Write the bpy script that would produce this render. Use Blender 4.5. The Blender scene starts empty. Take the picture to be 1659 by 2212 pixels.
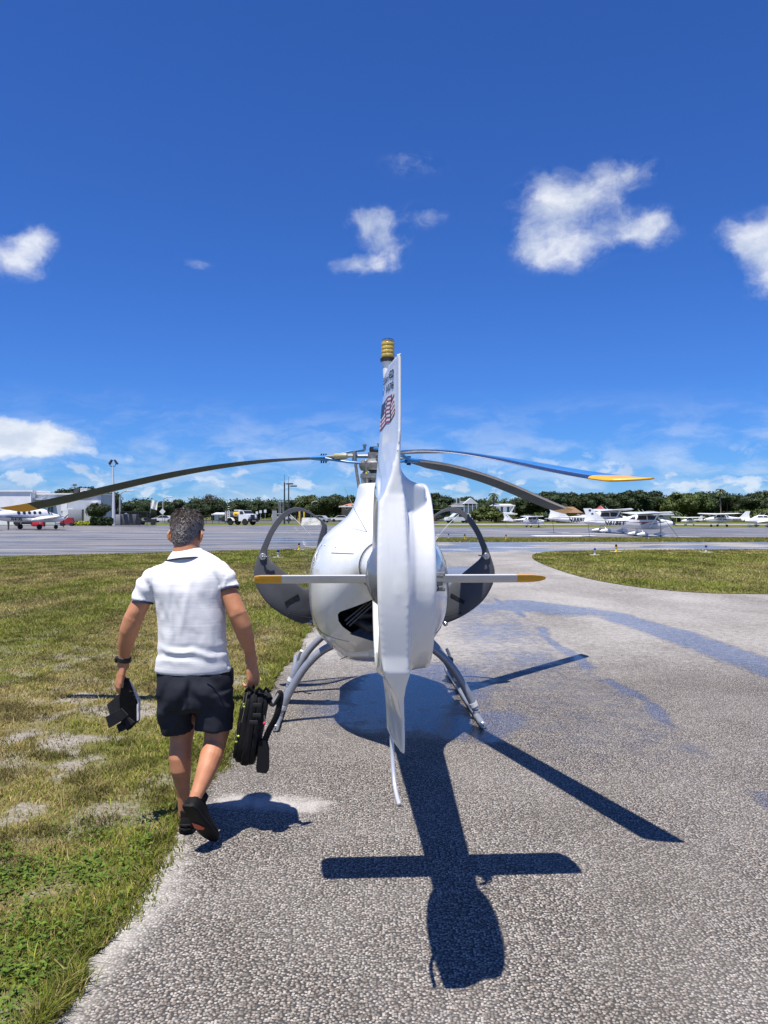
import bpy, bmesh, math, random
import numpy as np
from mathutils import Vector, Matrix

S = bpy.context.scene
COL = S.collection
rnd = random.Random(7)
RS = np.random.RandomState(11)
R = math.radians

# ---------------------------------------------------------------- camera
CAMH = 1.75
F = 1660.0            # focal length in units of a 1659-wide picture
CX, HY = 829.5, 1110.0
cd = bpy.data.cameras.new('camera')
cam = bpy.data.objects.new('camera', cd)
COL.objects.link(cam)
cam.location = (0, 0, CAMH)
cam.rotation_euler = (R(90) + math.atan2(HY - 1106.0, F), 0, 0)
cd.sensor_fit = 'HORIZONTAL'
cd.sensor_width = 36.0
cd.lens = 36.0 * F / 1659.0
cd.clip_start = 0.05
cd.clip_end = 9000
S.camera = cam
S.render.resolution_x, S.render.resolution_y = 768, 1024

# ---------------------------------------------------------------- sky, sun, exposure
SUN = Vector((0.181, 0.272, -1.0)).normalized()      # the way the light travels
SUN_EL = math.asin(-SUN.z)
SUN_AZ = math.atan2(-SUN.x, -SUN.y)
EXPOSURE = 0.5
SKY_STRENGTH = 0.056
SUN_STRENGTH = 5.0

S.view_settings.view_transform = 'Standard'
S.view_settings.look = 'None'
S.view_settings.exposure = EXPOSURE
S.view_settings.gamma = 1.0
S.view_settings.use_curve_mapping = False

sd = bpy.data.lights.new('sun', 'SUN')
sun = bpy.data.objects.new('sun', sd)
COL.objects.link(sun)
sd.energy = SUN_STRENGTH
sd.angle = R(0.55)
sd.color = (1.0, 0.955, 0.89)
sun.rotation_euler = SUN.to_track_quat('-Z', 'Y').to_euler()
sun.location = (0, 0, 60)


class NT:
    """small helper to wire shader nodes"""
    def __init__(self, tree):
        self.t = tree
        self.n = tree.nodes
        self.l = tree.links

    def new(self, kind, **kw):
        nd = self.n.new(kind)
        for k, v in kw.items():
            setattr(nd, k, v)
        return nd

    def put(self, sock, val):
        if val is None:
            return
        if isinstance(val, bpy.types.NodeSocket):
            self.l.new(val, sock)
        else:
            sock.default_value = val

    def math(self, op, a, b=None, c=None, clamp=False):
        nd = self.new('ShaderNodeMath', operation=op, use_clamp=clamp)
        self.put(nd.inputs[0], a)
        self.put(nd.inputs[1], b)
        self.put(nd.inputs[2], c)
        return nd.outputs[0]

    def vmath(self, op, a, b=None):
        nd = self.new('ShaderNodeVectorMath', operation=op)
        self.put(nd.inputs[0], a)
        self.put(nd.inputs[1], b)
        return nd.outputs['Value'] if op in ('LENGTH', 'DOT_PRODUCT') else nd.outputs[0]

    def noise(self, vec, scale, detail=4, rough=0.55, dist=0.0, out='Fac'):
        nd = self.new('ShaderNodeTexNoise')
        self.put(nd.inputs['Vector'], vec)
        nd.inputs['Scale'].default_value = scale
        nd.inputs['Detail'].default_value = detail
        nd.inputs['Roughness'].default_value = rough
        nd.inputs['Distortion'].default_value = dist
        return nd.outputs[out]

    def mix(self, fac, a, b, blend='MIX'):
        nd = self.new('ShaderNodeMix', data_type='RGBA', blend_type=blend)
        self.put(nd.inputs[0], fac)
        for s, v in ((nd.inputs[6], a), (nd.inputs[7], b)):
            if isinstance(v, (tuple, list)):
                v = (v[0], v[1], v[2], 1.0)
            self.put(s, v)
        return nd.outputs[2]

    def ramp(self, fac, a, b):
        """smooth step from a to b"""
        nd = self.new('ShaderNodeMapRange', interpolation_type='SMOOTHSTEP')
        self.put(nd.inputs[0], fac)
        nd.inputs[1].default_value = a
        nd.inputs[2].default_value = b
        return nd.outputs[0]

    def scalev(self, vec, s):
        return self.vmath('MULTIPLY', vec, s)

    def attr(self, name):
        nd = self.new('ShaderNodeAttribute', attribute_name=name)
        return nd


W = bpy.data.worlds.new('World')
S.world = W
W.use_nodes = True
w = NT(W.node_tree)
bg = w.n['Background']
sky = w.new('ShaderNodeTexSky', sky_type='NISHITA', sun_disc=False)
sky.sun_elevation = SUN_EL
sky.sun_rotation = SUN_AZ
sky.altitude = 0
sky.air_density = 1.0
sky.dust_density = 0.0
sky.ozone_density = 1.5
blue = w.mix(1.0, sky.outputs[0], (0.355, 0.775, 1.66), 'MULTIPLY')      # the phone's rendering of a clear sky
geo = w.new('ShaderNodeTexCoord')
sep = w.new('ShaderNodeSeparateXYZ')
w.l.new(geo.outputs['Generated'], sep.inputs[0])
az = w.math('ARCTAN2', sep.outputs[0], sep.outputs[1])
el = w.math('ARCSINE', sep.outputs[2])
cmb = w.new('ShaderNodeCombineXYZ')
w.l.new(az, cmb.inputs[0])
w.l.new(el, cmb.inputs[1])
ang = cmb.outputs[0]
warp = w.noise(ang, 9.0, 5, 0.6, 0.0, 'Color')
wv = w.vmath('SUBTRACT', warp, (0.5, 0.5, 0.5))
ang_w = w.vmath('ADD', ang, w.scalev(wv, (0.060, 0.045, 0.0)))
# cumulus: (u, v, radius u, radius v, weight) read off as directions in the sky
PUFFS = [(1205, 420, 85, 52, 1.0), (1325, 368, 90, 36, .9), (1185, 500, 75, 62, .9), (1350, 495, 105, 46, 1.0), (1220, 545, 90, 42, .9),
         (1415, 470, 45, 30, .7), (1290, 435, 60, 40, .45), (800, 482, 52, 34, .9), (822, 530, 58, 50, 1.0), (775, 566, 50, 28, .9), (905, 470, 52, 22, .32),
         (72, 515, 45, 34, 1.0), (22, 556, 70, 46, 1.0), (1610, 520, 66, 52, 1.0), (1655, 580, 75, 56, 1.0), (890, 362, 58, 26, .26),
         (413, 563, 36, 14, .30), (1690, 500, 70, 50, 1.0)]
tot = None
for (pu, pv, ru, rv, wt) in PUFFS:
    a0 = math.atan2(pu - CX, F)
    k = math.hypot(F, pu - CX)
    e0 = math.atan2(HY - pv, k)
    ra, re = ru / k * math.cos(a0), rv / k * math.cos(e0) ** 2
    d = w.vmath('SUBTRACT', ang_w, (a0, e0, 0))
    ln = w.vmath('LENGTH', w.scalev(d, (1 / ra, 1 / re, 0)))
    b = w.math('MULTIPLY', w.ramp(ln, 1.45, 0.0), wt)
    tot = b if tot is None else w.math('ADD', tot, b)
fine = w.noise(w.scalev(ang_w, (1.0, 1.25, 1.0)), 20.0, 9, 0.66)
tot = w.math('MINIMUM', tot, 1.0)
big_n = w.noise(w.scalev(ang_w, (1.0, 1.5, 1.0)), 11.0, 4, 0.6)
rag = w.math('ADD', w.math('MULTIPLY_ADD', fine, 1.9, -0.98), w.math('MULTIPLY_ADD', big_n, 1.5, -0.80))
dens = w.math('ADD', w.math('MULTIPLY', tot, 1.05), w.math('MULTIPLY', rag, w.ramp(tot, 0.0, 0.15)))
cum = w.ramp(dens, -0.05, 1.5)
# low bank and fair-weather rows along the whole horizon
low = w.noise(w.scalev(ang_w, (3.2, 11.0, 1.0)), 3.0, 6, 0.58, 0.3)
band = w.math('MULTIPLY', w.ramp(el, 0.17, 0.05), w.ramp(low, 0.40, 0.66))
puffn = w.noise(w.scalev(ang_w, (9.0, 16.0, 1.0)), 2.6, 6, 0.55)
rows = w.math('MULTIPLY', w.ramp(el, 0.10, 0.045), w.ramp(puffn, 0.50, 0.64))
d = w.vmath('SUBTRACT', ang_w, (math.atan2(40 - CX, F), math.atan2(HY - 948, 1840), 0))
ln = w.vmath('LENGTH', w.scalev(d, (1 / 0.095, 1 / 0.030, 0)))
bank = w.math('ADD', w.math('MULTIPLY_ADD', ln, -1.0, 1.0), w.math('MULTIPLY_ADD', fine, 0.8, -0.4))
bank = w.ramp(bank, 0.0, 0.35)
lowc = w.math('MAXIMUM', w.math('MULTIPLY', band, 0.36), w.math('MULTIPLY', rows, 0.62))
mask = w.math('MAXIMUM', w.math('MULTIPLY', cum, 0.93), w.math('MAXIMUM', lowc, w.math('MULTIPLY', bank, 0.92)))
shade = w.noise(w.scalev(ang_w, (1.0, 1.6, 1.0)), 15.0, 5, 0.55)
ccol = w.mix(w.ramp(shade, 0.35, 0.62), (8.4, 9.3, 10.8), (12.2, 12.5, 12.9))
mask = w.math('MULTIPLY', mask, w.ramp(el, -0.02, 0.012))
wc = w.mix(mask, blue, ccol)
w.l.new(wc, bg.inputs['Color'])
bg.inputs['Strength'].default_value = SKY_STRENGTH

# ---------------------------------------------------------------- helpers
MATS = {}


def mat(name, col, rough=0.5, metal=0.0, coat=0.0, var=0.0, vscale=20.0, bump=0.0, bscale=60.0, emit=None, trans=0.0, spec=0.5):
    """principled material with mild noise in colour and relief"""
    if name in MATS:
        return MATS[name]
    m = bpy.data.materials.new(name)
    m.use_nodes = True
    t = NT(m.node_tree)
    p = t.n['Principled BSDF']
    p.inputs['Roughness'].default_value = rough
    p.inputs['Metallic'].default_value = metal
    p.inputs['Coat Weight'].default_value = coat
    p.inputs['Coat Roughness'].default_value = 0.06
    p.inputs['Transmission Weight'].default_value = trans
    p.inputs['Specular IOR Level'].default_value = spec
    c = (col[0], col[1], col[2], 1)
    tc = t.new('ShaderNodeTexCoord').outputs['Object']
    if var > 0:
        n = t.noise(tc, vscale, 5, 0.6)
        lo = tuple(x * (1 - var) for x in col)
        hi = tuple(min(1, x * (1 + var)) for x in col)
        t.put(p.inputs['Base Color'], t.mix(t.ramp(n, 0.3, 0.7), lo, hi))
    else:
        p.inputs['Base Color'].default_value = c
    if bump > 0:
        b = t.new('ShaderNodeBump')
        b.inputs['Strength'].default_value = 0.5
        b.inputs['Distance'].default_value = bump
        t.put(b.inputs['Height'], t.noise(tc, bscale, 4, 0.6))
        t.l.new(b.outputs[0], p.inputs['Normal'])
    MATS[name] = m
    return m


def tag(o, label=None, cat=None, group=None, kind=None):
    if label:
        o['label'] = label
    if cat:
        o['category'] = cat
    if group:
        o['group'] = group
    if kind:
        o['kind'] = kind
    return o


def empty(name, loc=(0, 0, 0), rz=0.0, scale=1.0):
    o = bpy.data.objects.new(name, None)
    o.empty_display_size = 0.2
    COL.objects.link(o)
    o.location = loc
    o.rotation_euler = (0, 0, rz)
    o.scale = (scale, scale, scale) if not isinstance(scale, tuple) else scale
    return o


def link(name, me, parent=None, loc=None, rot=None):
    o = bpy.data.objects.new(name, me)
    COL.objects.link(o)
    if parent:
        o.parent = parent
    if loc:
        o.location = loc
    if rot:
        o.rotation_euler = rot
    return o


class MB:
    """collects shapes, then makes ONE mesh object of them"""
    def __init__(self):
        self.v, self.f, self.m = [], [], []

    def add(self, vs, fs, m=0):
        b = len(self.v)
        self.v += [tuple(x) for x in vs]
        self.f += [tuple(i + b for i in f) for f in fs]
        self.m += [m] * len(fs)
        return self

    def box(self, c, s, m=0, rz=0.0, ch=0.0, rot=None):
        hx, hy, hz = s[0] / 2, s[1] / 2, s[2] / 2
        if ch <= 0:
            vs = [Vector((x, y, z)) for z in (-hz, hz) for (x, y) in ((-hx, -hy), (hx, -hy), (hx, hy), (-hx, hy))]
            fs = [(0, 3, 2, 1), (4, 5, 6, 7), (0, 1, 5, 4), (1, 2, 6, 5), (2, 3, 7, 6), (3, 0, 4, 7)]
        else:
            bm = bmesh.new()
            bmesh.ops.create_cube(bm, size=1.0)
            for q in bm.verts:
                q.co = Vector((q.co.x * s[0], q.co.y * s[1], q.co.z * s[2]))
            bmesh.ops.bevel(bm, geom=bm.edges[:], offset=ch, segments=2, affect='EDGES', profile=0.5)
            bm.verts.ensure_lookup_table()
            vs = [q.co.copy() for q in bm.verts]
            fs = [[q.index for q in f.verts] for f in bm.faces]
            bm.free()
        M = rot if rot is not None else Matrix.Rotation(rz, 3, 'Z')
        return self.add([M @ q + Vector(c) for q in vs], fs, m)

    def rings(self, rings, m=0, cap0=True, cap1=True, close=True):
        n = len(rings[0])
        vs = [p for r in rings for p in r]
        fs = []
        for i in range(len(rings) - 1):
            for j in range(n if close else n - 1):
                k = (j + 1) % n
                fs.append((i * n + j, i * n + k, (i + 1) * n + k, (i + 1) * n + j))
        if cap0:
            fs.append(tuple(range(n - 1, -1, -1)))
        if cap1:
            b = (len(rings) - 1) * n
            fs.append(tuple(range(b, b + n)))
        return self.add(vs, fs, m)

    def tube(self, pts, rad, seg=10, m=0, cap=True, side=None, roundcap=False):
        """pts: path; rad: number, list, or list of (r side, r other)"""
        pts = [Vector(p) for p in pts]
        n = len(pts)
        if not isinstance(rad, (list, tuple)):
            rad = [rad] * n
        rad = [(r, r) if not isinstance(r, (list, tuple)) else r for r in rad]
        if roundcap:
            d0 = (pts[0] - pts[1]).normalized()
            d1 = (pts[-1] - pts[-2]).normalized()
            r0, r1 = rad[0], rad[-1]
            e0 = min(r0)
            e1 = min(r1)
            pts = [pts[0] + d0 * e0, pts[0] + d0 * e0 * .8] + pts + [pts[-1] + d1 * e1 * .8, pts[-1] + d1 * e1]
            rad = [(r0[0] * .15, r0[1] * .15), (r0[0] * .62, r0[1] * .62)] + list(rad) + [(r1[0] * .62, r1[1] * .62), (r1[0] * .15, r1[1] * .15)]
            n = len(pts)
        T = []
        for i in range(n):
            a = pts[max(i - 1, 0)]
            b = pts[min(i + 1, n - 1)]
            T.append((b - a).normalized())
        u = Vector(side) if side is not None else (Vector((0, 0, 1)) if abs(T[0].z) < 0.9 else Vector((1, 0, 0)))
        rs = []
        for i in range(n):
            u = (u - T[i] * u.dot(T[i]))
            if u.length < 1e-6:
                u = T[i].orthogonal()
            u.normalize()
            w_ = T[i].cross(u)
            rs.append([pts[i] + u * (rad[i][0] * math.cos(2 * math.pi * k / seg)) + w_ * (rad[i][1] * math.sin(2 * math.pi * k / seg)) for k in range(seg)])
        return self.rings(rs, m, cap, cap)

    def cyl(self, a, b, r, seg=14, m=0, r2=None):
        return self.tube([a, b], [r, r if r2 is None else r2], seg, m)

    def lathe(self, prof, axis='Z', c=(0, 0, 0), seg=24, m=0, closed=False):
        """prof: list of (radius, height along axis)"""
        c = Vector(c)
        rs = []
        for (r, h) in prof:
            ring = []
            for k in range(seg):
                a = 2 * math.pi * k / seg
                x, y = r * math.cos(a), r * math.sin(a)
                p = {'Z': (x, y, h), 'X': (h, x, y), 'Y': (y, h, x)}[axis]
                ring.append(c + Vector(p))
            rs.append(ring)
        if closed:
            rs.append(rs[0])
            n = seg
            vs = [p for r in rs[:-1] for p in r]
            L = len(rs) - 1
            fs = [(i * n + j, i * n + (j + 1) % n, ((i + 1) % L) * n + (j + 1) % n, ((i + 1) % L) * n + j) for i in range(L) for j in range(n)]
            return self.add(vs, fs, m)
        return self.rings(rs, m)

    def prism(self, poly, off, m=0):
        """extrude a 3-D polygon by a vector"""
        n = len(poly)
        off = Vector(off)
        vs = [Vector(p) for p in poly] + [Vector(p) + off for p in poly]
        fs = [tuple(range(n - 1, -1, -1)), tuple(range(n, 2 * n))] + [(i, (i + 1) % n, n + (i + 1) % n, n + i) for i in range(n)]
        return self.add(vs, fs, m)

    def ball(self, c, r, m=0, seg=12, rings_=8):
        r = (r, r, r) if not isinstance(r, (list, tuple)) else r
        c = Vector(c)
        rs = []
        for i in range(rings_ + 1):
            t = math.pi * min(max(i / rings_, 0.02), 0.98)
            rs.append([c + Vector((r[0] * math.sin(t) * math.cos(2 * math.pi * k / seg), r[1] * math.sin(t) * math.sin(2 * math.pi * k / seg), -r[2] * math.cos(t))) for k in range(seg)])
        return self.rings(rs, m)

    def mesh(self, name, mats=(), smooth=True, angle=35):
        me = bpy.data.meshes.new(name)
        me.from_pydata(self.v, [], self.f)
        for q in mats:
            me.materials.append(q)
        if len(mats) > 1:
            me.polygons.foreach_set('material_index', self.m)
        bm = bmesh.new()
        bm.from_mesh(me)
        bmesh.ops.recalc_face_normals(bm, faces=bm.faces[:])
        bm.to_mesh(me)
        bm.free()
        if smooth:
            me.polygons.foreach_set('use_smooth', [True] * len(me.polygons))
            me.set_sharp_from_angle(angle=R(angle))
        me.update()
        return me

    def build(self, name, mats, parent=None, smooth=True, angle=35, loc=None):
        if not isinstance(mats, (list, tuple)):
            mats = [mats]
        return link(name, self.mesh(name, mats, smooth, angle), parent, loc)


def evaluated(me, mods):
    """mesh with modifiers applied; mods: list of (type, dict)"""
    o = bpy.data.objects.new('tmp', me)
    COL.objects.link(o)
    for (ty, kw) in mods:
        q = o.modifiers.new(ty, ty)
        for k, v in kw.items():
            setattr(q, k, v)
    dg = bpy.context.evaluated_depsgraph_get()
    dg.update()
    out = bpy.data.meshes.new_from_object(o.evaluated_get(dg))
    bpy.data.objects.remove(o)
    return out


def remesh(me, voxel, it=8, fac=0.5):
    out = evaluated(me, [('REMESH', dict(mode='VOXEL', voxel_size=voxel, use_smooth_shade=True)), ('SMOOTH', dict(factor=fac, iterations=it))])
    out.polygons.foreach_set('use_smooth', [True] * len(out.polygons))
    return out


def get_co(me):
    a = np.empty(len(me.vertices) * 3, dtype=np.float32)
    me.vertices.foreach_get('co', a)
    return a.reshape(-1, 3).astype(np.float64)


def set_co(me, a):
    me.vertices.foreach_set('co', np.ascontiguousarray(a, dtype=np.float32).ravel())
    me.update()


def get_no(me):
    a = np.empty(len(me.vertices) * 3, dtype=np.float32)
    me.vertices.foreach_get('normal', a)
    return a.reshape(-1, 3)


def text_mesh(s, size=1.0, bold=0.0, shear=0.0, res=3, spacing=1.0):
    """verts (n,2) and faces of flat lettering, left aligned on the base line"""
    c = bpy.data.curves.new('t', 'FONT')
    c.body = s
    c.size = size
    c.offset = bold
    c.shear = shear
    c.resolution_u = res
    c.space_character = spacing
    o = bpy.data.objects.new('t', c)
    COL.objects.link(o)
    dg = bpy.context.evaluated_depsgraph_get()
    dg.update()
    me = bpy.data.meshes.new_from_object(o.evaluated_get(dg))
    bpy.data.objects.remove(o)
    v = [(q.co.x, q.co.y) for q in me.vertices]
    f = [tuple(p.vertices) for p in me.polygons]
    bpy.data.meshes.remove(me)
    return v, f


class Loft:
    """superellipse sections along s: rows of (s, half width, z bottom, z top, exponent)"""
    def __init__(self, rows, n=40):
        self.rows = sorted(rows)
        self.s = np.array([r[0] for r in self.rows])
        self.d = np.array([r[1:] for r in self.rows], dtype=float)

    def at(self, s):
        # monotone cubic between the rows
        x, d = self.s, self.d
        s = min(max(s, x[0]), x[-1])
        i = int(min(max(np.searchsorted(x, s) - 1, 0), len(x) - 2))
        h = x[i + 1] - x[i]
        t = (s - x[i]) / h
        def slope(k):
            if k == 0:
                return (d[1] - d[0]) / (x[1] - x[0])
            if k == len(x) - 1:
                return (d[-1] - d[-2]) / (x[-1] - x[-2])
            a = (d[k] - d[k - 1]) / (x[k] - x[k - 1])
            b = (d[k + 1] - d[k]) / (x[k + 1] - x[k])
            return np.where(a * b > 0, 2 * a * b / (a + b + 1e-12), 0.0)
        m0, m1 = slope(i) * h, slope(i + 1) * h
        return (2 * t ** 3 - 3 * t ** 2 + 1) * d[i] + (t ** 3 - 2 * t ** 2 + t) * m0 + (-2 * t ** 3 + 3 * t ** 2) * d[i + 1] + (t ** 3 - t ** 2) * m1

    def half(self, s, z):
        hw, zb, zt, ex = self.at(s)
        zc, hh = (zb + zt) / 2, (zt - zb) / 2
        q = min(abs((z - zc) / hh), 0.999)
        return hw * (1 - q ** ex) ** (1 / ex)

    def ring(self, s, seg, f):
        hw, zb, zt, ex = self.at(s)
        zc, hh = (zb + zt) / 2, (zt - zb) / 2
        out = []
        for k in range(seg):
            a = 2 * math.pi * k / seg
            c, si = math.cos(a), math.sin(a)
            q = (abs(c) ** ex + abs(si) ** ex) ** (-1 / ex)
            out.append(f(s, hw * c * q, zc + hh * si * q))
        return out

    def mesh_into(self, mb, f, seg=40, n=40, m=0):
        ss = np.linspace(self.s[0], self.s[-1], n)
        mb.rings([self.ring(s, seg, f) for s in ss], m)


def catmull(pts, n=8):
    pts = [np.array(p, dtype=float) for p in pts]
    P = [2 * pts[0] - pts[1]] + pts + [2 * pts[-1] - pts[-2]]
    out = []
    for i in range(1, len(P) - 2):
        for k in range(n):
            t = k / n
            out.append(0.5 * ((2 * P[i]) + (-P[i - 1] + P[i + 1]) * t + (2 * P[i - 1] - 5 * P[i] + 4 * P[i + 1] - P[i + 2]) * t * t + (-P[i - 1] + 3 * P[i] - 3 * P[i + 1] + P[i + 2]) * t ** 3))
    out.append(pts[-1])
    return out


def world_at(u, v, y):
    return Vector(((u - CX) * y / F, y, CAMH - (v - HY) * y / F))


def ground_y(v):
    return CAMH * F / (v - HY)


# numpy value noise -------------------------------------------------
_perm = RS.permutation(512)
_val = RS.rand(512)


def vnoise(x, y):
    xi, yi = np.floor(x).astype(int), np.floor(y).astype(int)
    fx, fy = x - xi, y - yi
    fx, fy = fx * fx * (3 - 2 * fx), fy * fy * (3 - 2 * fy)
    def h(a, b):
        return _val[(_perm[(a & 511)] + b) & 511]
    return (h(xi, yi) * (1 - fx) + h(xi + 1, yi) * fx) * (1 - fy) + (h(xi, yi + 1) * (1 - fx) + h(xi + 1, yi + 1) * fx) * fy


def fbm(x, y, o=4):
    s, a, t = 0, 0.5, 0
    for k in range(o):
        s = s + a * vnoise(x * 2 ** k + 17.3 * k, y * 2 ** k + 5.1 * k)
        t += a
        a *= 0.5
    return s / t


def sstep(x, a, b):
    t = np.clip((x - a) / (b - a), 0, 1)
    return t * t * (3 - 2 * t)

# ---------------------------------------------------------------- ground materials
def asphalt_material(name, far=False):
    m = bpy.data.materials.new(name)
    m.use_nodes = True
    t = NT(m.node_tree)
    p = t.n['Principled BSDF']
    tc = t.new('ShaderNodeTexCoord').outputs['Object']
    if not far:
        vo = t.new('ShaderNodeTexVoronoi', feature='F1', voronoi_dimensions='2D')
        vo.inputs['Scale'].default_value = 88.0
        vo.inputs['Randomness'].default_value = 1.0
        t.put(vo.inputs['Vector'], tc)
        cellr = t.new('ShaderNodeSeparateColor')
        t.l.new(vo.outputs['Color'], cellr.inputs[0])
        gap = t.ramp(vo.outputs['Distance'], 0.56, 0.36)
        pick = t.math('POWER', cellr.outputs[0], 2.0)
        stone = t.mix(pick, (0.074, 0.067, 0.060), (0.50, 0.462, 0.410))
        warm = t.mix(t.math('MULTIPLY', cellr.outputs[1], 0.5), stone, (0.26, 0.20, 0.14))
        base = t.mix(gap, (0.030, 0.028, 0.026), warm)
        v2 = t.new('ShaderNodeTexVoronoi', feature='F1', voronoi_dimensions='2D')
        v2.inputs['Scale'].default_value = 34.0
        t.put(v2.inputs['Vector'], tc)
        c2 = t.new('ShaderNodeSeparateColor')
        t.l.new(v2.outputs['Color'], c2.inputs[0])
        big = t.math('MULTIPLY', t.ramp(v2.outputs['Distance'], 0.26, 0.17), t.ramp(c2.outputs[0], 0.80, 0.92))
        base = t.mix(t.math('MULTIPLY', big, 0.22), base, (0.50, 0.455, 0.39))
        hgt = t.math('ADD', t.math('MULTIPLY', gap, 1.0), t.math('MULTIPLY', big, 0.25))
        patch = t.noise(tc, 1.1, 5, 0.6)
        base = t.mix(t.math('MULTIPLY', t.ramp(patch, 0.35, 0.72), 0.16), base, (0.37, 0.345, 0.315))
        wet = t.attr('wet').outputs['Fac']
        pale = t.attr('pale').outputs['Fac']
        edge = t.noise(tc, 5.0, 5, 0.65)
        wet = t.ramp(t.math('ADD', wet, t.math('MULTIPLY_ADD', edge, 0.7, -0.35)), 0.22, 0.66)
        pale = t.ramp(t.math('ADD', pale, t.math('MULTIPLY_ADD', t.noise(tc, 11.0, 5, 0.7), 0.9, -0.45)), 0.30, 0.95)
        base = t.mix(t.math('MULTIPLY', pale, 0.62), base, (0.56, 0.53, 0.48))
        base = t.mix(t.math('MULTIPLY', wet, 0.55), base, t.mix(1.0, base, (0.50, 0.50, 0.54), 'MULTIPLY'))
        stain = t.attr('stain').outputs['Fac']
        stain = t.ramp(t.math('ADD', stain, t.math('MULTIPLY_ADD', t.noise(tc, 7.0, 5, 0.7), 0.8, -0.4)), 0.25, 0.9)
        base = t.mix(t.math('MULTIPLY', stain, 0.38), base, (0.085, 0.072, 0.052))
        t.put(p.inputs['Base Color'], base)
        rough = t.math('MULTIPLY_ADD', wet, -0.60, 0.80)
        t.put(p.inputs['Roughness'], rough)
        b = t.new('ShaderNodeBump')
        t.put(b.inputs['Strength'], t.math('MULTIPLY_ADD', wet, -0.42, 0.52))
        b.inputs['Distance'].default_value = 0.004
        t.put(b.inputs['Height'], hgt)
        t.l.new(b.outputs[0], p.inputs['Normal'])
    else:
        n1 = t.noise(t.scalev(tc, (0.045, 0.22, 1)), 1.0, 5, 0.6)
        n2 = t.noise(t.scalev(tc, (0.10, 0.62, 1)), 1.0, 6, 0.62, 0.4)
        n3 = t.noise(tc, 6.0, 4, 0.7)
        dry = t.mix(t.ramp(n1, 0.35, 0.65), (0.140, 0.135, 0.138), (0.215, 0.205, 0.198))
        dry = t.mix(t.math('MULTIPLY', t.ramp(n3, 0.3, 0.7), 0.35), dry, (0.26, 0.25, 0.24))
        damp = t.ramp(n2, 0.44, 0.58)
        pud = t.ramp(n2, 0.575, 0.605)
        base = t.mix(t.math('MULTIPLY', damp, 0.75), dry, (0.085, 0.086, 0.094))
        base = t.mix(pud, base, (0.05, 0.055, 0.065))
        t.put(p.inputs['Base Color'], base)
        t.put(p.inputs['Roughness'], t.math('MULTIPLY_ADD', pud, -0.27, t.math('MULTIPLY_ADD', damp, -0.30, 0.74)))
    return m


def lawn_material(name, attr=True, lush=0.0):
    m = bpy.data.materials.new(name)
    m.use_nodes = True
    t = NT(m.node_tree)
    p = t.n['Principled BSDF']
    p.inputs['Roughness'].default_value = 0.95
    p.inputs['Specular IOR Level'].default_value = 0.15
    tc = t.new('ShaderNodeTexCoord').outputs['Object']
    f1 = t.noise(tc, 38.0, 5, 0.7)
    f2 = t.noise(tc, 3.1, 5, 0.62)
    if attr:
        bare = t.attr('bare').outputs['Fac']
        dry = t.attr('dry').outputs['Fac']
    else:
        bare = t.math('MULTIPLY', t.ramp(t.noise(tc, 0.42, 5, 0.65), 0.60, 0.74), 0.5)
        dry = t.math('MULTIPLY', t.ramp(t.noise(t.scalev(tc, (0.5, 1.0, 1)), 0.33, 5, 0.6), 0.35, 0.68), 1.0 - lush)
        bare = t.math('MULTIPLY', bare, 1.0 - lush)
    green = t.mix(t.ramp(f1, 0.3, 0.7), (0.070, 0.082, 0.014), (0.150, 0.165, 0.030))
    straw = t.mix(t.ramp(f1, 0.3, 0.7), (0.130, 0.098, 0.040), (0.270, 0.215, 0.095))
    soil = t.mix(t.ramp(f1, 0.25, 0.75), (0.170, 0.145, 0.115), (0.40, 0.365, 0.315))
    c = t.mix(t.math('MULTIPLY', dry, 0.8), green, straw)
    c = t.mix(t.ramp(t.math('ADD', bare, t.math('MULTIPLY_ADD', f2, 0.5, -0.25)), 0.20, 1.05), c, soil)
    t.put(p.inputs['Base Color'], c)
    b = t.new('ShaderNodeBump')
    b.inputs['Strength'].default_value = 0.8
    b.inputs['Distance'].default_value = 0.02
    t.put(b.inputs['Height'], f1)
    t.l.new(b.outputs[0], p.inputs['Normal'])
    return m


M_ASPH = asphalt_material('asphalt_aggregate')
M_APRON = asphalt_material('asphalt_damp', True)
M_LAWN = lawn_material('lawn_soil')
M_TURF = lawn_material('turf', False)
M_LUSH = lawn_material('green_turf', False, 0.75)
M_ROAD = mat('road_far', (0.11, 0.11, 0.115), 0.8, var=0.2, vscale=0.3)
M_DARKROAD = mat('road_dark', (0.045, 0.046, 0.05), 0.8, var=0.2, vscale=0.2)
M_PATH = mat('concrete_path', (0.30, 0.29, 0.275), 0.85, var=0.15, vscale=0.5)
M_WLINE = mat('white_line_paint', (0.66, 0.66, 0.64), 0.6, var=0.15, vscale=2)
M_YLINE = mat('yellow_line_paint', (0.55, 0.36, 0.08), 0.6, var=0.25, vscale=2)


def sheet(name, poly, z, m, kind='structure'):
    mb = MB()
    mb.add([(x, y, z) for x, y in poly], [tuple(range(len(poly)))])
    o = mb.build(name, m, smooth=False)
    if kind:
        o['kind'] = kind
    return o


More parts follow.
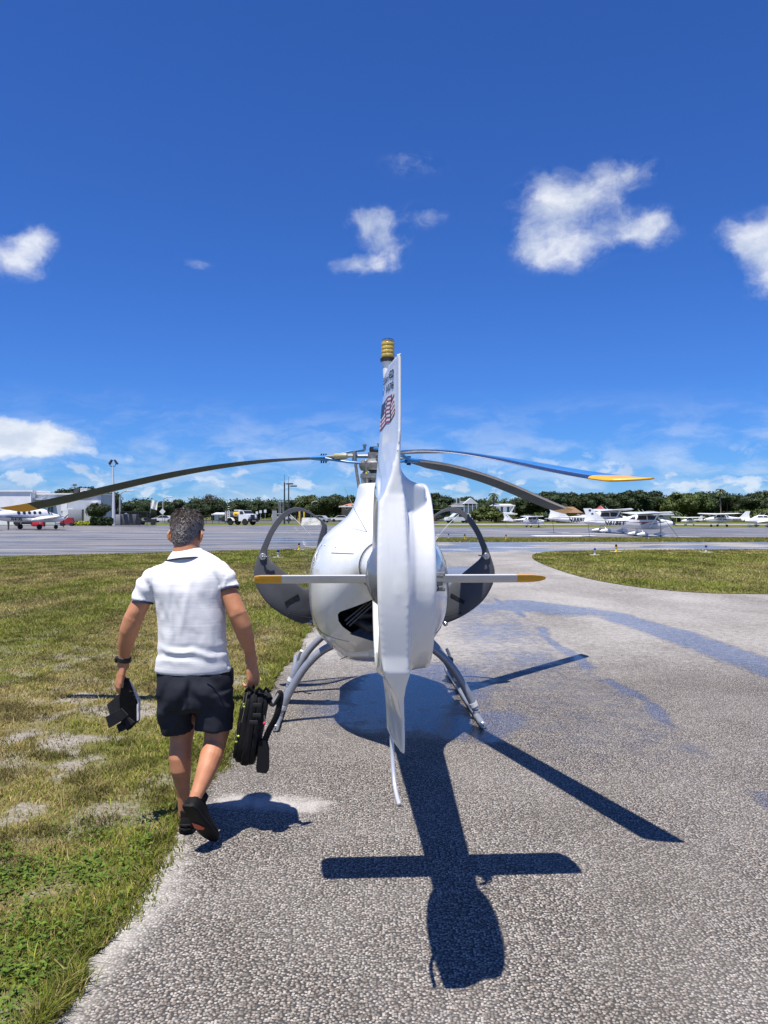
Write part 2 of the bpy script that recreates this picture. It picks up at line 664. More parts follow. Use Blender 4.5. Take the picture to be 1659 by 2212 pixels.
def grid_sheet(name, xs, ys, z, m, attrs, keep=None):
    X, Y = np.meshgrid(xs, ys)
    Z = z(X, Y) if callable(z) else np.full_like(X, z)
    nx, ny = len(xs), len(ys)
    i = np.arange(nx * ny).reshape(ny, nx)
    q = np.stack([i[:-1, :-1], i[:-1, 1:], i[1:, 1:], i[1:, :-1]], -1).reshape(-1, 4)
    if keep is not None:
        cx = X.ravel()[q].mean(1)
        cy = Y.ravel()[q].mean(1)
        q = q[keep(cx, cy)]
    me = bpy.data.meshes.new(name)
    co = np.stack([X.ravel(), Y.ravel(), Z.ravel()], -1)
    me.from_pydata(co.tolist(), [], q.tolist())
    me.materials.append(m)
    for k, fn in attrs.items():
        a = me.attributes.new(k, 'FLOAT', 'POINT')
        a.data.foreach_set('value', np.ascontiguousarray(fn(X.ravel(), Y.ravel()), dtype=np.float32))
    me.polygons.foreach_set('use_smooth', [True] * len(me.polygons))
    o = link(name, me)
    o['kind'] = 'structure'
    return o


def inpoly(px, py, poly):
    r = np.zeros(len(px), dtype=bool)
    n = len(poly)
    j = n - 1
    for i in range(n):
        xi, yi = poly[i]
        xj, yj = poly[j]
        c = ((yi > py) != (yj > py)) & (px < (xj - xi) * (py - yi) / (yj - yi + 1e-12) + xi)
        r ^= c
        j = i
    return r


def segdist(x, y, a, b):
    ax, ay = a
    bx, by = b
    dx, dy = bx - ax, by - ay
    t = np.clip(((x - ax) * dx + (y - ay) * dy) / (dx * dx + dy * dy), 0, 1)
    return np.hypot(x - ax - t * dx, y - ay - t * dy)


# ---------------------------------------------------------------- ground
EDGE_X = -1.15


def edge_x(y):
    return EDGE_X + 0.075 * (fbm(y * 1.9, y * 0 + 3.3, 4) - 0.5) + 0.04 * (vnoise(y * 9.0, y * 0 + 1.0) - 0.5)


LEFT_LAWN = [(-1.15, -4), (-1.15, 25), (-1.3, 30), (-1.9, 34), (-3.4, 38.4), (-9, 35.2), (-15.6, 31.0), (-40, 15.4), (-40, -4)]
RIGHT_LAWN = [(tuple(p[:2])) for p in catmull([(30, 14.2), (12, 15.9), (8.35, 16.7), (6.9, 17.1), (5.95, 18.6), (5.45, 21.5), (5.5, 26.4), (5.9, 30.6), (6.9, 34.0), (9.2, 36.2), (18.8, 37.6), (30, 38.5)], 6)]

ground = sheet('ground', [(-4000, -60), (4000, -60), (4000, 7000), (-4000, 7000)], -0.06, M_LUSH)
apron = sheet('apron', [(-150, 8), (150, 8), (150, 101), (6, 101), (4, 118), (-150, 118)], -0.02, M_APRON)


def wet_fn(x, y):
    v = np.zeros_like(x)
    band_ = [(4.45, 8.0), (4.33, 9.65), (4.2, 11.4), (3.9, 13.4), (3.3, 14.4), (2.7, 15.3)]
    for a, b in zip(band_[:-1], band_[1:]):
        v = np.maximum(v, 0.95 * (1 - sstep(segdist(x, y, a, b), 0.10, 0.60)))
    v = np.maximum(v, 0.85 * (1 - sstep(segdist(x, y, (2.3, 14.6), (3.3, 13.9)), 0.2, 1.3)))
    v = np.maximum(v, 0.55 * (1 - sstep(segdist(x, y, (1.5, 9.0), (1.9, 15.0)), 0.3, 1.3)))
    v = np.maximum(v, 0.85 * (1 - sstep(segdist(x, y, (0.15, 6.7), (0.5, 8.4)), 0.0, 1.5)))
    v = np.maximum(v, 0.85 * (1 - sstep(segdist(x, y, (0.7, 6.1), (0.95, 6.6)), 0.0, 0.6)))
    v = v * (0.55 + 0.75 * fbm(x * 1.6, y * 1.6, 4))
    v = np.maximum(v, 0.75 * (1 - sstep(segdist(x, y, (1.2, 18.5), (2.6, 25.0)), 0.2, 1.0)))
    v = np.maximum(v, 0.7 * (1 - sstep(segdist(x, y, (1.0, 20.0), (0.5, 30.0)), 0.2, 1.2)))
    v = np.maximum(v, 0.9 * sstep(y, 33, 37) * sstep(fbm(x * 0.3, y * 0.5, 4), 0.40, 0.60))
    cr = np.abs(x - (2.36 + 0.05 * np.sin(y * 1.1) + 0.04 * np.sin(y * 2.7 + 1)))
    v = np.maximum(v, 0.95 * (1 - sstep(cr, 0.0, 0.13)) * sstep(fbm(y * 1.3, y * 0, 3), 0.20, 0.45) * (1 - sstep(y, 15, 17)))
    v = np.maximum(v, 0.40 * sstep(x, 0.6, 1.2) * (1 - sstep(x, 2.3, 2.45)) * sstep(y, 4, 6))
    return v


def pale_fn(x, y):
    v = 0.75 * (1 - sstep(x - EDGE_X, 0.02, 0.30 + 0.16 * np.sin(y * 2.3) + 0.1 * np.sin(y * 5.1 + 2))) * (1 - sstep(y, 4.2, 5.6))
    v = np.maximum(v, 0.85 * (1 - sstep(segdist(x, y, (-0.95, 4.70), (-0.45, 4.62)), 0.02, 0.26)))
    v = np.maximum(v, 0.62 * (1 - sstep(x - EDGE_X, 0.0, 0.10)))
    v = np.maximum(v, 0.6 * sstep(fbm(x * 0.45 + 9, y * 0.33, 4), 0.48, 0.66) * sstep(y, 9, 14))
    v = np.maximum(v, 0.62 * sstep(y, 4.5, 11) * (0.7 + 0.6 * fbm(x * 0.8, y * 0.5, 4)))
    v = np.maximum(v, 0.85 * (1 - sstep(segdist(x, y, (3.5, 36.5), (10, 38.2)), 0.3, 1.3)))
    v = np.maximum(v, 0.55 * sstep(y, 12, 22) * (1 - sstep(y, 30, 36)))
    return v


def stain_fn(x, y):
    v = 0.75 * (1 - sstep(segdist(x, y, (-0.50, 2.2), (-0.90, 5.4)), 0.0, 0.06)) * sstep(fbm(x * 5, y * 2, 3), 0.3, 0.6)
    v = np.maximum(v, 0.5 * (1 - sstep(segdist(x, y, (-0.42, 2.0), (-0.62, 3.6)), 0.0, 0.16)))
    v = np.maximum(v, 0.9 * (1 - sstep(np.abs(x - (2.36 + 0.05 * np.sin(y * 1.1) + 0.04 * np.sin(y * 2.7 + 1))), 0.0, 0.035)) * (y < 17))
    v = np.maximum(v, 0.55 * sstep(fbm(x * 0.9 + 31, y * 0.9 + 2, 4), 0.58, 0.72))
    for (cx0, cy0, r) in ((0.9, 3.0, .12), (1.6, 4.2, .07), (0.2, 4.9, .10), (1.9, 5.6, .15), (-0.2, 3.6, .06), (2.9, 6.5, .2)):
        v = np.maximum(v, 0.6 * (1 - sstep(np.hypot(x - cx0, (y - cy0)), r * .3, r)))
    return v


xs = np.concatenate([np.linspace(EDGE_X, 0, 24)[:-1], np.arange(0, 6, 0.085), np.linspace(6, 9, 24)[:-1], np.linspace(9, 34, 60)])
ys = np.concatenate([np.linspace(-3, 2, 16)[:-1], np.arange(2, 18, 0.085), np.linspace(18, 50, 190)])
tax = grid_sheet('taxiway', xs, ys, 0.0, M_ASPH, {'wet': wet_fn, 'pale': pale_fn, 'stain': stain_fn}, keep=lambda cx, cy: ~((cx < 0.5) & (cy > 41.5)))
co = get_co(tax.data)
on = np.abs(co[:, 0] - EDGE_X) < 1e-4
co[on, 0] = edge_x(co[on, 1])
fl = on & (co[:, 1] > 25)
co[fl, 0] -= np.interp(co[fl, 1], [25, 30, 34, 38.4, 50], [0, .15, .75, 2.3, 6.0])
set_co(tax.data, co)


def bare_fn(x, y):
    n = fbm(x * 0.9 + 2.1, y * 0.75 + 4.0, 5)
    fine_ = fbm(x * 5.2, y * 4.2, 4)
    zone = np.exp(-((x + 3.1) / 2.0) ** 2 - ((y - 6.2) / 2.8) ** 2)
    v = sstep(n, 0.36, 0.56) * sstep(fine_, 0.38, 0.62) * (0.45 + 0.75 * zone)
    v = np.maximum(v, 0.85 * zone * sstep(0.6 * fine_ + 0.55 * n, 0.54, 0.68))
    v = np.maximum(v, 0.55 * sstep(fbm(x * 3.4 + 40, y * 3.4, 4), 0.58, 0.70) * (y < 8))
    return np.clip(v * (1 - sstep(y, 14, 24)), 0, 1)


def dry_fn(x, y):
    n = fbm(x * 0.55 + 11.0, y * 0.40 + 1.7, 5)
    v = 0.12 + 0.80 * sstep(n, 0.36, 0.62)
    edge = 1 - sstep(EDGE_X - x, 0.05, 0.55)
    v = v * (1 - 0.75 * edge)
    v = np.maximum(v, 0.75 * np.exp(-((x + 2.2) / 0.9) ** 2 - ((y - 4.6) / 1.0) ** 2))
    v = v * (1 - 0.6 * np.exp(-((y - 30) / 5.0) ** 2))
    weeds = weed_fn(x, y)
    return np.clip(v * (1 - 0.9 * weeds), 0, 1)


def weed_fn(x, y):
    e = EDGE_X - x
    v = np.exp(-((e - 0.34) / 0.36) ** 2) * np.exp(-((y - 2.75) / 0.62) ** 2)
    v = np.maximum(v, np.exp(-((e - 0.20) / 0.26) ** 2) * np.exp(-((y - 3.9) / 0.40) ** 2))
    v = np.maximum(v, 0.9 * np.exp(-((e - 0.62) / 0.28) ** 2) * np.exp(-((y - 3.72) / 0.26) ** 2))
    return np.clip(v * sstep(fbm(x * 3.3 + 7, y * 3.3, 4), 0.30, 0.62), 0, 1)


def lawn_z(x, y):
    e = np.clip(EDGE_X - x, 0, 1)
    return 0.006 + 0.012 * sstep(e, 0.0, 0.3) + 0.02 * (fbm(x * 1.3, y * 1.3, 3) - 0.5) * sstep(e, 0.1, 0.8)


xs = np.concatenate([np.linspace(-40, -16, 30)[:-1], np.linspace(-16, -7, 80)[:-1], np.arange(-7, EDGE_X, 0.07), [EDGE_X]])
ys = np.concatenate([np.linspace(-4, 2, 20)[:-1], np.arange(2, 12, 0.08), np.linspace(12, 39, 220)])
LL = np.array(LEFT_LAWN)
lawn = grid_sheet('lawn', xs, ys, lawn_z, M_LAWN, {'bare': bare_fn, 'dry': dry_fn}, keep=lambda cx, cy: inpoly(cx, cy, LEFT_LAWN))
co = get_co(lawn.data)
on = np.abs(co[:, 0] - EDGE_X) < 1e-4
co[on, 0] = edge_x(co[on, 1]) - 0.004
co[on, 2] = 0.006
set_co(lawn.data, co)
lawn2 = sheet('lawn', RIGHT_LAWN, 0.012, M_TURF)
strip1 = sheet('grass_strip', [(0.5, 47.8), (150, 46.5), (150, 55.5), (2.5, 56.2), (-1, 52)], 0.008, M_LUSH)
strip2 = sheet('path', [(6, 124), (150, 124), (150, 138), (3, 138)], -0.03, M_PATH)
farroad = sheet('road', [(-1000, 196), (1000, 196), (1000, 225), (-1000, 225)], -0.03, M_DARKROAD)
farroad2 = sheet('road', [(-400, 158), (-8, 150), (-8, 163), (-400, 172)], -0.035, M_ROAD)
slab = sheet('parking_pad', [(58, 96), (150, 90), (150, 109), (58, 112)], -0.012, M_APRON)


def line_mark(name, pts, wdt, m, label=None):
    mb = MB()
    for a, b in zip(pts[:-1], pts[1:]):
        a, b = Vector((a[0], a[1], 0)), Vector((b[0], b[1], 0))
        n = (b - a).normalized().cross(Vector((0, 0, 1))) * (wdt / 2)
        mb.add([a - n, b - n, b + n, a + n], [(0, 1, 2, 3)])
    o = mb.build(name, m, smooth=False)
    o.location.z = -0.015
    o['kind'] = 'structure'
    return o


line_mark('painted_line', [(-60, 27.6), (-15, 38.6), (-5, 40.6)], 0.16, M_WLINE)
line_mark('painted_line', [(-18, 42.3), (-6.5, 46.5)], 0.16, M_YLINE)
line_mark('painted_line', [(-52, 60), (-18, 66)], 0.3, M_WLINE)
line_mark('painted_line', [(-30, 76), (-4, 74)], 0.5, M_WLINE)
line_mark('painted_line', [(-28, 86), (-3, 80), (-1, 66)], 0.35, M_WLINE)
line_mark('painted_line', [(-60, 92), (-16, 90)], 0.4, M_YLINE)
line_mark('painted_line', [(9, 84), (16.5, 74), (24, 58.5)], 0.45, M_WLINE)
line_mark('painted_line', [(12, 62), (17, 62)], 2.3, M_WLINE)
line_mark('painted_line', [(30, 66), (150, 60)], 0.35, M_WLINE)

# ---------------------------------------------------------------- grass blades (nobody could count them)
def grass_material():
    m = bpy.data.materials.new('grass_blade')
    m.use_nodes = True
    t = NT(m.node_tree)
    p = t.n['Principled BSDF']
    p.inputs['Roughness'].default_value = 0.75
    p.inputs['Specular IOR Level'].default_value = 0.2
    a = t.attr('tint')
    t.l.new(a.outputs['Color'], p.inputs['Base Color'])
    tr = t.new('ShaderNodeBsdfTranslucent')
    t.l.new(a.outputs['Color'], tr.inputs['Color'])
    mx = t.new('ShaderNodeMixShader')
    mx.inputs[0].default_value = 0.3
    t.l.new(p.outputs[0], mx.inputs[1])
    t.l.new(tr.outputs[0], mx.inputs[2])
    t.l.new(mx.outputs[0], t.n['Material Output'].inputs['Surface'])
    return m


M_BLADE = grass_material()


def blades(name, x, y, z, h, wd, tint, label, lean=0.6, bend=True):
    n = len(x)
    a = RS.rand(n) * 2 * np.pi
    la = RS.rand(n) * 2 * np.pi
    ll = h * lean * (0.3 + RS.rand(n))
    dx, dy = np.cos(a) * wd / 2, np.sin(a) * wd / 2
    tx, ty = x + np.cos(la) * ll, y + np.sin(la) * ll
    mx_, my_ = x + np.cos(la) * ll * 0.35, y + np.sin(la) * ll * 0.35
    if bend:
        V = np.stack([np.stack([x - dx, y - dy, z], -1), np.stack([x + dx, y + dy, z], -1), np.stack([mx_ + dx * .8, my_ + dy * .8, z + h * .6], -1),
                      np.stack([mx_ - dx * .8, my_ - dy * .8, z + h * .6], -1), np.stack([tx, ty, z + h * 0.92], -1)], 1).reshape(-1, 3)
        k = 5
    else:
        V = np.stack([np.stack([x - dx, y - dy, z], -1), np.stack([x + dx, y + dy, z], -1), np.stack([tx, ty, z + h], -1)], 1).reshape(-1, 3)
        k = 3
    me = bpy.data.meshes.new(name)
    me.vertices.add(n * k)
    me.vertices.foreach_set('co', V.astype(np.float32).ravel())
    b = np.arange(n) * k
    if bend:
        loops = np.stack([b, b + 1, b + 2, b + 3, b + 3, b + 2, b + 4], -1).ravel()
        ls = np.stack([np.arange(n) * 7, np.arange(n) * 7 + 4], -1).ravel()
    else:
        loops = np.stack([b, b + 1, b + 2], -1).ravel()
        ls = np.arange(n) * 3
    me.loops.add(len(loops))
    me.loops.foreach_set('vertex_index', loops.astype(np.int32))
    me.polygons.add(len(ls))
    me.polygons.foreach_set('loop_start', ls.astype(np.int32))
    me.update(calc_edges=True)
    at = me.attributes.new('tint', 'FLOAT_COLOR', 'POINT')
    c = np.repeat(np.concatenate([tint, np.ones((n, 1))], 1), k, 0)
    at.data.foreach_set('color', c.astype(np.float32).ravel())
    me.materials.append(M_BLADE)
    o = link(name, me)
    tag(o, label, 'grass', kind='stuff')
    return o


GREEN = np.array([0.125, 0.165, 0.020])
LIME = np.array([0.225, 0.235, 0.036])
STRAW = np.array([0.330, 0.260, 0.110])
DARKG = np.array([0.060, 0.110, 0.018])


def tints(n, dry):
    r = RS.rand(n, 1)
    g = GREEN * (1 - r) + LIME * r
    s = STRAW * (0.6 + 0.7 * RS.rand(n, 1))
    pick = (RS.rand(n) < 0.16 + 0.72 * dry)[:, None]
    return np.where(pick, s, g) * (0.75 + 0.5 * RS.rand(n, 1))


def scatter(n, y0, y1, pw):
    y = y0 + (y1 - y0) * RS.rand(n) ** pw
    x0 = -0.52 * y - 1.2
    x = x0 + (EDGE_X - 0.01 - x0) * RS.rand(n)
    return x, y


def lawn_blades():
    x, y = scatter(380000, 2.0, 14.0, 1.5)
    b, d_, wd_ = bare_fn(x, y), dry_fn(x, y), weed_fn(x, y)
    clump = fbm(x * 6, y * 6, 3)
    keep = RS.rand(len(x)) < (1 - 0.74 * b) * (0.30 + 1.0 * sstep(clump, 0.35, 0.65)) * (1 - 0.45 * wd_) * (1 - 0.8 * sstep(y, 9.5, 14.0))
    x, y, d_, clump = x[keep], y[keep], d_[keep], clump[keep]
    h = (0.014 + 0.026 * RS.rand(len(x)) * (0.5 + clump)) * (1 + 0.9 * (RS.rand(len(x)) < 0.03))
    h *= 1 + 0.7 * np.exp(-((EDGE_X - x) / 0.09) ** 2)
    wd = (0.0028 + 0.0024 * RS.rand(len(x))) * (1 + 0.13 * (y - 2))
    tt = tints(len(x), d_) * (0.62 + 0.80 * sstep(fbm(x * 5.0 + 3, y * 4.0, 3), 0.3, 0.7))[:, None]
    blades('grass', x, y, lawn_z(x, y) - 0.004, h, wd, tt, 'short patchy green and straw grass blades beside the near pavement edge', 0.9)
    n = 26000
    y = 2.0 + 28 * RS.rand(n) ** 2.2
    x = edge_x(y) + 0.045 * np.abs(RS.normal(size=n)) * sstep(fbm(y * 2.6, y * 0 + 8, 3), 0.3, 0.65) - 0.05 * RS.rand(n)
    h = (0.03 + 0.045 * RS.rand(n)) * (0.5 + sstep(fbm(y * 3.5, y * 0 + 2, 2), 0.3, 0.7))
    blades('grass', x, y, np.full(n, 0.0), h, (0.003 + 0.003 * RS.rand(n)) * (1 + 0.13 * (y - 2)), tints(n, np.full(n, .1)), 'longer ragged grass hanging over the left pavement edge', 1.0)
    x, y = scatter(230000, 8.5, 39.0, 1.25)
    k = inpoly(x, y, LEFT_LAWN)
    x, y = x[k], y[k]
    d_ = dry_fn(x, y)
    b = bare_fn(x, y)
    k = RS.rand(len(x)) < (1 - 0.9 * b) * sstep(y, 8.5, 13.5)
    x, y, d_ = x[k], y[k], d_[k]
    h = 0.020 + 0.028 * RS.rand(len(x))
    wd = 0.004 + 0.0010 * y
    blades('grass', x, y, lawn_z(x, y), h, wd, tints(len(x), d_) * (0.66 + 0.72 * sstep(fbm(x * 2.2 + 3, y * 1.2, 4), 0.3, 0.7))[:, None], 'short mown grass on the far half of the left lawn', 0.9, False)
    n = 120000
    x = 5 + 20 * RS.rand(n)
    y = 15.5 + 23 * RS.rand(n) ** 1.2
    k = inpoly(x, y, RIGHT_LAWN) & (x < 0.55 * y + 1)
    x, y = x[k], y[k]
    d_ = sstep(fbm(x * 0.3 + 5, y * 0.5, 4), 0.40, 0.66) * 0.8
    h = 0.022 + 0.04 * RS.rand(len(x))
    blades('grass', x, y, np.full(len(x), 0.012), h, 0.010 + 0.0009 * y, tints(len(x), d_) * (0.66 + 0.72 * sstep(fbm(x * 1.6 + 3, y * 0.8, 4), 0.3, 0.7))[:, None], 'short mown grass on the lawn right of the taxiway', 0.9, False)
    n = 45000
    x = 1 + 35 * RS.rand(n)
    y = 47.8 + 8 * RS.rand(n)
    blades('grass', x, y, np.full(n, 0.01), 0.04 + 0.06 * RS.rand(n), np.full(n, 0.07), tints(n, np.full(n, 0.25)), 'bright green grass on the strip before the parked airplanes', 0.9, False)


lawn_blades()


def weed_leaves():
    n = 15000
    x = EDGE_X - 0.005 - 1.3 * RS.rand(n)
    y = 2.0 + 2.6 * RS.rand(n)
    k = RS.rand(n) < weed_fn(x, y) * 1.2
    x, y = x[k], y[k]
    V, Fc, T = [], [], []
    for px, py in zip(x, y):
        z0 = 0.012 + 0.045 * rnd.random()
        a = rnd.random() * 6.283
        L = 0.006 + 0.012 * rnd.random()
        wd = L * (0.42 + 0.3 * rnd.random())
        tilt = (rnd.random() - 0.35) * 0.9
        ca, sa = math.cos(a), math.sin(a)
        b = len(V)
        rise = L * math.sin(tilt)
        V += [(px - ca * L, py - sa * L, z0 - rise), (px + sa * wd, py - ca * wd, z0 + .003), (px + ca * L, py + sa * L, z0 + rise), (px - sa * wd, py + ca * wd, z0 + .003)]
        Fc += [(b, b + 1, b + 2), (b, b + 2, b + 3)]
        q = rnd.random()
        c = DARKG * (1 - q) + np.array([0.175, 0.265, 0.040]) * q
        T += [tuple(c) + (1,)] * 4
    me = bpy.data.meshes.new('weeds')
    me.from_pydata(V, [], Fc)
    at = me.attributes.new('tint', 'FLOAT_COLOR', 'POINT')
    at.data.foreach_set('color', np.array(T, dtype=np.float32).ravel())
    me.materials.append(M_BLADE)
    o = link('weeds', me)
    tag(o, 'dense broad-leaved green weeds along the pavement edge, bottom left', 'weeds', kind='stuff')


weed_leaves()

# ---------------------------------------------------------------- trees
def leaf_material(name, dark, light):
    m = bpy.data.materials.new(name)
    m.use_nodes = True
    t = NT(m.node_tree)
    p = t.n['Principled BSDF']
    p.inputs['Roughness'].default_value = 0.6
    p.inputs['Specular IOR Level'].default_value = 0.25
    tc = t.new('ShaderNodeTexCoord').outputs['Object']
    ri = t.new('ShaderNodeObjectInfo').outputs['Random']
    n = t.noise(tc, 0.9, 5, 0.7)
    c = t.mix(t.ramp(n, .3, .7), dark, light)
    c = t.mix(t.math('MULTIPLY', ri, .35), c, (light[0] * 1.1, light[1] * .8, light[2]))
    t.put(p.inputs['Base Color'], c)
    return m


M_OAK = leaf_material('oak_leaves', (0.014, 0.028, 0.009), (0.038, 0.060, 0.017))
M_LIME = leaf_material('light_leaves', (0.036, 0.062, 0.012), (0.085, 0.115, 0.024))
M_PALM = leaf_material('palm_fronds', (0.030, 0.055, 0.016), (0.075, 0.105, 0.030))
M_YHEDGE = leaf_material('yellow_hedge_leaves', (0.16, 0.22, 0.010), (0.42, 0.46, 0.03))
M_BARE = leaf_material('thin_twigs', (0.045, 0.045, 0.032), (0.075, 0.075, 0.05))
M_TRUNK = mat('bark', (0.075, 0.060, 0.045), 0.95, var=0.3, vscale=4)
M_PTRUNK = mat('palm_bark', (0.17, 0.145, 0.115), 0.95, var=0.3, vscale=6)


def crown_mesh(seed, blobs, n, leaf, mats, core=.72):
    """leaf-sized faces through a set of blobs (x,y,z,rx,ry,rz), with a rough dark core that closes the middle"""
    r = np.random.RandomState(seed)
    V, Fc = [], []
    tot = sum(b[3] * b[4] for b in blobs)
    for b in blobs:
        k = int(n * b[3] * b[4] / tot)
        d = r.normal(size=(k, 3))
        d /= np.linalg.norm(d, axis=1)[:, None]
        rad = (0.70 + 0.40 * r.rand(k)) * (1 + .12 * np.sin(d[:, 0] * 7 + seed) * np.sin(d[:, 2] * 6))
        c = np.array(b[:3]) + d * rad[:, None] * np.array(b[3:6])
        a = r.normal(size=(k, 3))
        a /= np.linalg.norm(a, axis=1)[:, None]
        e = np.cross(a, r.normal(size=(k, 3)))
        e /= np.linalg.norm(e, axis=1)[:, None]
        s = leaf * (.55 + .9 * r.rand(k))[:, None]
        for p, q, w_ in zip(c, a * s, e * s * .7):
            i = len(V)
            V += [tuple(p - q), tuple(p + w_), tuple(p + q), tuple(p - w_)]
            Fc.append((i, i + 1, i + 2, i + 3))
    mb = MB()
    mb.v, mb.f, mb.m = V, Fc, [0] * len(Fc)
    if core > 0:
        for b in blobs:
            seg, rg = 9, 6
            rs_ = []
            for i in range(rg + 1):
                t = math.pi * min(max(i / rg, .04), .96)
                rs_.append([(b[0] + core * b[3] * math.sin(t) * math.cos(6.2832 * k / seg) * (1 + .25 * (r.rand() - .5)), b[1] + core * b[4] * math.sin(t) * math.sin(6.2832 * k / seg) * (1 + .25 * (r.rand() - .5)), b[2] - core * b[5] * math.cos(t)) for k in range(seg)])
            mb.rings(rs_)
    me = bpy.data.meshes.new('crown')
    me.from_pydata(mb.v, [], mb.f)
    me.materials.append(mats)
    return me


def trunk_mesh(h, r0, limbs, seed, m):
    r = random.Random(seed)
    mb = MB()
    mb.tube([(0, 0, -.1), (.1, 0, h * .3), (-.1, .1, h * .65), (0, 0, h)], [r0, r0 * .8, r0 * .6, r0 * .3], 8)
    for k in range(limbs):
        a = r.random() * 6.28
        z = h * (.35 + .4 * r.random())
        L = h * (.3 + .25 * r.random())
        mb.tube([(0, 0, z), (math.cos(a) * L * .5, math.sin(a) * L * .5, z + L * .35), (math.cos(a) * L, math.sin(a) * L, z + L * .8)], [r0 * .45, r0 * .3, r0 * .1], 6)
    return mb.mesh('trunk', [m])


def blob_set(seed, wdt, hgt, base, nb):
    r = random.Random(seed)
    out = [(0, 0, base + hgt * .5, wdt * .62, wdt * .62, hgt * .46)]
    for k in range(nb):
        a = 6.2832 * k / nb + r.random() * .8
        rr = wdt * (.45 + .25 * r.random())
        s = wdt * (.30 + .16 * r.random())
        out.append((math.cos(a) * rr, math.sin(a) * rr, base + hgt * (.30 + .5 * r.random()), s, s, s * (.75 + .25 * r.random())))
    for k in range(3):
        a = r.random() * 6.28
        s = wdt * (.24 + .12 * r.random())
        out.append((math.cos(a) * wdt * .3, math.sin(a) * wdt * .3, base + hgt * (.82 + .12 * r.random()), s, s, s * .7))
    return out


OAKS = [crown_mesh(i, blob_set(i + 3, 5.0, 6.2, 2.0, 8), 5200, .19, M_OAK, .80) for i in range(6)]
LIMES = [crown_mesh(20 + i, blob_set(i + 33, 4.6, 6.4, 1.6, 8), 5200, .19, M_LIME, .80) for i in range(2)]
THIN = [crown_mesh(40 + i, blob_set(i + 53, 3.6, 6.0, 3.6, 7), 1700, .17, M_BARE, 0) for i in range(1)]
SHRUB = [crown_mesh(60 + i, blob_set(i + 73, 2.0, 2.2, .2, 5), 1200, .13, [M_OAK, M_LIME][i % 2]) for i in range(2)]
OTR = trunk_mesh(5.0, .38, 5, 3, M_TRUNK)


def tree(name, crown, trunk, loc, sc, label, group, rz, cat='tree'):
    t = empty(name, loc, rz, sc if isinstance(sc, tuple) else (sc, sc, sc))
    link('crown', crown, t)
    if trunk:
        link('trunk', trunk, t)
    tag(t, label, cat, group)
    return t


def frond_mesh(seed, n, L, m, droop=.7):
    r = random.Random(seed)
    mb = MB()
    for k in range(n):
        a = 6.2832 * k / n + r.random() * .4
        up_ = r.uniform(-.5, 1.1)
        rows_ = []
        for i in range(5):
            t = i / 4
            x = L * t * math.cos(up_ * .8)
            z = L * (t * math.sin(up_) - droop * t * t)
            wd = .30 * L * math.sin(math.pi * (.12 + .8 * t)) * .55
            ca, sa = math.cos(a), math.sin(a)
            rows_.append([(ca * x - sa * wd, sa * x + ca * wd, z - .12 * L * t), (ca * x, sa * x, z), (ca * x + sa * wd, sa * x - ca * wd, z - .12 * L * t)])
        vs = [p for q in rows_ for p in q]
        fs = []
        for i in range(4):
            for j in range(2):
                fs.append((i * 3 + j, i * 3 + j + 1, (i + 1) * 3 + j + 1, (i + 1) * 3 + j))
        mb.add(vs, fs)
    me = bpy.data.meshes.new('fronds')
    me.from_pydata(mb.v, [], mb.f)
    me.materials.append(m)
    return me


FROND = frond_mesh(4, 26, 1.5, M_PALM)


def palm(u, vtop, y, label, sc=1.0, r0=.16, name='palm_tree'):
    p = world_at(u, HY, y)
    ztop = CAMH + (HY - vtop) * y / F - .9 * sc
    t = empty(name, (p.x, y, 0))
    mb = MB()
    mb.tube([(0, 0, -.1), (.12, 0, ztop * .4), (.05, .05, ztop * .75), (0, 0, ztop)], [r0 * 1.3, r0, r0 * .9, r0 * .85], 8)
    mb.build('trunk', M_PTRUNK, t)
    f = link('crown', FROND, t, (0, 0, ztop))
    f.scale = (sc, sc, sc)
    tag(t, label, 'palm tree', 'palms of the far tree line')
    return t


def far_tree(u, vtop, y, kind, label, wmul=1.0, rz=None):
    p = world_at(u, HY, y)
    H = CAMH + (HY - vtop) * y / F
    me, h0 = {'oak': (rnd.choice(OAKS), 8.8), 'lime': (rnd.choice(LIMES), 8.4), 'thin': (THIN[0], 10.0), 'shrub': (rnd.choice(SHRUB), 2.5)}[kind]
    s = H / h0
    return tree({'oak': 'oak_tree', 'lime': 'light_green_tree', 'thin': 'thin_tree', 'shrub': 'shrub'}[kind], me, None if kind == 'shrub' else OTR, (p.x, y, 0), (s * wmul, s * wmul, s), label,
                'shrubs before the far tree line' if kind == 'shrub' else 'trees of the far tree line', rnd.random() * 6.28 if rz is None else rz, 'shrub' if kind == 'shrub' else 'tree')


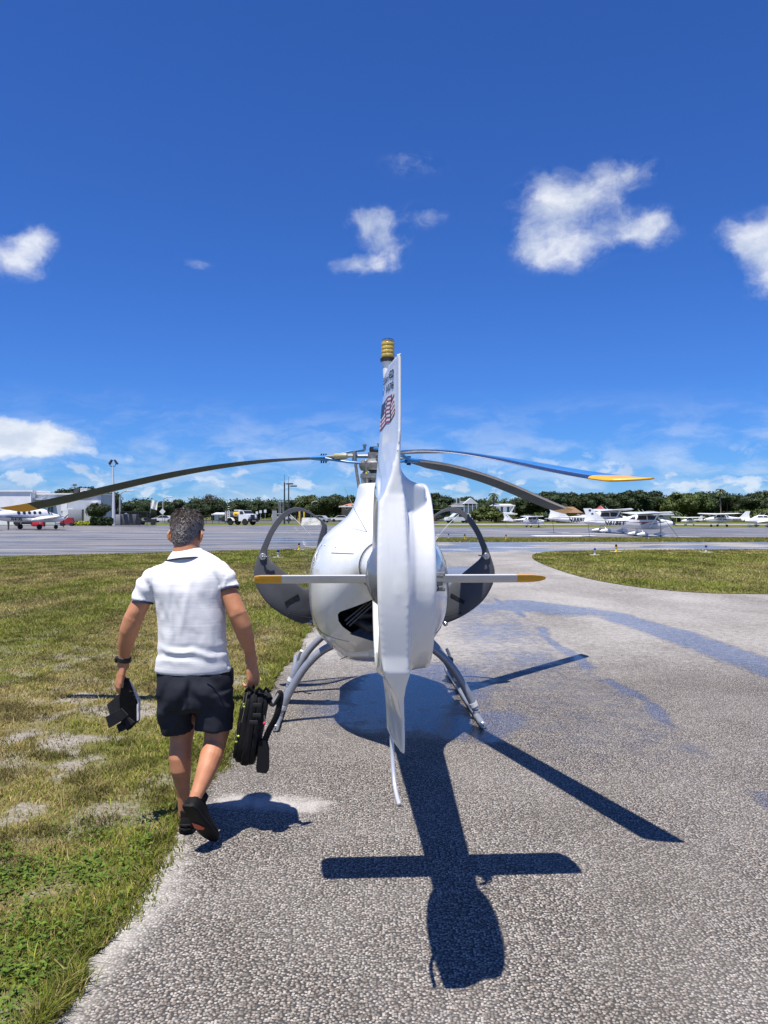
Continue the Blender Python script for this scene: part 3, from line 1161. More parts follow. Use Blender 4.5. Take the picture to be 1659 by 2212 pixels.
LEFT_T = [(262, 1084, 215, 'oak'), (292, 1086, 230, 'oak'), (322, 1085, 240, 'oak'), (350, 1083, 225, 'oak'), (388, 1079, 210, 'oak'), (426, 1080, 220, 'oak'), (458, 1066, 232, 'thin'), (462, 1080, 215, 'oak'), (492, 1090, 235, 'oak'),
          (507, 1080, 205, 'oak'), (536, 1088, 235, 'oak'), (560, 1082, 225, 'oak'), (588, 1082, 230, 'oak'), (612, 1084, 240, 'oak'), (640, 1080, 215, 'oak'), (668, 1068, 190, 'lime'), (700, 1070, 185, 'oak'), (733, 1068, 190, 'oak'), (765, 1070, 195, 'oak'), (790, 1072, 200, 'oak')]
RIGHT_T = [(912, 1072, 190, 'oak'), (938, 1064, 200, 'oak'), (962, 1074, 195, 'oak'), (1004, 1072, 215, 'oak'), (1036, 1078, 180, 'oak'), (1062, 1090, 178, 'oak'), (1098, 1082, 205, 'oak'), (1120, 1078, 190, 'lime'), (1150, 1068, 185, 'oak'), (1184, 1060, 180, 'oak'), (1222, 1064, 185, 'oak'),
           (1254, 1066, 185, 'oak'), (1290, 1064, 180, 'oak'), (1330, 1063, 178, 'oak'), (1372, 1059, 176, 'oak'), (1402, 1060, 182, 'oak'), (1434, 1074, 220, 'thin'), (1466, 1063, 170, 'lime'), (1500, 1064, 172, 'lime'), (1530, 1061, 176, 'oak'), (1556, 1068, 185, 'oak'), (1580, 1070, 180, 'oak'),
           (1610, 1064, 176, 'oak'), (1640, 1062, 174, 'oak'), (1668, 1058, 172, 'oak'), (1700, 1056, 172, 'oak')]
WORD = {'oak': 'dark green oak', 'lime': 'light green leafy tree', 'thin': 'sparse tree with bare twigs'}
ORD = ['first', 'second', 'third', 'fourth', 'fifth', 'sixth', 'seventh', 'eighth', 'ninth', 'tenth', 'eleventh', 'twelfth', 'thirteenth', 'fourteenth', 'fifteenth', 'sixteenth', 'seventeenth', 'eighteenth', 'nineteenth', 'twentieth', 'twenty-first', 'twenty-second', 'twenty-third', 'twenty-fourth', 'twenty-fifth', 'twenty-sixth']
for i, (u, v, y, k) in enumerate(LEFT_T):
    far_tree(u, v, y, k, '%s, %s from the floodlight mast in the left far tree row' % (WORD[k], ORD[i]), 1.15)
for i, (u, v, y, k) in enumerate(RIGHT_T):
    far_tree(u, v, y, k, '%s, %s from the helicopter in the right far tree row' % (WORD[k], ORD[i]), 1.25)
for i, (u, v, y) in enumerate([(940, 1112, 175), (975, 1113, 176), (1042, 1100, 160), (1056, 1097, 158), (1135, 1110, 172), (1165, 1108, 172), (1200, 1106, 170), (1240, 1104, 172), (1340, 1104, 170), (1385, 1106, 168), (1535, 1108, 165), (1570, 1104, 165), (1610, 1102, 165), (1650, 1100, 165)]):
    far_tree(u, v, y, 'shrub', 'bushy undergrowth, %s clump from the helicopter below the far right tree row' % ORD[i], 1.5)
# trees behind the white building
for i, (u, v, y, k) in enumerate([(188, 1050, 140, 'oak'), (160, 1052, 142, 'oak'), (222, 1060, 132, 'oak'), (212, 1085, 122, 'oak'), (140, 1056, 146, 'oak')]):
    far_tree(u, v, y, k, 'dark broadleaf tree behind the white building, %s of its clump from the tallest' % ORD[i], 1.0)
# the solid mass of wood beyond the rows
def far_wood():
    r = np.random.RandomState(5)
    blobs = []
    for k in range(150):
        x = -190 + 380 * (k + r.rand()) / 150
        if -14 < x < 14 and False:
            continue
        h = 6.0 + 2.2 * r.rand()
        blobs.append((x, 268 + 18 * r.rand(), h * .48, 3.4, 3.0, h * .52))
    me = crown_mesh(9, blobs, 40000, .32, M_OAK, .85)
    o = link('far_wood', me)
    tag(o, 'dark green wood closing the horizon behind the tree rows', 'wood', kind='stuff')


far_wood()
palm(1066, 1060, 165, 'tall fan palm standing above the trees between the two pale houses', .85, .22)
palm(1089, 1074, 200, 'small distant palm to the right of the tall palm between houses', .6, .16)
palm(1556, 1051, 150, 'tallest slender fan palm far right, its head clear of the trees', .75, .13)
palm(648, 1075, 180, 'fan palm head above the trees behind the dark light poles', .7, .2)
for i, (u, v, y) in enumerate([(1383, 1097, 168), (1408, 1097, 166), (1441, 1099, 160), (1457, 1097, 162)]):
    palm(u, v, y, 'short cabbage palm before the dark trees, %s from the gazebo' % ORD[i], 1.15, .2)
for i, (u, v) in enumerate([(12, 1056), (52, 1056), (110, 1060), (132, 1059), (170, 1060), (225, 1058)]):
    palm(u, v - 3, 150, 'palm top peeping over the white building roof, %s from the picture edge' % ORD[i], 1.2, .2)

# ---------------------------------------------------------------- buildings
M_STUCCO = mat('white_stucco', (0.82, 0.82, 0.81), 0.85, var=0.06, vscale=0.8)
M_STUCCO2 = mat('pale_grey_stucco', (0.52, 0.55, 0.58), 0.85, var=0.06, vscale=0.8)
M_WIN = mat('window_glass_dark', (0.02, 0.045, 0.05), 0.08, coat=0.4)
M_FRAME = mat('white_trim', (0.70, 0.70, 0.69), 0.6)
M_SHINGLE = mat('grey_shingle', (0.13, 0.13, 0.14), 0.9, var=0.2, vscale=3)
M_TILER = mat('red_roof', (0.30, 0.045, 0.035), 0.7, var=0.2, vscale=3)
M_TILEO = mat('orange_clay_roof', (0.50, 0.16, 0.07), 0.8, var=0.2, vscale=3)
M_BROWN = mat('brown_roof', (0.22, 0.13, 0.07), 0.85, var=0.2, vscale=3)
M_DGREY = mat('dark_grey_paint', (0.10, 0.10, 0.105), 0.6)
M_MGREY = mat('mid_grey_paint', (0.30, 0.31, 0.32), 0.6)
M_POLE = mat('galvanised_pole', (0.42, 0.43, 0.44), 0.5, metal=0.3)
M_BPOLE = mat('dark_bronze_pole', (0.035, 0.037, 0.045), 0.5)
M_LAMPW = mat('lamp_lens', (0.75, 0.76, 0.76), 0.3)


def part(name, m, parent, fn, smooth=True):
    mb = MB()
    fn(mb)
    return mb.build(name, m, parent, smooth)


def bx(name, c, s, m, parent, ch=0.0, rz=0.0):
    mb = MB()
    mb.box(c, s, ch=ch, rz=rz)
    return mb.build(name, m, parent)


# white terminal building on the left: two blocks, the right one receding
B0 = 121.0
bl = empty('terminal_building', (world_at(100, HY, B0).x, B0, 0))
tag(bl, 'low white flat-roofed airport building behind the twin-engined airplane', 'building')
ox = bl.location.x


def bX(u, y=B0):
    return (u - CX) * y / F - ox


def bZ(v, y=B0):
    return CAMH - (v - HY) * y / F


xa, xb = bX(-60), bX(69)
bx('wall', ((xa + xb) / 2, 3, bZ(1062) / 2), (xb - xa, 6, bZ(1062)), M_STUCCO, bl)
bx('parapet_cap', ((xa + xb) / 2, 3, bZ(1060.5)), (xb - xa + .4, 6.4, .22), M_STUCCO, bl)
xc = bX(182)
xd = bX(212)
bx('wall', ((xb + xd) / 2, 4.2, bZ(1068) / 2), (xd - xb, 6, bZ(1068)), M_STUCCO2, bl)
bx('roof_edge', ((xb + xd) / 2, 4.2, bZ(1066.5)), (xd - xb + .3, 6.5, .2), M_STUCCO, bl)
for (u0, u1, v0, v1, kind) in ((70, 88, 1082, 1096, 'w'), (95, 109, 1086, 1108, 'w'), (190, 201, 1092, 1128, 'd'), (118, 123, 1074, 1078, 'v')):
    f = bx('window' if kind != 'd' else 'door', ((bX(u0) + bX(u1)) / 2, 1.19, (bZ(v0) + bZ(v1)) / 2), (bX(u1) - bX(u0), .10, bZ(v0) - bZ(v1)), M_FRAME, bl)
    n = 1 if kind == 'v' else 2
    for k in range(n):
        w_ = (bX(u1) - bX(u0)) / n - .10
        bx('pane', (bX(u0) + (k + .5) * (bX(u1) - bX(u0)) / n, 1.11, (bZ(v0) + bZ(v1)) / 2), (w_, .06, bZ(v0) - bZ(v1) - .14), M_WIN, f)
for (u0, u1, v) in ((70, 90, 1078), (94, 112, 1080), (191, 206, 1086)):
    bx('awning', ((bX(u0) + bX(u1)) / 2, .75, bZ(v)), (bX(u1) - bX(u0), .9, .16), M_FRAME, bl)
bx('rooftop_unit', (bX(164), 3.8, bZ(1060)), (1.2, 1.2, 1.0), M_MGREY, bl)
for k in range(4):
    bx('louvre', (bX(164), 3.17, bZ(1063) + .2 * k), (1.1, .06, .08), M_FRAME, bl)
part('antenna_mast', M_DGREY, bl, lambda q: (q.cyl((bX(142), 3.5, bZ(1068)), (bX(142), 3.5, bZ(1044)), .06, 8), q.box((bX(140), 3.5, bZ(1052)), (.9, .06, .10)), q.box((bX(140), 3.5, bZ(1048)), (.9, .06, .10)), q.box((bX(142), 3.5, bZ(1046)), (.6, .1, .35))))
part('satellite_dish', M_BPOLE, bl, lambda q: q.lathe([(.02, 0), (.25, -.02), (.42, -.10), (.40, -.11), (.02, -.03)], 'Y', (bX(147), 3.3, bZ(1059)), 18))
part('downpipe', M_STUCCO, bl, lambda q: q.cyl((bX(67.5), -.08, 0), (bX(67.5), -.08, bZ(1066)), .07, 8))
bx('electric_cabinet', (bX(163), .2, bZ(1113)), (2.2, .9, 1.9), M_MGREY, bl, ch=.04)
bx('cabinet_stand', (bX(163), .2, bZ(1126)), (2.0, .7, .7), M_DGREY, bl)
bx('service_door', (bX(140), 1.17, bZ(1115)), (1.6, .08, 2.4), M_STUCCO, bl)
bx('wall_panel', (bX(132), 1.17, bZ(1094)), (1.0, .10, 1.4), M_STUCCO, bl)

# hedge and shrubs at its foot
def hedge(name, u0, u1, v0, v1, y, m, label, n=900, leaf=.12):
    x0, x1 = (u0 - CX) * y / F, (u1 - CX) * y / F
    h = CAMH - (v0 - HY) * y / F
    k = max(3, int((x1 - x0) / .8))
    blobs = [(x0 + (x1 - x0) * (i + .5) / k, rnd.random() * .3, h * .5, (x1 - x0) / k * .75, .7, h * (.45 + .1 * rnd.random())) for i in range(k)]
    cx0 = (x0 + x1) / 2
    blobs = [(b[0] - cx0,) + b[1:] for b in blobs]
    o = link(name, crown_mesh(77, blobs, n, leaf, m, .85), None, (cx0, y, 0))
    tag(o, label, 'hedge' if name == 'hedge' else 'shrub')
    return o


hedge('hedge', 153, 202, 1126, 1134, 116, M_YHEDGE, 'bright yellow-green clipped hedge in front of the white building')
hedge('shrub', 196, 214, 1116, 1134, 115, M_OAK, 'dark spiky shrub at the right end of the yellow hedge', 500, .2)
hedge('shrub', 214, 242, 1119, 1133, 114, M_OAK, 'dark low shrubs beside the floodlight mast foot', 500, .2)


def house(name, u0, u1, vbase, veave, vridge, y, wallm, roofm, label, hip=True, windows=(), depth=8.0, extra=None):
    x0, x1 = (u0 - CX) * y / F, (u1 - CX) * y / F
    cx0 = (x0 + x1) / 2
    zb = 0.0
    ze, zr = CAMH - (veave - HY) * y / F, CAMH - (vridge - HY) * y / F
    h = empty(name, (cx0, y, 0))
    w_ = x1 - x0
    bx('wall', (0, depth / 2, ze / 2), (w_, depth, ze), wallm, h)
    r = MB()
    o = .6
    ins = w_ * .36 if hip else 0
    vs = [(-w_ / 2 - o, -o, ze), (w_ / 2 + o, -o, ze), (w_ / 2 + o, depth + o, ze), (-w_ / 2 - o, depth + o, ze), (-w_ / 2 + ins, depth / 2, zr), (w_ / 2 - ins, depth / 2, zr)]
    r.add(vs, [(0, 1, 5, 4), (1, 2, 5), (2, 3, 4, 5), (3, 0, 4), (3, 2, 1, 0)])
    r.build('roof', roofm, h, smooth=False)
    bx('fascia', (0, -o - .03, ze - .02), (w_ + 2 * o, .08, .28), M_FRAME, h)
    for (fx, z0, ww, hh) in windows:
        f = bx('window', (fx * w_ / 2, -.04, z0), (ww, .12, hh), M_FRAME, h)
        bx('pane', (fx * w_ / 2, -.11, z0), (ww - .2, .06, hh - .2), M_WIN, f)
    tag(h, label, 'house')
    return h


hs1 = house('house', 980, 1024, 1125, 1093, 1082, 166, M_STUCCO2, M_SHINGLE, 'two-storey pale house with grey hipped roof and columned porch above the right door', True, ((-.55, 4.6, .8, 1.3), (-.2, 2.2, .8, 1.4), (-.75, 2.2, .8, 1.4)))
pr = MB()
pr.add([(-.2, -1.6, 3.9), (2.9, -1.6, 3.9), (1.35, -1.6, 5.2), (-.2, 1.5, 3.9), (2.9, 1.5, 3.9), (1.35, 1.5, 5.2)], [(0, 1, 2), (3, 5, 4), (0, 2, 5, 3), (1, 4, 5, 2), (0, 3, 4, 1)])
pr.build('porch_gable', M_STUCCO2, hs1, smooth=False)
for k in range(4):
    bx('porch_column', (-.1 + k * .9, -1.5, 1.95), (.13, .13, 3.9), M_STUCCO2, hs1)
hs2 = house('house', 1072, 1106, 1125, 1092, 1088, 164, M_FRAME, M_STUCCO2, 'white flat-topped house with outside stairs between the trees', False, ((-.3, 2.6, .7, 1.6), (.5, 2.6, .7, 1.6)), 6)
part('outside_stair', M_STUCCO2, hs2, lambda q: q.prism([(.2, -.9, .0), (2.0, -.9, 3.0), (2.0, -.9, 3.5), (.0, -.9, .3)], (0, .5, 0)))
house('bungalow', 1074, 1110, 1125, 1110, 1107, 158, mat('ochre_wall', (0.42, 0.33, 0.10), 0.8), M_STUCCO2, 'low ochre shed with pale roof below the white house', False, (), 5)
house('house', 738, 782, 1125, 1094, 1087, 176, mat('tan_wall', (0.36, 0.25, 0.17), 0.8), M_TILEO, 'house with orange clay roof half hidden behind the helicopter', True, ((-.5, 3.3, .8, 1.1), (.1, 3.3, .8, 1.1), (.6, 3.3, .8, 1.1)))
house('bungalow', 1392, 1447, 1125, 1111, 1104, 155, M_STUCCO2, M_MGREY, 'low grey house under the palms behind the nearest parked airplane', True, ((-.4, 1.5, 1.0, 1.0), (.3, 1.5, 1.0, 1.0)))
house('bungalow', 1585, 1640, 1125, 1098, 1090, 210, M_STUCCO2, M_BROWN, 'grey-roofed house almost lost among the trees at far right', True, ((0, 1.5, 1.0, 1.0),))
house('bungalow', 463, 482, 1130, 1111, 1107, 190, M_FRAME, M_STUCCO2, 'small white canopy roof below the trees right of the man\'s head', False, (), 4)
# pavilion and gazebo
pv = empty('pavilion', (world_at(1228, HY, 150).x, 150, 0), 0, (.62, .62, .85))
tag(pv, 'open brown-roofed pavilion behind the second parked airplane', 'pavilion')
r = MB()
r.add([(-3.8, -3, 2.3), (3.8, -3, 2.3), (3.8, 3, 2.3), (-3.8, 3, 2.3), (-1.6, 0, 3.7), (1.6, 0, 3.7)], [(0, 1, 5, 4), (1, 2, 5), (2, 3, 4, 5), (3, 0, 4), (3, 2, 1, 0)])
r.build('roof', M_BROWN, pv, smooth=False)
for sx in (-3.2, -1, 1, 3.2):
    bx('post', (sx, -2.6, 1.15), (.25, .25, 2.3), M_BROWN, pv)
bx('back_wall', (0, 2.6, 1.1), (6.5, .2, 2.2), mat('ochre_wall', (0.42, 0.33, 0.10), 0.8), pv)
bx('red_bench', (.8, -1.5, .45), (1.6, .6, .5), M_TILER, pv)
gz = empty('gazebo', (world_at(1297, HY, 140).x, 140, 0), 0, (.56, .56, .72))
tag(gz, 'small white gazebo with a peaked red roof behind the parked airplanes', 'gazebo')
r = MB()
r.add([(-2.1, -2.1, 2.9), (2.1, -2.1, 2.9), (2.1, 2.1, 2.9), (-2.1, 2.1, 2.9), (0, 0, 4.6)], [(0, 1, 4), (1, 2, 4), (2, 3, 4), (3, 0, 4), (3, 2, 1, 0)])
r.build('roof', M_TILER, gz, smooth=False)
for sx in (-1.5, 1.5):
    for sy in (-1.5, 1.5):
        bx('post', (sx, sy, 1.45), (.4, .4, 2.9), M_FRAME, gz)
bx('parapet', (0, -1.5, .5), (3.0, .25, 1.0), M_FRAME, gz)
bx('back_wall', (0, 1.5, 1.3), (3.0, .2, 2.6), M_STUCCO2, gz)

# ---------------------------------------------------------------- poles, fence, signs
fl = empty('floodlight_mast', (world_at(245.5, HY, 116).x, 116, 0))
tag(fl, 'tall tapering white floodlight mast with twin lamps beside the building', 'light pole')
ztop = CAMH + (HY - 1006) * 116 / F
part('mast', mat('white_mast', (0.62, 0.63, 0.64), 0.5), fl, lambda q: q.tube([(0, 0, 0), (0, 0, ztop * .5), (-.15, 0, ztop)], [.30, .19, .10], 10))
part('fork', M_BPOLE, fl, lambda q: (q.tube([(-.75, 0, ztop + .5), (-.5, 0, ztop - .05), (-.15, 0, ztop - .2), (.2, 0, ztop - .05), (.35, 0, ztop + .35)], .05, 8)))
for dx, t in ((-.45, .5), (.35, -.6)):
    mb = MB()
    mb.box((dx, 0, ztop + .55), (.22, .6, .8), ch=.05, rot=Matrix.Rotation(t, 3, 'Y'))
    mb.build('floodlight', M_BPOLE, fl)


def street_lamp(u, vtop, vbase, y, reach, label, m=M_POLE, box=False):
    p = world_at(u, HY, y)
    zt = CAMH + (HY - vtop) * y / F
    s = empty('street_lamp', (p.x, y, 0))
    if box:
        part('pole', m, s, lambda q: q.tube([(0, 0, 0), (0, 0, zt)], [.14, .11], 8))
        part('finial', m, s, lambda q: q.cyl((0, 0, zt), (0, 0, zt + reach * .9), .03, 6))
        bx('lamp_head', (reach * .6, 0, zt - .25), (reach * .75, .5, .22), m, s, ch=.03)
        bx('arm', (reach * .15, 0, zt - .25), (reach * .4, .1, .08), m, s)
    else:
        part('pole', m, s, lambda q: q.tube(catmull([(0, 0, 0), (0, 0, zt * .6), (0, 0, zt - 1.2), (reach * .12, 0, zt - .35), (reach * .5, 0, zt)], 4), [.14] * 9 + [.09] * 8, 8))
        bx('lamp_head', (reach * .78, 0, zt + .02), (reach * .55, .35, .2), M_LAMPW, s, ch=.06)
    tag(s, label, 'street lamp')
    return s


street_lamp(259, 1060, 1130, 125, 2.2, 'curved-arm street lamp just right of the floodlight mast')
street_lamp(352, 1074, 1125, 165, 2.0, 'curved-arm street lamp beside the diamond road sign')
street_lamp(236, 1074, 1125, 150, -2.0, 'street lamp arm showing left of the floodlight mast')
street_lamp(614.5, 1042, 1120, 130, 1.5, 'taller of the two dark parking-lot light poles above the left door', M_BPOLE, True)
street_lamp(623.5, 1047, 1120, 138, 1.5, 'shorter right-hand dark parking-lot light pole above the left door', M_BPOLE, True)
street_lamp(672, 1083, 1120, 185, 1.6, 'thin curved street lamp seen against trees above the left door')
for i, (u, v) in enumerate(((603, 1082), (606.5, 1084), (611.5, 1082))):
    fp = part('flag_pole', M_POLE, None, lambda q: q.tube([(0, 0, 0), (0, 0, CAMH + (HY - v) * 150 / F)], [.10, .05], 6))
    fp.location = (world_at(u, HY, 150).x, 150, 0)
    tag(fp, 'slim grey pole left of the dark light poles, %s of three' % ORD[i], 'pole', 'slim poles by the parking lot')
for (u, v, y, lab) in ((1112, 1078, 185, 'wooden utility pole with crossarm beside the white house'), (1571, 1063, 175, 'wooden utility pole against the dark trees at far right')):
    zt = CAMH + (HY - v) * y / F
    up_ = empty('utility_pole', (world_at(u, HY, y).x, y, 0))
    part('pole', M_TRUNK, up_, lambda q: q.tube([(0, 0, 0), (0, 0, zt)], [.2, .13], 8))
    bx('crossarm', (0, 0, zt * .62), (2.2, .14, .16), M_TRUNK, up_)
    tag(up_, lab, 'utility pole')

# black chain-link fence: posts and rails each a part, wires joined
def fence(u0, u1, y, vtop, n, label, mesh=True):
    x0, x1 = (u0 - CX) * y / F, (u1 - CX) * y / F
    h = CAMH - (vtop - HY) * y / F
    fe = empty('chain_link_fence', (x0, y, 0))
    for k in range(n + 1):
        mb = MB()
        mb.cyl((0, 0, 0), (0, 0, h), .045, 6)
        mb.build('post', M_BPOLE, fe, loc=((x1 - x0) * k / n, 0, 0))
    for z in (h - .05, .08):
        mb = MB()
        mb.cyl((0, 0, z), (x1 - x0, 0, z), .03, 6)
        mb.build('rail', M_BPOLE, fe)
    if mesh:
        mb = MB()
        L = x1 - x0
        st = .22
        k = -h
        while k < L:
            a, b = max(k, 0), min(k + h, L)
            if b > a:
                mb.tube([(a, 0, a - k), (b, 0, b - k)], .004, 3)
                mb.tube([(a, .01, h - (a - k)), (b, .01, h - (b - k))], .004, 3)
            k += st
        w_ = mb.build('wire_mesh', M_BPOLE, fe)
        w_['kind'] = 'stuff'
    tag(fe, label, 'fence')
    return fe


fence(241, 337, 116.5, 1105, 5, 'tall black chain-link fence round the enclosure beside the floodlight mast')
fence(356, 432, 138, 1113, 6, 'lower black chain-link fence running behind the man\'s head')
fence(432, 500, 138, 1113, 5, 'black chain-link fence between the man\'s head and the fuel truck')
gen = bx('generator', (0, 0, .85), (3.2, 1.4, 1.7), M_DGREY, None, ch=.05)
gen.location = (world_at(275, HY, 119).x, 119, 0)
tag(gen, 'dark grey generator cabinet behind the tall fence', 'generator')
gen2 = bx('utility_box', (0, 0, .8), (1.3, 1.0, 1.6), M_MGREY, None, ch=.05)
gen2.location = (world_at(254, HY, 118.5).x, 118.5, 0)
tag(gen2, 'light grey box beside the generator behind the tall fence', 'utility box')
sg_ = empty('road_sign', (world_at(351, HY, 135).x, 135, 0))
zc = CAMH - (1105 - HY) * 135 / F
part('post', M_POLE, sg_, lambda q: q.cyl((0, 0, 0), (0, 0, zc + .4), .05, 6))
part('plate', M_LAMPW, sg_, lambda q: q.prism([(-.55, -.08, zc), (0, -.08, zc - .55), (.55, -.08, zc), (0, -.08, zc + .55)], (0, .03, 0)))
tag(sg_, 'diamond-shaped road sign on a post, seen from behind', 'road sign')
for i, (u, v, y) in enumerate(((563, 1122, 160), (573, 1121, 158), (555, 1124, 165))):
    s_ = empty('small_sign', (world_at(u, HY, y).x, y, 0))
    z = CAMH - (v - HY) * y / F + 1.6
    part('post', M_POLE, s_, lambda q: q.cyl((0, 0, 0), (0, 0, z), .04, 6))
    bx('plate', (0, -.06, z), (.5, .03, .6), M_LAMPW, s_)
    tag(s_, 'small white sign on a post behind the fuel truck, %s by closeness to it' % ORD[i], 'sign', 'small signs behind the fuel truck')
bs = bx('notice_board', (0, 0, 1.2), (.9, .12, 2.4), M_MGREY, None)
bs.location = (world_at(593, HY, 150).x, 150, 0)
tag(bs, 'upright grey board standing right of the fuel truck', 'board')
for i, (u, y) in enumerate(((647, 121), (657, 122.5))):
    b_ = part('bollard', mat('yellow_bollard', (0.62, 0.40, 0.03), 0.5), None, lambda q: q.lathe([(.14, 0), (.14, 2.2), (.10, 2.3), (.02, 2.34)], 'Z', (0, 0, 0), 12))
    b_.location = (world_at(u, HY, y).x, y, 0)
    tag(b_, 'tall yellow bollard seen through the left door window, %s one' % ('left' if i == 0 else 'right'), 'bollard')
# pale barrier with lettering seen through the left door window
br_ = empty('barrier', (world_at(672, HY, 119).x, 119, 0))
wB = (694 - 652) * 119 / F
part('block', mat('weathered_white_concrete', (0.50, 0.48, 0.43), 0.85, var=0.3, vscale=1.5), br_, lambda q: q.prism([(-wB / 2, -.4, 0), (wB / 2, -.4, 0), (wB / 2 - .1, .1, 1.15), (-wB / 2 + .15, .1, 1.15)], (0, .5, 0)))
vv, ff = text_mesh('AOV1', 1.0, .02)
wx = max(p[0] for p in vv)
mb = MB()
mb.add([((p[0] / wx - .5) * 1.7, -.41 + .5 * (.32 + p[1] * .45) / 1.15 - .012, .32 + p[1] * .62) for p in vv], ff)
mb.build('lettering', mat('faded_white_lettering', (0.60, 0.585, 0.54), 0.8), br_, smooth=False)
tag(br_, 'weathered pale concrete barrier with faded lettering seen through the left door window', 'barrier')

# ---------------------------------------------------------------- taxiway edge lights
M_BLACK = mat('black_rubber', (0.012, 0.012, 0.013), 0.55, var=0.2, vscale=40)
M_LBLUE = mat('blue_lens', (0.012, 0.02, 0.16), 0.15)
M_LYEL = mat('yellow_light_body', (0.68, 0.42, 0.02), 0.5)
M_LWHT = mat('grey_light_body', (0.42, 0.42, 0.42), 0.5)
M_PAD = mat('light_pad', (0.62, 0.58, 0.26), 0.8)
M_PADW = mat('light_pad_white', (0.60, 0.58, 0.46), 0.8)


def taxi_light(u, v, yellow, label, sc=1.0):
    y = ground_y(v)
    t = empty('taxiway_light', (world_at(u, HY, y).x, y, .012), 0, sc * .64)
    m = M_LYEL if yellow else M_LWHT
    bx('pad', (0, 0, .02), (.80, .62, .05), M_PAD if yellow else M_PADW, t, ch=.01)
    part('stem', m, t, lambda q: q.lathe([(.09, .04), (.07, .07), (.065, .30), (.10, .32), (.10, .37), (.06, .38)], 'Z', (0, 0, 0), 12))
    part('lens', M_BLACK if yellow else M_LBLUE, t, lambda q: q.lathe([(.07, .38), (.085, .42), (.085, .52), (.05, .58), (.01, .60)], 'Z', (0, 0, 0), 12))
    tag(t, label, 'taxiway light', 'taxiway edge lights')
    return t


taxi_light(601, 1205, False, 'blue-topped taxiway light in the grass below the left door window', .85)
taxi_light(646, 1189, True, 'yellow taxiway light at the far grass edge seen in the left door window', .95)
taxi_light(1285, 1200, False, 'grey taxiway light with blue lens, left one on the right lawn', .82)
taxi_light(1331, 1193, True, 'yellow taxiway light on the right lawn beside the grey one', .95)
taxi_light(1525, 1194, False, 'grey taxiway light standing alone at the right of the right lawn', .9)
taxi_light(969, 1163.5, False, 'grey taxiway light on the far strip, in the right door window', .9)
taxi_light(1004, 1166, True, 'yellow taxiway light on the far strip, in the right door window', 1.0)
taxi_light(1093, 1166, True, 'yellow taxiway light on the far strip, just right of the right door', .9)
taxi_light(1401, 1165, False, 'small grey light on the far strip below the nearest parked airplane', .6)

# ---------------------------------------------------------------- parked airplanes
M_PLANE = mat('airplane_white', (0.78, 0.78, 0.78), 0.3, coat=0.3)
M_PWIN = mat('airplane_window', (0.025, 0.03, 0.035), 0.1, coat=0.4)
M_MAROON = mat('maroon_stripe', (0.30, 0.015, 0.04), 0.4)
M_BLACKP = mat('black_stripe', (0.018, 0.018, 0.022), 0.4)
M_NAVYP = mat('navy_stripe', (0.015, 0.022, 0.085), 0.4)
M_TYRE = mat('tyre_rubber', (0.014, 0.014, 0.015), 0.8)
M_HUBM = mat('wheel_hub', (0.55, 0.55, 0.55), 0.4, metal=0.5)
M_PBLADE = mat('prop_blade_black', (0.03, 0.03, 0.032), 0.4)

HIGH = Loft([(-5.45, .045, 1.28, 1.44, 2), (-5.0, .10, 1.22, 1.50, 2), (-3.6, .23, 1.06, 1.60, 2.2), (-2.2, .36, .88, 1.74, 2.4), (-1.3, .48, .76, 1.96, 2.8), (-.7, .53, .70, 2.12, 3.2), (.3, .54, .66, 2.14, 3.2), (.75, .54, .66, 2.06, 3.0),
             (1.25, .52, .68, 1.70, 2.8), (1.7, .48, .74, 1.62, 2.6), (2.2, .36, .88, 1.52, 2.4), (2.45, .22, 1.0, 1.44, 2.2)])


def side_patch(loft, poly, side, off=.012, sub=6):
    """polygon in (s, z) laid on the fuselage side; returns verts and faces"""
    pts = []
    for i in range(len(poly)):
        a, b = np.array(poly[i]), np.array(poly[(i + 1) % len(poly)])
        for k in range(sub):
            pts.append(a + (b - a) * k / sub)
    c = np.mean(pts, 0)
    lay = [[p + (c - p) * f for p in pts] for f in (0, .5)]
    n = len(pts)
    vs = [(p[0], side * (loft.half(p[0], p[1]) + off), p[1]) for l in lay for p in l] + [(c[0], side * (loft.half(c[0], c[1]) + off), c[1])]
    fs = [(i, (i + 1) % n, n + (i + 1) % n, n + i) for i in range(n)] + [(n + i, n + (i + 1) % n, 2 * n) for i in range(n)]
    return vs, fs


def side_text(loft, s, s0, z0, h, side, shear=.25, bold=.035):
    vv, ff = text_mesh(s, 1.0, bold, shear, 2, 1.05)
    y1 = max(p[1] for p in vv)
    out = []
    for p in vv:
        x, z = p[0] / y1 * h * .92, p[1] / y1 * h
        ss = s0 + x * (1 if side < 0 else -1)
        out.append((ss, side * (loft.half(ss, z0 + z) + .055), z0 + z))
    return out, ff


def wheel(parent, c, r, w_, pant=False, m=None):
    wv = empty('wheel', c)
    wv.parent = parent
    mb = MB()
    mb.lathe([(r * .55, -w_ / 2), (r * .9, -w_ / 2), (r, -w_ * .3), (r, w_ * .3), (r * .9, w_ / 2), (r * .55, w_ / 2)], 'Y', (0, 0, 0), 18)
    mb.build('tyre', M_TYRE, wv)
    mb = MB()
    mb.lathe([(.01, -w_ * .42), (r * .58, -w_ * .40), (r * .58, w_ * .40), (.01, w_ * .42)], 'Y', (0, 0, 0), 14)
    mb.build('rim', M_HUBM, wv)
    if pant:
        mb = MB()
        Loft([(-.62, .03, -.02, .06, 2), (-.35, .11, -.10, .16, 2), (0, .15, -.13, .24, 2.2), (.25, .14, -.13, .22, 2.2), (.42, .05, -.04, .08, 2)]).mesh_into(mb, lambda s, x, z: Vector((s, x, z)), 16, 12)
        mb.build('wheel_fairing', M_PLANE, wv)
    return wv


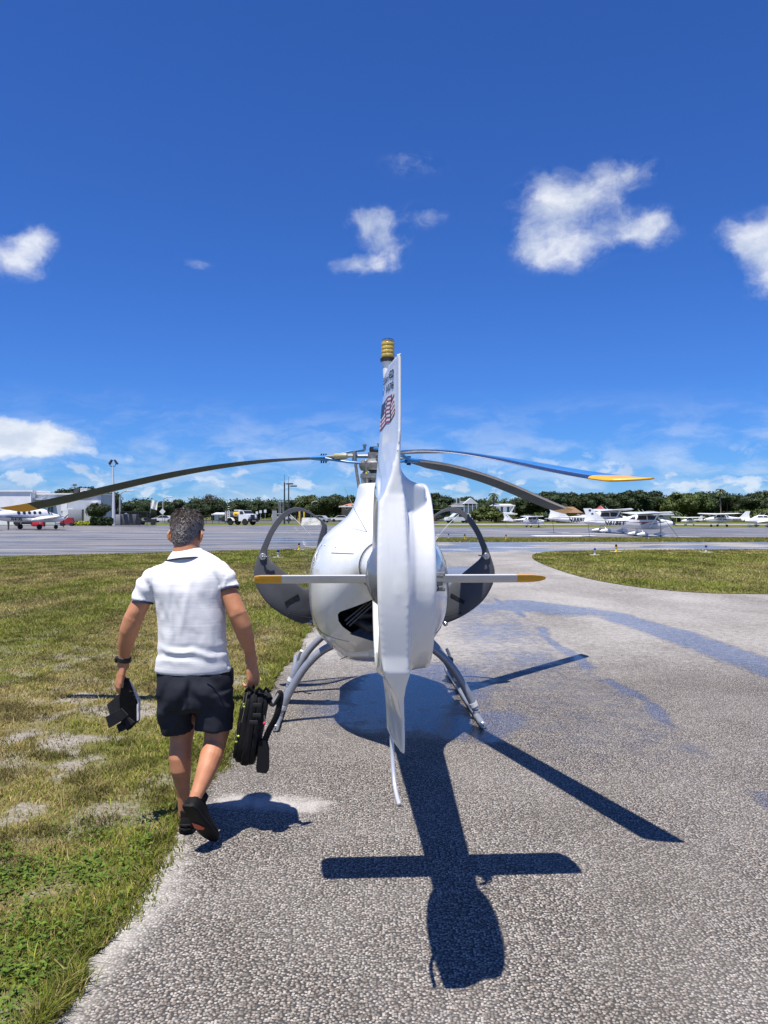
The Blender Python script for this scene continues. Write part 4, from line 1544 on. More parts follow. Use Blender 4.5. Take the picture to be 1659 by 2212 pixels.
def high_wing(u_tail, v_wheel, length_px, heading, reg, stripe, pants, label, zmul=.93, reg_h=.42, decals=True):
    """single-engined high-wing airplane; own axes: +x nose, +y left wing"""
    y = ground_y(v_wheel)
    sc = length_px * y / F / 7.9
    x = world_at(u_tail, HY, y).x + math.cos(heading) * 5.4 * sc
    t = empty('airplane', (x, y, -.01), heading, (sc, sc, sc * zmul))
    mb = MB()
    HIGH.mesh_into(mb, lambda s, a, z: Vector((s, a, z)), 28, 40)
    fu = mb.build('fuselage', M_PLANE, t)
    mb = MB()
    for sd_ in (-1, 1):
        rings_ = []
        for (yy, xl, xt, th, dz) in ((0, .80, -.78, .17, 0), (2.5, .80, -.76, .16, .06), (5.2, .62, -.52, .11, .14), (5.5, .40, -.44, .05, .16)):
            rings_.append([(xl, sd_ * yy, 2.14 + dz), (xl - .25, sd_ * yy, 2.14 + dz + th), (xt + .5, sd_ * yy, 2.14 + dz + th * .6), (xt, sd_ * yy, 2.14 + dz), (xt + .5, sd_ * yy, 2.14 + dz - .02), (xl - .2, sd_ * yy, 2.14 + dz - .05)])
        mb.rings(rings_)
    mb.build('wing', M_PLANE, t)
    mb = MB()
    mb.prism([(-3.55, -.05, 1.52), (-4.75, -.04, 2.66), (-4.85, -.035, 2.72), (-5.52, -.03, 2.70), (-5.30, -.03, 2.1), (-5.50, -.03, 1.34), (-4.9, -.04, 1.34)], (0, .08, 0))
    fin_ = mb.build('tail_fin', M_PLANE, t)
    for sd_ in (-1, 1):
        mb = MB()
        mb.prism([(-4.55, 0, 1.38), (-4.75, sd_ * 1.6, 1.38), (-5.35, sd_ * 1.72, 1.38), (-5.62, sd_ * .9, 1.38), (-5.60, 0, 1.38)], (0, 0, .07))
        mb.build('tailplane', M_PLANE, t)
        mb = MB()
        mb.tube([(.25, sd_ * .52, .86), (.30, sd_ * 2.6, 2.14)], [(.09, .03)] * 2, 8)
        mb.build('wing_strut', M_PLANE, t)
        mb = MB()
        mb.tube([(-.45, sd_ * .4, .78), (-.50, sd_ * .9, .52), (-.52, sd_ * 1.2, .22)], [(.06, .03)] * 3, 8)
        mb.build('gear_leg', M_PLANE, t)
        wheel(t, (-.52, sd_ * 1.25, .20), .20, .15, pants)
    mb = MB()
    mb.cyl((1.45, 0, .22), (1.50, 0, .85), .05, 8)
    mb.build('nose_leg', M_PLANE, t)
    wheel(t, (1.42, 0, .18), .18, .13, pants)
    mb = MB()
    mb.lathe([(.17, 2.42), (.16, 2.52), (.11, 2.66), (.02, 2.76)], 'X', (0, 0, 1.22), 14)
    mb.build('spinner', M_PLANE if not decals else M_PBLADE, t)
    mb = MB()
    mb.tube([(2.52, -.95, 1.02), (2.55, -.4, 1.13), (2.55, 0, 1.22), (2.55, .4, 1.31), (2.52, .95, 1.42)], [(.02, .05), (.02, .08), (.03, .05), (.02, .08), (.02, .05)], 8)
    mb.build('propeller', M_PBLADE, t)
    for sd_ in (-1, 1):
        for poly in ([(-1.55, 1.66), (-1.05, 1.66), (-.98, 1.96), (-1.15, 1.93)], [(-.90, 1.60), (-.02, 1.60), (-.02, 2.00), (-.74, 1.99)], [(.08, 1.60), (.92, 1.60), (.70, 2.00), (.08, 2.01)]):
            v_, f_ = side_patch(HIGH, poly, sd_)
            mb = MB()
            mb.add(v_, f_)
            mb.build('side_window', M_PWIN, fu)
    # windscreen wraps the front of the cabin
    mb = MB()
    rr = []
    for s in (.80, .95, 1.10, 1.22):
        hw0, zb, zt, ex = HIGH.at(s)
        zc, hh = (zb + zt) / 2, (zt - zb) / 2
        row = []
        for k in range(9):
            a = math.pi * (.12 + .76 * k / 8)
            c, si = math.cos(a), math.sin(a)
            q = (abs(c) ** ex + abs(si) ** ex) ** (-1 / ex)
            row.append((s, (hw0 + .012) * c * q, zc + (hh + .012) * si * q))
        rr.append(row)
    mb.rings(rr, cap0=False, cap1=False, close=False)
    mb.build('windscreen', M_PWIN, fu)
    if reg:
        for sd_ in (-1, 1):
            h = reg_h
            v_, f_ = side_text(HIGH, reg, -3.75 if sd_ < 0 else -2.15, 1.10, h, sd_)
            mb = MB()
            mb.add(v_, f_)
            mb.build('registration', M_BLACKP, fu, smooth=False)
    if decals:
        for sd_ in (-1, 1):
            for (poly, m) in (([(-5.2, 1.47), (-3.6, 1.53), (-1.6, 1.45), (-1.6, 1.48), (-3.6, 1.56), (-5.2, 1.50)], M_BLACKP), ([(-1.9, 1.36), (-.6, 1.34), (-.35, 1.26), (-.55, 1.12), (-.15, 1.24), (.1, 1.34), (1.1, 1.48), (-.1, 1.38), (-.5, 1.39)], M_MAROON),
                              ([(.15, 1.16), (.42, 1.18), (1.3, 1.44), (2.1, 1.46), (1.3, 1.40), (.45, 1.13)], M_BLACKP), ([(-5.3, 1.36), (-5.05, 1.40), (-4.95, 1.44), (-5.15, 1.52), (-5.05, 1.44)], M_MAROON)):
                v_, f_ = side_patch(HIGH, poly, sd_, .016, 3)
                mb = MB()
                mb.add(v_, f_)
                mb.build('stripe', m, fu)
            mb = MB()
            yy = -.052 if sd_ < 0 else .052
            mb.add([(-5.05, yy, 2.42), (-4.85, yy, 2.42), (-4.85, yy, 2.60), (-5.05, yy, 2.60)], [(0, 1, 2, 3)])
            mb.build('fin_emblem', M_BLACKP, fin_, smooth=False)
            mb = MB()
            mb.add([(-4.85, yy, 2.12), (-4.60, yy, 2.12), (-4.64, yy, 2.22), (-4.72, yy, 2.28), (-4.81, yy, 2.22)], [(0, 1, 2, 3, 4)])
            mb.build('fin_emblem', M_BLACKP, fin_, smooth=False)
        for (a, b) in (((-5.1, -.0, 1.25), (-5.0, -.1, .02)), ((.5, -2.6, 2.1), (1.9, -2.9, .02)), ((.5, -2.6, 2.1), (.35, -2.9, .02))):
            mb = MB()
            mb.cyl(a, b, .018, 5)
            mb.build('tie_down_rope', M_BLACKP, t)
        for k in (0, .35):
            mb = MB()
            mb.tube([(-.3 + k, 0, 2.25), (-.62 + k, 0, 2.62)], [.015, .01], 5)
            mb.build('aerial', M_PLANE, t)
    elif stripe:
        for sd_ in (-1, 1):
            v_, f_ = side_patch(HIGH, [(2.2, 1.30), (.6, 1.28), (-1.6, 1.18), (-3.0, 1.22), (-1.6, 1.30), (.6, 1.42)], sd_, .016, 4)
            mb = MB()
            mb.add(v_, f_)
            mb.build('stripe', stripe, fu)
    tag(t, label, 'airplane', 'small airplanes tied down on the right')
    return t


high_wing(1263, 1158.3, 190, R(0), 'N6186T', None, True, 'nearest white high-wing airplane with maroon and black stripes marked N6186T')
high_wing(1186, 1150.7, 186, R(1), 'N3552C', None, True, 'white high-wing airplane marked N3552C, half hidden behind the nearest one')
high_wing(1087, 1138.9, 90, R(8), 'N52054', None, False, 'small white high-wing airplane marked N52054, farther off and alone', .92, .44)
high_wing(1526, 1135.2, 64, R(180 + 28), 'N5023C', None, False, 'small white high-wing airplane nose left behind the marked red-striped one', .98, .40, False)
high_wing(1625, 1137.5, 106, R(180 + 10), 'N735TF', M_MAROON, False, 'white high-wing airplane nose left with dark red stripe marked N735TF', .92, .34, False)

# low-wing airplane cut by the right edge
LOW = Loft([(-4.6, .06, 1.0, 1.25, 2), (-3.0, .25, .80, 1.36, 2.2), (-1.4, .46, .62, 1.50, 2.4), (-.4, .54, .56, 1.62, 2.6), (.8, .54, .56, 1.60, 2.6), (1.5, .52, .60, 1.44, 2.5), (2.2, .46, .68, 1.36, 2.4), (2.75, .24, .86, 1.22, 2.2)])
yL = ground_y(1138.3)
scl = .86
lw = empty('airplane', (world_at(1606, HY, yL).x + 2.75 * scl, yL, -.01), R(180 + 6), (scl, scl, scl * .95))
mb = MB()
LOW.mesh_into(mb, lambda s, a, z: Vector((s, a, z)), 26, 34)
fu = mb.build('fuselage', M_PLANE, lw)
mb = MB()
for sd_ in (-1, 1):
    mb.rings([[(xl, sd_ * yy, .72 + dz), (xl - .3, sd_ * yy, .72 + dz + th), (xt, sd_ * yy, .72 + dz), (xl - .3, sd_ * yy, .72 + dz - .05)] for (yy, xl, xt, th, dz) in ((.3, 1.0, -.9, .2, 0), (4.7, .7, -.7, .12, .42))])
mb.build('wing', M_PLANE, lw)
mb = MB()
mb.prism([(-3.2, -.04, 1.3), (-4.1, -.04, 2.2), (-4.8, -.03, 2.2), (-4.75, -.03, 1.1)], (0, .08, 0))
mb.build('tail_fin', M_PLANE, lw)
mb = MB()
mb.prism([(-4.0, -1.9, 1.15), (-4.7, -1.9, 1.15), (-4.7, 1.9, 1.15), (-4.0, 1.9, 1.15)], (0, 0, .07))
mb.build('tailplane', M_PLANE, lw)
mb = MB()
Loft([(-1.6, .2, 1.35, 1.62, 2), (-.8, .42, 1.4, 1.92, 2.2), (.2, .46, 1.4, 1.98, 2.3), (.9, .40, 1.4, 1.80, 2.2), (1.45, .2, 1.38, 1.5, 2)]).mesh_into(mb, lambda s, a, z: Vector((s, a, z)), 22, 18)
mb.build('cabin_top', M_PLANE, lw)
for sd_ in (-1, 1):
    for (a, b) in ((-.75, -.1), (0, .8)):
        mb = MB()
        mb.box(((a + b) / 2, sd_ * .43, 1.70), (b - a, .06, .24), ch=.02)
        mb.build('side_window', M_PWIN, lw)
    mb = MB()
    mb.cyl((-.1, sd_ * 1.5, .2), (-.1, sd_ * 1.5, .8), .05, 6)
    mb.build('gear_leg', M_PLANE, lw)
    wheel(lw, (-.1, sd_ * 1.5, .2), .2, .15, True)
wheel(lw, (1.9, 0, .18), .18, .13, True)
mb = MB()
mb.lathe([(.16, 2.72), (.12, 2.86), (.02, 2.98)], 'X', (0, 0, 1.04), 12)
mb.build('spinner', M_PBLADE, lw)
for k in (-.4, .5):
    mb = MB()
    mb.tube([(k, 0, 1.95), (k - .4, 0, 2.35)], .015, 5)
    mb.build('aerial', M_PLANE, lw)
tag(lw, 'white low-wing airplane nose left, cut off by the right picture edge', 'airplane', 'small airplanes tied down on the right')

# twin-engined airplane on the left, seen from behind its right side
TW = Loft([(-5.6, .08, 1.35, 1.65, 2), (-4.4, .30, 1.15, 1.85, 2), (-2.8, .58, .95, 2.15, 2.1), (-1.2, .70, .82, 2.36, 2.2), (.6, .70, .80, 2.40, 2.2), (1.6, .66, .82, 2.30, 2.2), (2.4, .54, .86, 1.90, 2.2), (3.6, .36, .95, 1.62, 2.1), (4.4, .10, 1.15, 1.40, 2)])
yT = ground_y(1143.5)
scT = 1.0
aT = R(55)
tw = empty('twin_airplane', (0, yT, -.01), aT, (scT, scT, scT))
tw.location.x = world_at(66, HY, yT).x
mb = MB()
TW.mesh_into(mb, lambda s, a, z: Vector((s, a, z)), 30, 44)
fu = mb.build('fuselage', M_PLANE, tw)
mb = MB()
mb.prism([(-3.3, -.07, 2.0), (-4.9, -.05, 3.85), (-5.9, -.04, 3.85), (-6.0, -.04, 1.5), (-5.0, -.06, 1.5)], (0, .12, 0))
fi = mb.build('tail_fin', M_PLANE, tw)
for (z0, z1, m) in ((3.10, 3.22, M_NAVYP), (2.80, 3.02, M_NAVYP)):
    mb = MB()
    mb.prism([(-4.15 - (z0 - 2.9) * .85, -.085, z0), (-5.93, -.085, z0), (-5.93, -.085, z1), (-4.15 - (z1 - 2.9) * .85, -.085, z1)], (0, .16, 0))
    mb.build('fin_stripe', m, fi)
for sd_ in (-1, 1):
    mb = MB()
    mb.prism([(-4.6, sd_ * .05, 1.72), (-5.0, sd_ * 2.5, 1.72), (-5.75, sd_ * 2.5, 1.72), (-5.95, sd_ * .05, 1.72)], (0, 0, .10))
    mb.build('tailplane', M_PLANE, tw)
    mb = MB()
    mb.rings([[(xl, sd_ * yy, .95 + dz), (xl - .35, sd_ * yy, .95 + dz + th), (xt, sd_ * yy, .95 + dz), (xl - .35, sd_ * yy, .95 + dz - .05)] for (yy, xl, xt, th, dz) in ((.4, 1.5, -.7, .24, 0), (2.0, 1.35, -.6, .22, .12), (5.4, .8, -.25, .12, .48), (5.8, .45, -.1, .05, .54))])
    wg = mb.build('wing', M_PLANE, tw)
    mb = MB()
    Loft([(-1.0, .10, .98, 1.18, 2), (-.2, .34, .85, 1.42, 2.2), (1.0, .42, .82, 1.56, 2.3), (2.2, .38, .86, 1.50, 2.3), (2.75, .20, 1.0, 1.36, 2)]).mesh_into(mb, lambda s, a, z: Vector((s, a + sd_ * 1.95, z)), 20, 22)
    nc = mb.build('engine_nacelle', M_PLANE, tw)
    mb = MB()
    mb.lathe([(.19, 2.72), (.15, 2.9), (.02, 3.08)], 'X', (0, sd_ * 1.95, 1.18), 12)
    mb.build('spinner', M_PLANE, nc)
    for k in range(3):
        a = R(90 + 120 * k + 60)
        mb = MB()
        mb.tube([(2.84, sd_ * 1.95 + math.cos(a) * r_, 1.18 + math.sin(a) * r_) for r_ in (.12, .5, .98)], [(.03, .06), (.025, .10), (.015, .07)], 8)
        mb.build('propeller_blade', M_PBLADE, nc)
    mb = MB()
    mb.cyl((-.1, sd_ * 1.95, .3), (.0, sd_ * 1.9, 1.0), .07, 8)
    mb.build('gear_leg', M_PLANE, tw)
    wheel(tw, (-.1, sd_ * 1.95, .30), .30, .2)
    for k in range(5):
        s0 = -1.75 + k * .62
        v_, f_ = side_patch(TW, [(s0 + .19 * math.cos(a), 1.88 + .19 * math.sin(a)) for a in [6.2832 * q / 10 for q in range(10)]], sd_, .015, 1)
        mb = MB()
        mb.add(v_, f_)
        mb.build('cabin_window', M_PWIN, fu)
    for poly in ([(1.75, 1.80), (2.05, 1.74), (2.02, 2.05), (1.72, 2.14)], [(2.15, 1.72), (2.45, 1.66), (2.25, 1.95)]):
        v_, f_ = side_patch(TW, poly, sd_, .015, 4)
        mb = MB()
        mb.add(v_, f_)
        mb.build('cockpit_window', M_PWIN, fu)
    for (z0, z1, m) in ((1.30, 1.44, M_NAVYP), (1.50, 1.53, M_NAVYP)):
        v_, f_ = side_patch(TW, [(-5.0, z0 + .12), (-2, z0), (1, z0), (3.8, z0), (3.9, z1), (1, z1), (-2, z1), (-5.0, z1 + .1)], sd_, .016, 4)
        mb = MB()
        mb.add(v_, f_)
        mb.build('stripe', m, fu)
    v_, f_ = side_text(TW, 'N47RL', -2.55 if sd_ < 0 else -.6, 1.02, .34, sd_, 0, .03)
    mb = MB()
    mb.add(v_, f_)
    mb.build('registration', M_BLACKP, fu, smooth=False)
mb = MB()
mb.cyl((3.1, 0, .25), (3.0, 0, .95), .06, 8)
mb.build('nose_leg', M_PLANE, tw)
wheel(tw, (3.1, 0, .24), .24, .16)
tag(tw, 'white twin-engined propeller airplane with navy stripes marked N47RL', 'airplane')

# ---------------------------------------------------------------- road vehicles
M_CARGLASS = mat('car_glass', (0.02, 0.025, 0.03), 0.08, coat=0.4)
M_TANK = mat('polished_tank', (0.42, 0.42, 0.44), 0.28, metal=0.8)
M_TRUCKW = mat('truck_white', (0.76, 0.77, 0.77), 0.35, coat=0.3)
M_WRAP = mat('yellow_wrap', (0.75, 0.48, 0.02), 0.4)
M_REDL = mat('red_letter', (0.40, 0.04, 0.02), 0.4)

yF = ground_y(1134)
tr_ = empty('fuel_truck', (world_at(529, HY, yF).x, yF, -.03), R(-24), (1.06, 1.06, 1.06))
uF = yF / F                                     # metres per picture unit there


def fz(v):
    return CAMH - (v - HY) * uF + .03


def fx(u):
    return (u - 531) * uF


bx('chassis', (fx(528), 0, .85), (fx(560) - fx(498), .9, .22), M_BLACKP, tr_)
mb = MB()
zc, rt = (fz(1105.5) + fz(1120)) / 2, (fz(1105.5) - fz(1120)) / 2
mb.lathe([(.1, fx(504)), (rt * .85, fx(504) + .06), (rt, fx(504) + .25), (rt, fx(524) - .2), (rt * .85, fx(524)), (.1, fx(524) + .03)], 'X', (0, 0, zc), 28)
tk = mb.build('tank', M_TANK, tr_)
mb = MB()
for_ = [[(x_, -rt * 1.012 * math.cos(a), zc + rt * 1.012 * math.sin(a)) for a in np.linspace(-.45, .75, 10)] for x_ in (fx(507.5), fx(520))]
mb.rings(for_, cap0=False, cap1=False, close=False)
mb.build('tank_wrap', M_WRAP, tk)
vv, ff = text_mesh('Titan', 1.0, .04, .2)
wx = max(p[0] for p in vv)
mb = MB()
mb.add([(fx(510.5) + p[0] / wx * (fx(517) - fx(510.5)), -rt * 1.03, zc - .08 + p[1] * .34) for p in vv], ff)
mb.build('lettering', M_REDL, tk, smooth=False)
bx('tank_walkway', (fx(515), 0, fz(1104)), (fx(523) - fx(507), .5, .15), M_LAMPW, tr_)
mb = MB()
prof = [(fx(526), fz(1126)), (fx(526), fz(1105.5)), (fx(528), fz(1104.5)), (fx(536), fz(1104.5)), (fx(540), fz(1111)), (fx(548), fz(1113)), (fx(549.5), fz(1117)), (fx(549.5), fz(1126))]
mb.prism([(x, -1.1, z) for x, z in prof], (0, 2.2, 0))
cabo = mb.build('cab', M_TRUCKW, tr_, angle=20)
mb = MB()
mb.prism([(fx(536.6), -1.0, fz(1105.4)), (fx(540.2), -1.0, fz(1110.8)), (fx(540.2), 1.0, fz(1110.8)), (fx(536.6), 1.0, fz(1105.4))], (.03, 0, .02))
mb.build('windscreen', M_CARGLASS, cabo)
mb = MB()
mb.prism([(fx(529), -1.12, fz(1112)), (fx(529), -1.12, fz(1106)), (fx(535.5), -1.12, fz(1106)), (fx(538.3), -1.12, fz(1111)), (fx(536), -1.12, fz(1112))], (0, .02, 0))
mb.build('side_window', M_CARGLASS, cabo)
bx('grille', (fx(549.8), 0, fz(1117.5)), (.10, 1.0, .7), M_DGREY, cabo)
for sy in (-.85, .85):
    bx('headlight', (fx(549.8), sy, fz(1119)), (.10, .3, .25), M_LAMPW, cabo)
bx('bumper', (fx(551), 0, fz(1124.5)), (.35, 2.4, .45), M_BLACKP, tr_, ch=.05)
bx('number_plate', (fx(551) + .2, 0, fz(1125)), (.03, .9, .25), M_LAMPW, tr_)
for (u, yy) in ((505, -.95), (505, .95), (541, -1.0), (541, 1.0)):
    wheel(tr_, (fx(u), yy, .50), .50, .30)
for yy in (-.95, .95):
    mb = MB()
    mb.tube([(fx(505) + .62 * math.cos(a), yy, .5 + .62 * math.sin(a)) for a in np.linspace(.2, 2.9, 9)], [(.30, .03)] * 9, 8, side=(0, 1, 0))
    mb.build('mudguard', M_TRUCKW, tr_)
rk = empty('rear_rack', (0, 0, 0))
rk.parent = tr_
for u in (494, 498.5, 503):
    mb = MB()
    mb.cyl((fx(u), -1.0, .6), (fx(u), -1.0, fz(1105)), .05, 6)
    mb.build('rack_post', M_LAMPW, rk)
for k in range(7):
    mb = MB()
    mb.cyl((fx(499), -1.0, .8 + k * .33), (fx(503), -1.0, .8 + k * .33), .035, 6)
    mb.build('rung', M_LAMPW, rk)
bx('hose_cabinet', (fx(494), 0, 1.2), (.5, 2.0, 1.6), M_DGREY, tr_, ch=.05)
bx('pump_box', (fx(499), 0, 1.5), (.5, 1.8, 1.0), M_MGREY, tr_, ch=.05)
tag(tr_, 'white fuel truck with silver tank and yellow wrap parked on the apron edge', 'truck')


def car(u, v, y, m, label, kind='sedan', heading=0.0, sc=1.0, cat='car'):
    p = world_at(u, HY, y)
    c = empty('parked_car' if kind != 'pickup' else 'pickup_truck', (p.x, y, -.03), heading, sc)
    prof = {'sedan': [(-2.2, .35), (-2.25, .8), (-1.6, .95), (-1.0, 1.42), (.5, 1.45), (1.2, .98), (2.1, .82), (2.25, .4)],
            'suv': [(-2.2, .4), (-2.25, 1.0), (-2.1, 1.6), (-1.6, 1.72), (.5, 1.72), (1.2, 1.12), (2.1, 1.0), (2.25, .45)],
            'pickup': [(-2.7, .45), (-2.72, 1.05), (-.6, 1.05), (-.5, 1.75), (.9, 1.78), (1.5, 1.15), (2.5, 1.05), (2.65, .5)]}[kind]
    mb = MB()
    mb.prism([(x, -.88, z) for x, z in prof], (0, 1.76, 0))
    b_ = mb.build('body', m, c, angle=25)
    win = {'sedan': [(-1.45, 1.0), (-.95, 1.36), (.45, 1.38), (1.0, 1.0)], 'suv': [(-2.0, 1.1), (-1.9, 1.58), (.45, 1.62), (1.0, 1.14)], 'pickup': [(-.4, 1.15), (-.35, 1.66), (.82, 1.68), (1.3, 1.18)]}[kind]
    for sy in (-.90, .88):
        mb = MB()
        mb.prism([(x, sy, z) for x, z in win], (0, .02, 0))
        mb.build('side_window', M_CARGLASS, c)
    for wx_ in ((-1.4, 1.4) if kind != 'pickup' else (-1.7, 1.7)):
        for sy in (-.82, .82):
            wheel(c, (wx_, sy, .34), .34, .2)
    for sx in (prof[0][0] - .02, prof[-1][0] + .02):
        for sy in (-.6, .6):
            bx('light', (sx, sy, .75), (.04, .3, .14), M_TILER if sx < 0 else M_LAMPW, c)
    tag(c, label, cat)
    return c


M_SILV = mat('car_silver', (0.55, 0.56, 0.57), 0.3, metal=0.4)
M_WCAR = mat('car_white', (0.74, 0.74, 0.74), 0.3, coat=0.3)
M_DCAR = mat('car_dark', (0.03, 0.033, 0.04), 0.25, coat=0.4)
car(284, 1126, 124, M_SILV, 'silver pickup truck parked behind the black fence', 'pickup', R(175), .95, 'pickup')
car(353, 1122, 160, M_WCAR, 'white car passing on the road behind the diamond sign', 'sedan', R(180))
car(496, 1122, 175, M_DCAR, 'dark car under the small white canopy roof', 'sedan', 0)
car(735, 1122, 172, M_WCAR, 'white car parked below the orange-roofed house, left one', 'sedan', R(180))
car(772, 1122, 170, M_SILV, 'silver car parked below the orange-roofed house, right one', 'sedan', R(180))
car(690, 1124, 160, M_SILV, 'silver car seen through the left door window above the barrier', 'sedan', R(160))
car(610, 1120, 185, M_WCAR, 'white van parked among boats left of the dark light poles', 'suv', R(20), 1.1, 'van')
car(988, 1119, 150, M_WCAR, 'white sport utility car seen through the top of the right door window', 'suv', R(195), 1.1)
car(1247, 1117, 158, M_WCAR, 'white car parked beside the brown pavilion', 'suv', R(180), 1.0)
# black utility cart with a flag
cart = empty('utility_cart', (world_at(316, HY, 119).x, 119, -.03), R(180 + 12))
M_CART = mat('cart_black', (0.016, 0.016, 0.017), 0.5)
part('body', M_CART, cart, lambda q: q.prism([(-1.5, -.7, .45), (-1.5, -.7, 1.0), (-.3, -.7, .98), (-.1, -.7, .7), (.6, -.7, .7), (.9, -.7, 1.05), (1.5, -.7, .95), (1.6, -.7, .5)], (0, 1.4, 0)))
for sx, sy in ((-.3, -.65), (-.3, .65), (.85, -.65), (.85, .65)):
    mb = MB()
    mb.cyl((sx, sy, .9), (sx * .9 + .05, sy, 2.05), .035, 6)
    mb.build('cage_post', M_CART, cart)
bx('cage_roof', (.28, 0, 2.07), (1.5, 1.5, .07), M_CART, cart)
bx('seat', (.1, 0, 1.05), (.5, 1.2, .5), M_CART, cart, ch=.08)
for sx in (-1.0, 1.05):
    for sy in (-.65, .65):
        wheel(cart, (sx, sy, .33), .33, .26)
tag(cart, 'black open utility cart with roll cage parked on the grass edge', 'cart')
fg = empty('flag', (world_at(323, HY, 119.6).x, 119.6, 0))
part('staff', M_POLE, fg, lambda q: q.cyl((0, 0, .4), (.25, 0, 4.0), .025, 6))
mb = MB()
vs = []
for i in range(7):
    for j in range(5):
        vs.append((.25 + i * .17 - .03 * j, .10 * math.sin(i * 1.4 + j * .5), 3.95 - j * .33 - .05 * i))
mb.add(vs, [(i * 5 + j, (i + 1) * 5 + j, (i + 1) * 5 + j + 1, i * 5 + j + 1) for i in range(6) for j in range(4)])
mb.build('cloth', mat('white_flag_cloth', (0.74, 0.74, 0.66), 0.8), fg)
tag(fg, 'small white chequer-edged flag flying above the black utility cart', 'flag')
# red tug, red box and chocks under the twin
tg = empty('tow_tug', (world_at(146, HY, 112).x, 112, -.02), R(10))
M_REDP = mat('red_machine_paint', (0.34, 0.02, 0.03), 0.45)
part('body', M_REDP, tg, lambda q: q.prism([(-.9, -.5, .3), (-1.0, -.5, .9), (-.2, -.5, 1.25), (.7, -.5, 1.2), (.9, -.5, .6), (.8, -.5, .3)], (0, 1.0, 0)))
for sx in (-.7, .6):
    for sy in (-.5, .5):
        wheel(tg, (sx, sy, .26), .26, .16)
part('drawbar', M_BLACKP, tg, lambda q: q.tube([(-.9, 0, .45), (-1.4, 0, .3), (-1.7, 0, .35)], .05, 6))
tag(tg, 'small red tow tug in front of the yellow hedge', 'tug')
rb = bx('red_cover', (0, 0, .45), (1.6, .9, .9), mat('bright_red_cloth', (0.60, 0.02, 0.03), 0.7), None, ch=.15)
rb.location = (world_at(84, HY, 108).x, 108, -.02)
tag(rb, 'bright red covered box standing under the twin airplane wing', 'box')
gt = empty('fuel_cart', (world_at(58, HY, 112).x, 112, -.02))
bx('body', (0, 0, .7), (3.4, 1.2, .9), M_CART, gt, ch=.08)
bx('hood', (-1.0, 0, 1.2), (1.2, 1.1, .3), M_REDP, gt, ch=.08)
for sx in (-1.2, 1.2):
    wheel(gt, (sx, -.6, .32), .32, .2)
tag(gt, 'dark ground cart in the shadow beneath the twin airplane tail', 'cart')
# person at the twin's tail
wp_ = empty('person', (world_at(18, HY, 86).x, 86, -.02), R(90))
mb = MB()
for sx in (-.1, .1):
    mb.tube([(sx, .05 * sx, .04), (sx, 0, .48), (sx * .9, 0, .9)], [.06, .075, .10], 10, roundcap=True)
    mb.tube([(sx * 2.1, 0, 1.42), (sx * 2.5, .06, 1.15), (sx * 1.6, .24, 1.02)], [.055, .05, .04], 8, roundcap=True)
mb.tube([(0, 0, .85), (0, 0, 1.1), (0, .0, 1.38), (0, 0, 1.50)], [(.17, .12), (.16, .11), (.21, .12), (.08, .07)], 14, side=(1, 0, 0), roundcap=True)
mb.ball((0, .02, 1.66), (.085, .10, .12))
mb.cyl((0, 0, 1.48), (0, .01, 1.6), .055, 10)
pm = remesh(mb.mesh('body', [M_PLANE]), .025, 3)
pm.materials.clear()
skinf = mat('far_skin', (0.40, 0.20, 0.12), .6)
for q in (skinf, mat('khaki_trousers', (0.30, 0.27, 0.20), .9), mat('white_tee', (0.70, 0.70, 0.70), .9)):
    pm.materials.append(q)
cz = np.empty(len(pm.polygons) * 3, dtype=np.float32)
pm.polygons.foreach_get('center', cz)
cz = cz.reshape(-1, 3)
pm.polygons.foreach_set('material_index', np.where(cz[:, 2] < .95, 1, np.where((cz[:, 2] < 1.5) & ((np.abs(cz[:, 0]) < .24) | (cz[:, 2] > 1.2)), 2, 0)).astype(np.int32))
link('body', pm, wp_)
tag(wp_, 'person in white shirt and khaki trousers standing at the twin airplane tail', 'person')
# red helicopter far behind the right door
rh = empty('helicopter', (world_at(925, HY, 140).x, 140, -.03), R(15))
mb = MB()
Loft([(-1.6, .2, 1.0, 1.5, 2), (-1.0, .55, .65, 1.85, 2.2), (0, .68, .5, 1.95, 2.4), (.9, .6, .5, 1.6, 2.3), (1.5, .2, .7, 1.0, 2)]).mesh_into(mb, lambda s, x, z: Vector((s, x, z)), 20, 20)
mb.build('fuselage', M_REDP, rh)
part('tail_boom', M_REDP, rh, lambda q: q.tube([(-1.4, 0, 1.35), (-5.6, 0, 1.5)], [.18, .08], 10))
part('tail_fin', M_REDP, rh, lambda q: q.prism([(-5.2, -.03, 1.4), (-5.9, -.03, 2.3), (-6.1, -.03, 2.3), (-5.8, -.03, .9)], (0, .06, 0)))
part('mast', M_REDP, rh, lambda q: q.tube([(-.2, 0, 1.8), (-.2, 0, 2.6)], [(.3, .12), (.12, .06)], 10))
for k in (0, math.pi):
    part('rotor_blade', M_WRAP, rh, lambda q: q.tube([(-.2 + math.cos(k + .2) * r_, math.sin(k + .2) * r_, 2.65 - .012 * r_ * r_) for r_ in (.1, 2, 4.6)], [(.02, .12)] * 3, 6, side=(0, 0, 1)))
for sy in (-.85, .85):
    part('skid', M_BLACKP, rh, lambda q: q.tube([(-1.4, sy, .06), (1.2, sy, .06), (1.6, sy, .2)], .05, 8))
    part('skid_leg', M_BLACKP, rh, lambda q: q.tube([(.5, sy, .06), (.4, sy * .5, .6)], .04, 6))
    part('skid_leg', M_BLACKP, rh, lambda q: q.tube([(-.7, sy, .06), (-.7, sy * .5, .6)], .04, 6))
    part('cabin_window', M_PWIN, rh, lambda q: q.box((.45, sy * .72, 1.35), (.8, .06, .5), ch=.02))
tag(rh, 'distant red helicopter half hidden behind the white tail and right door', 'helicopter')

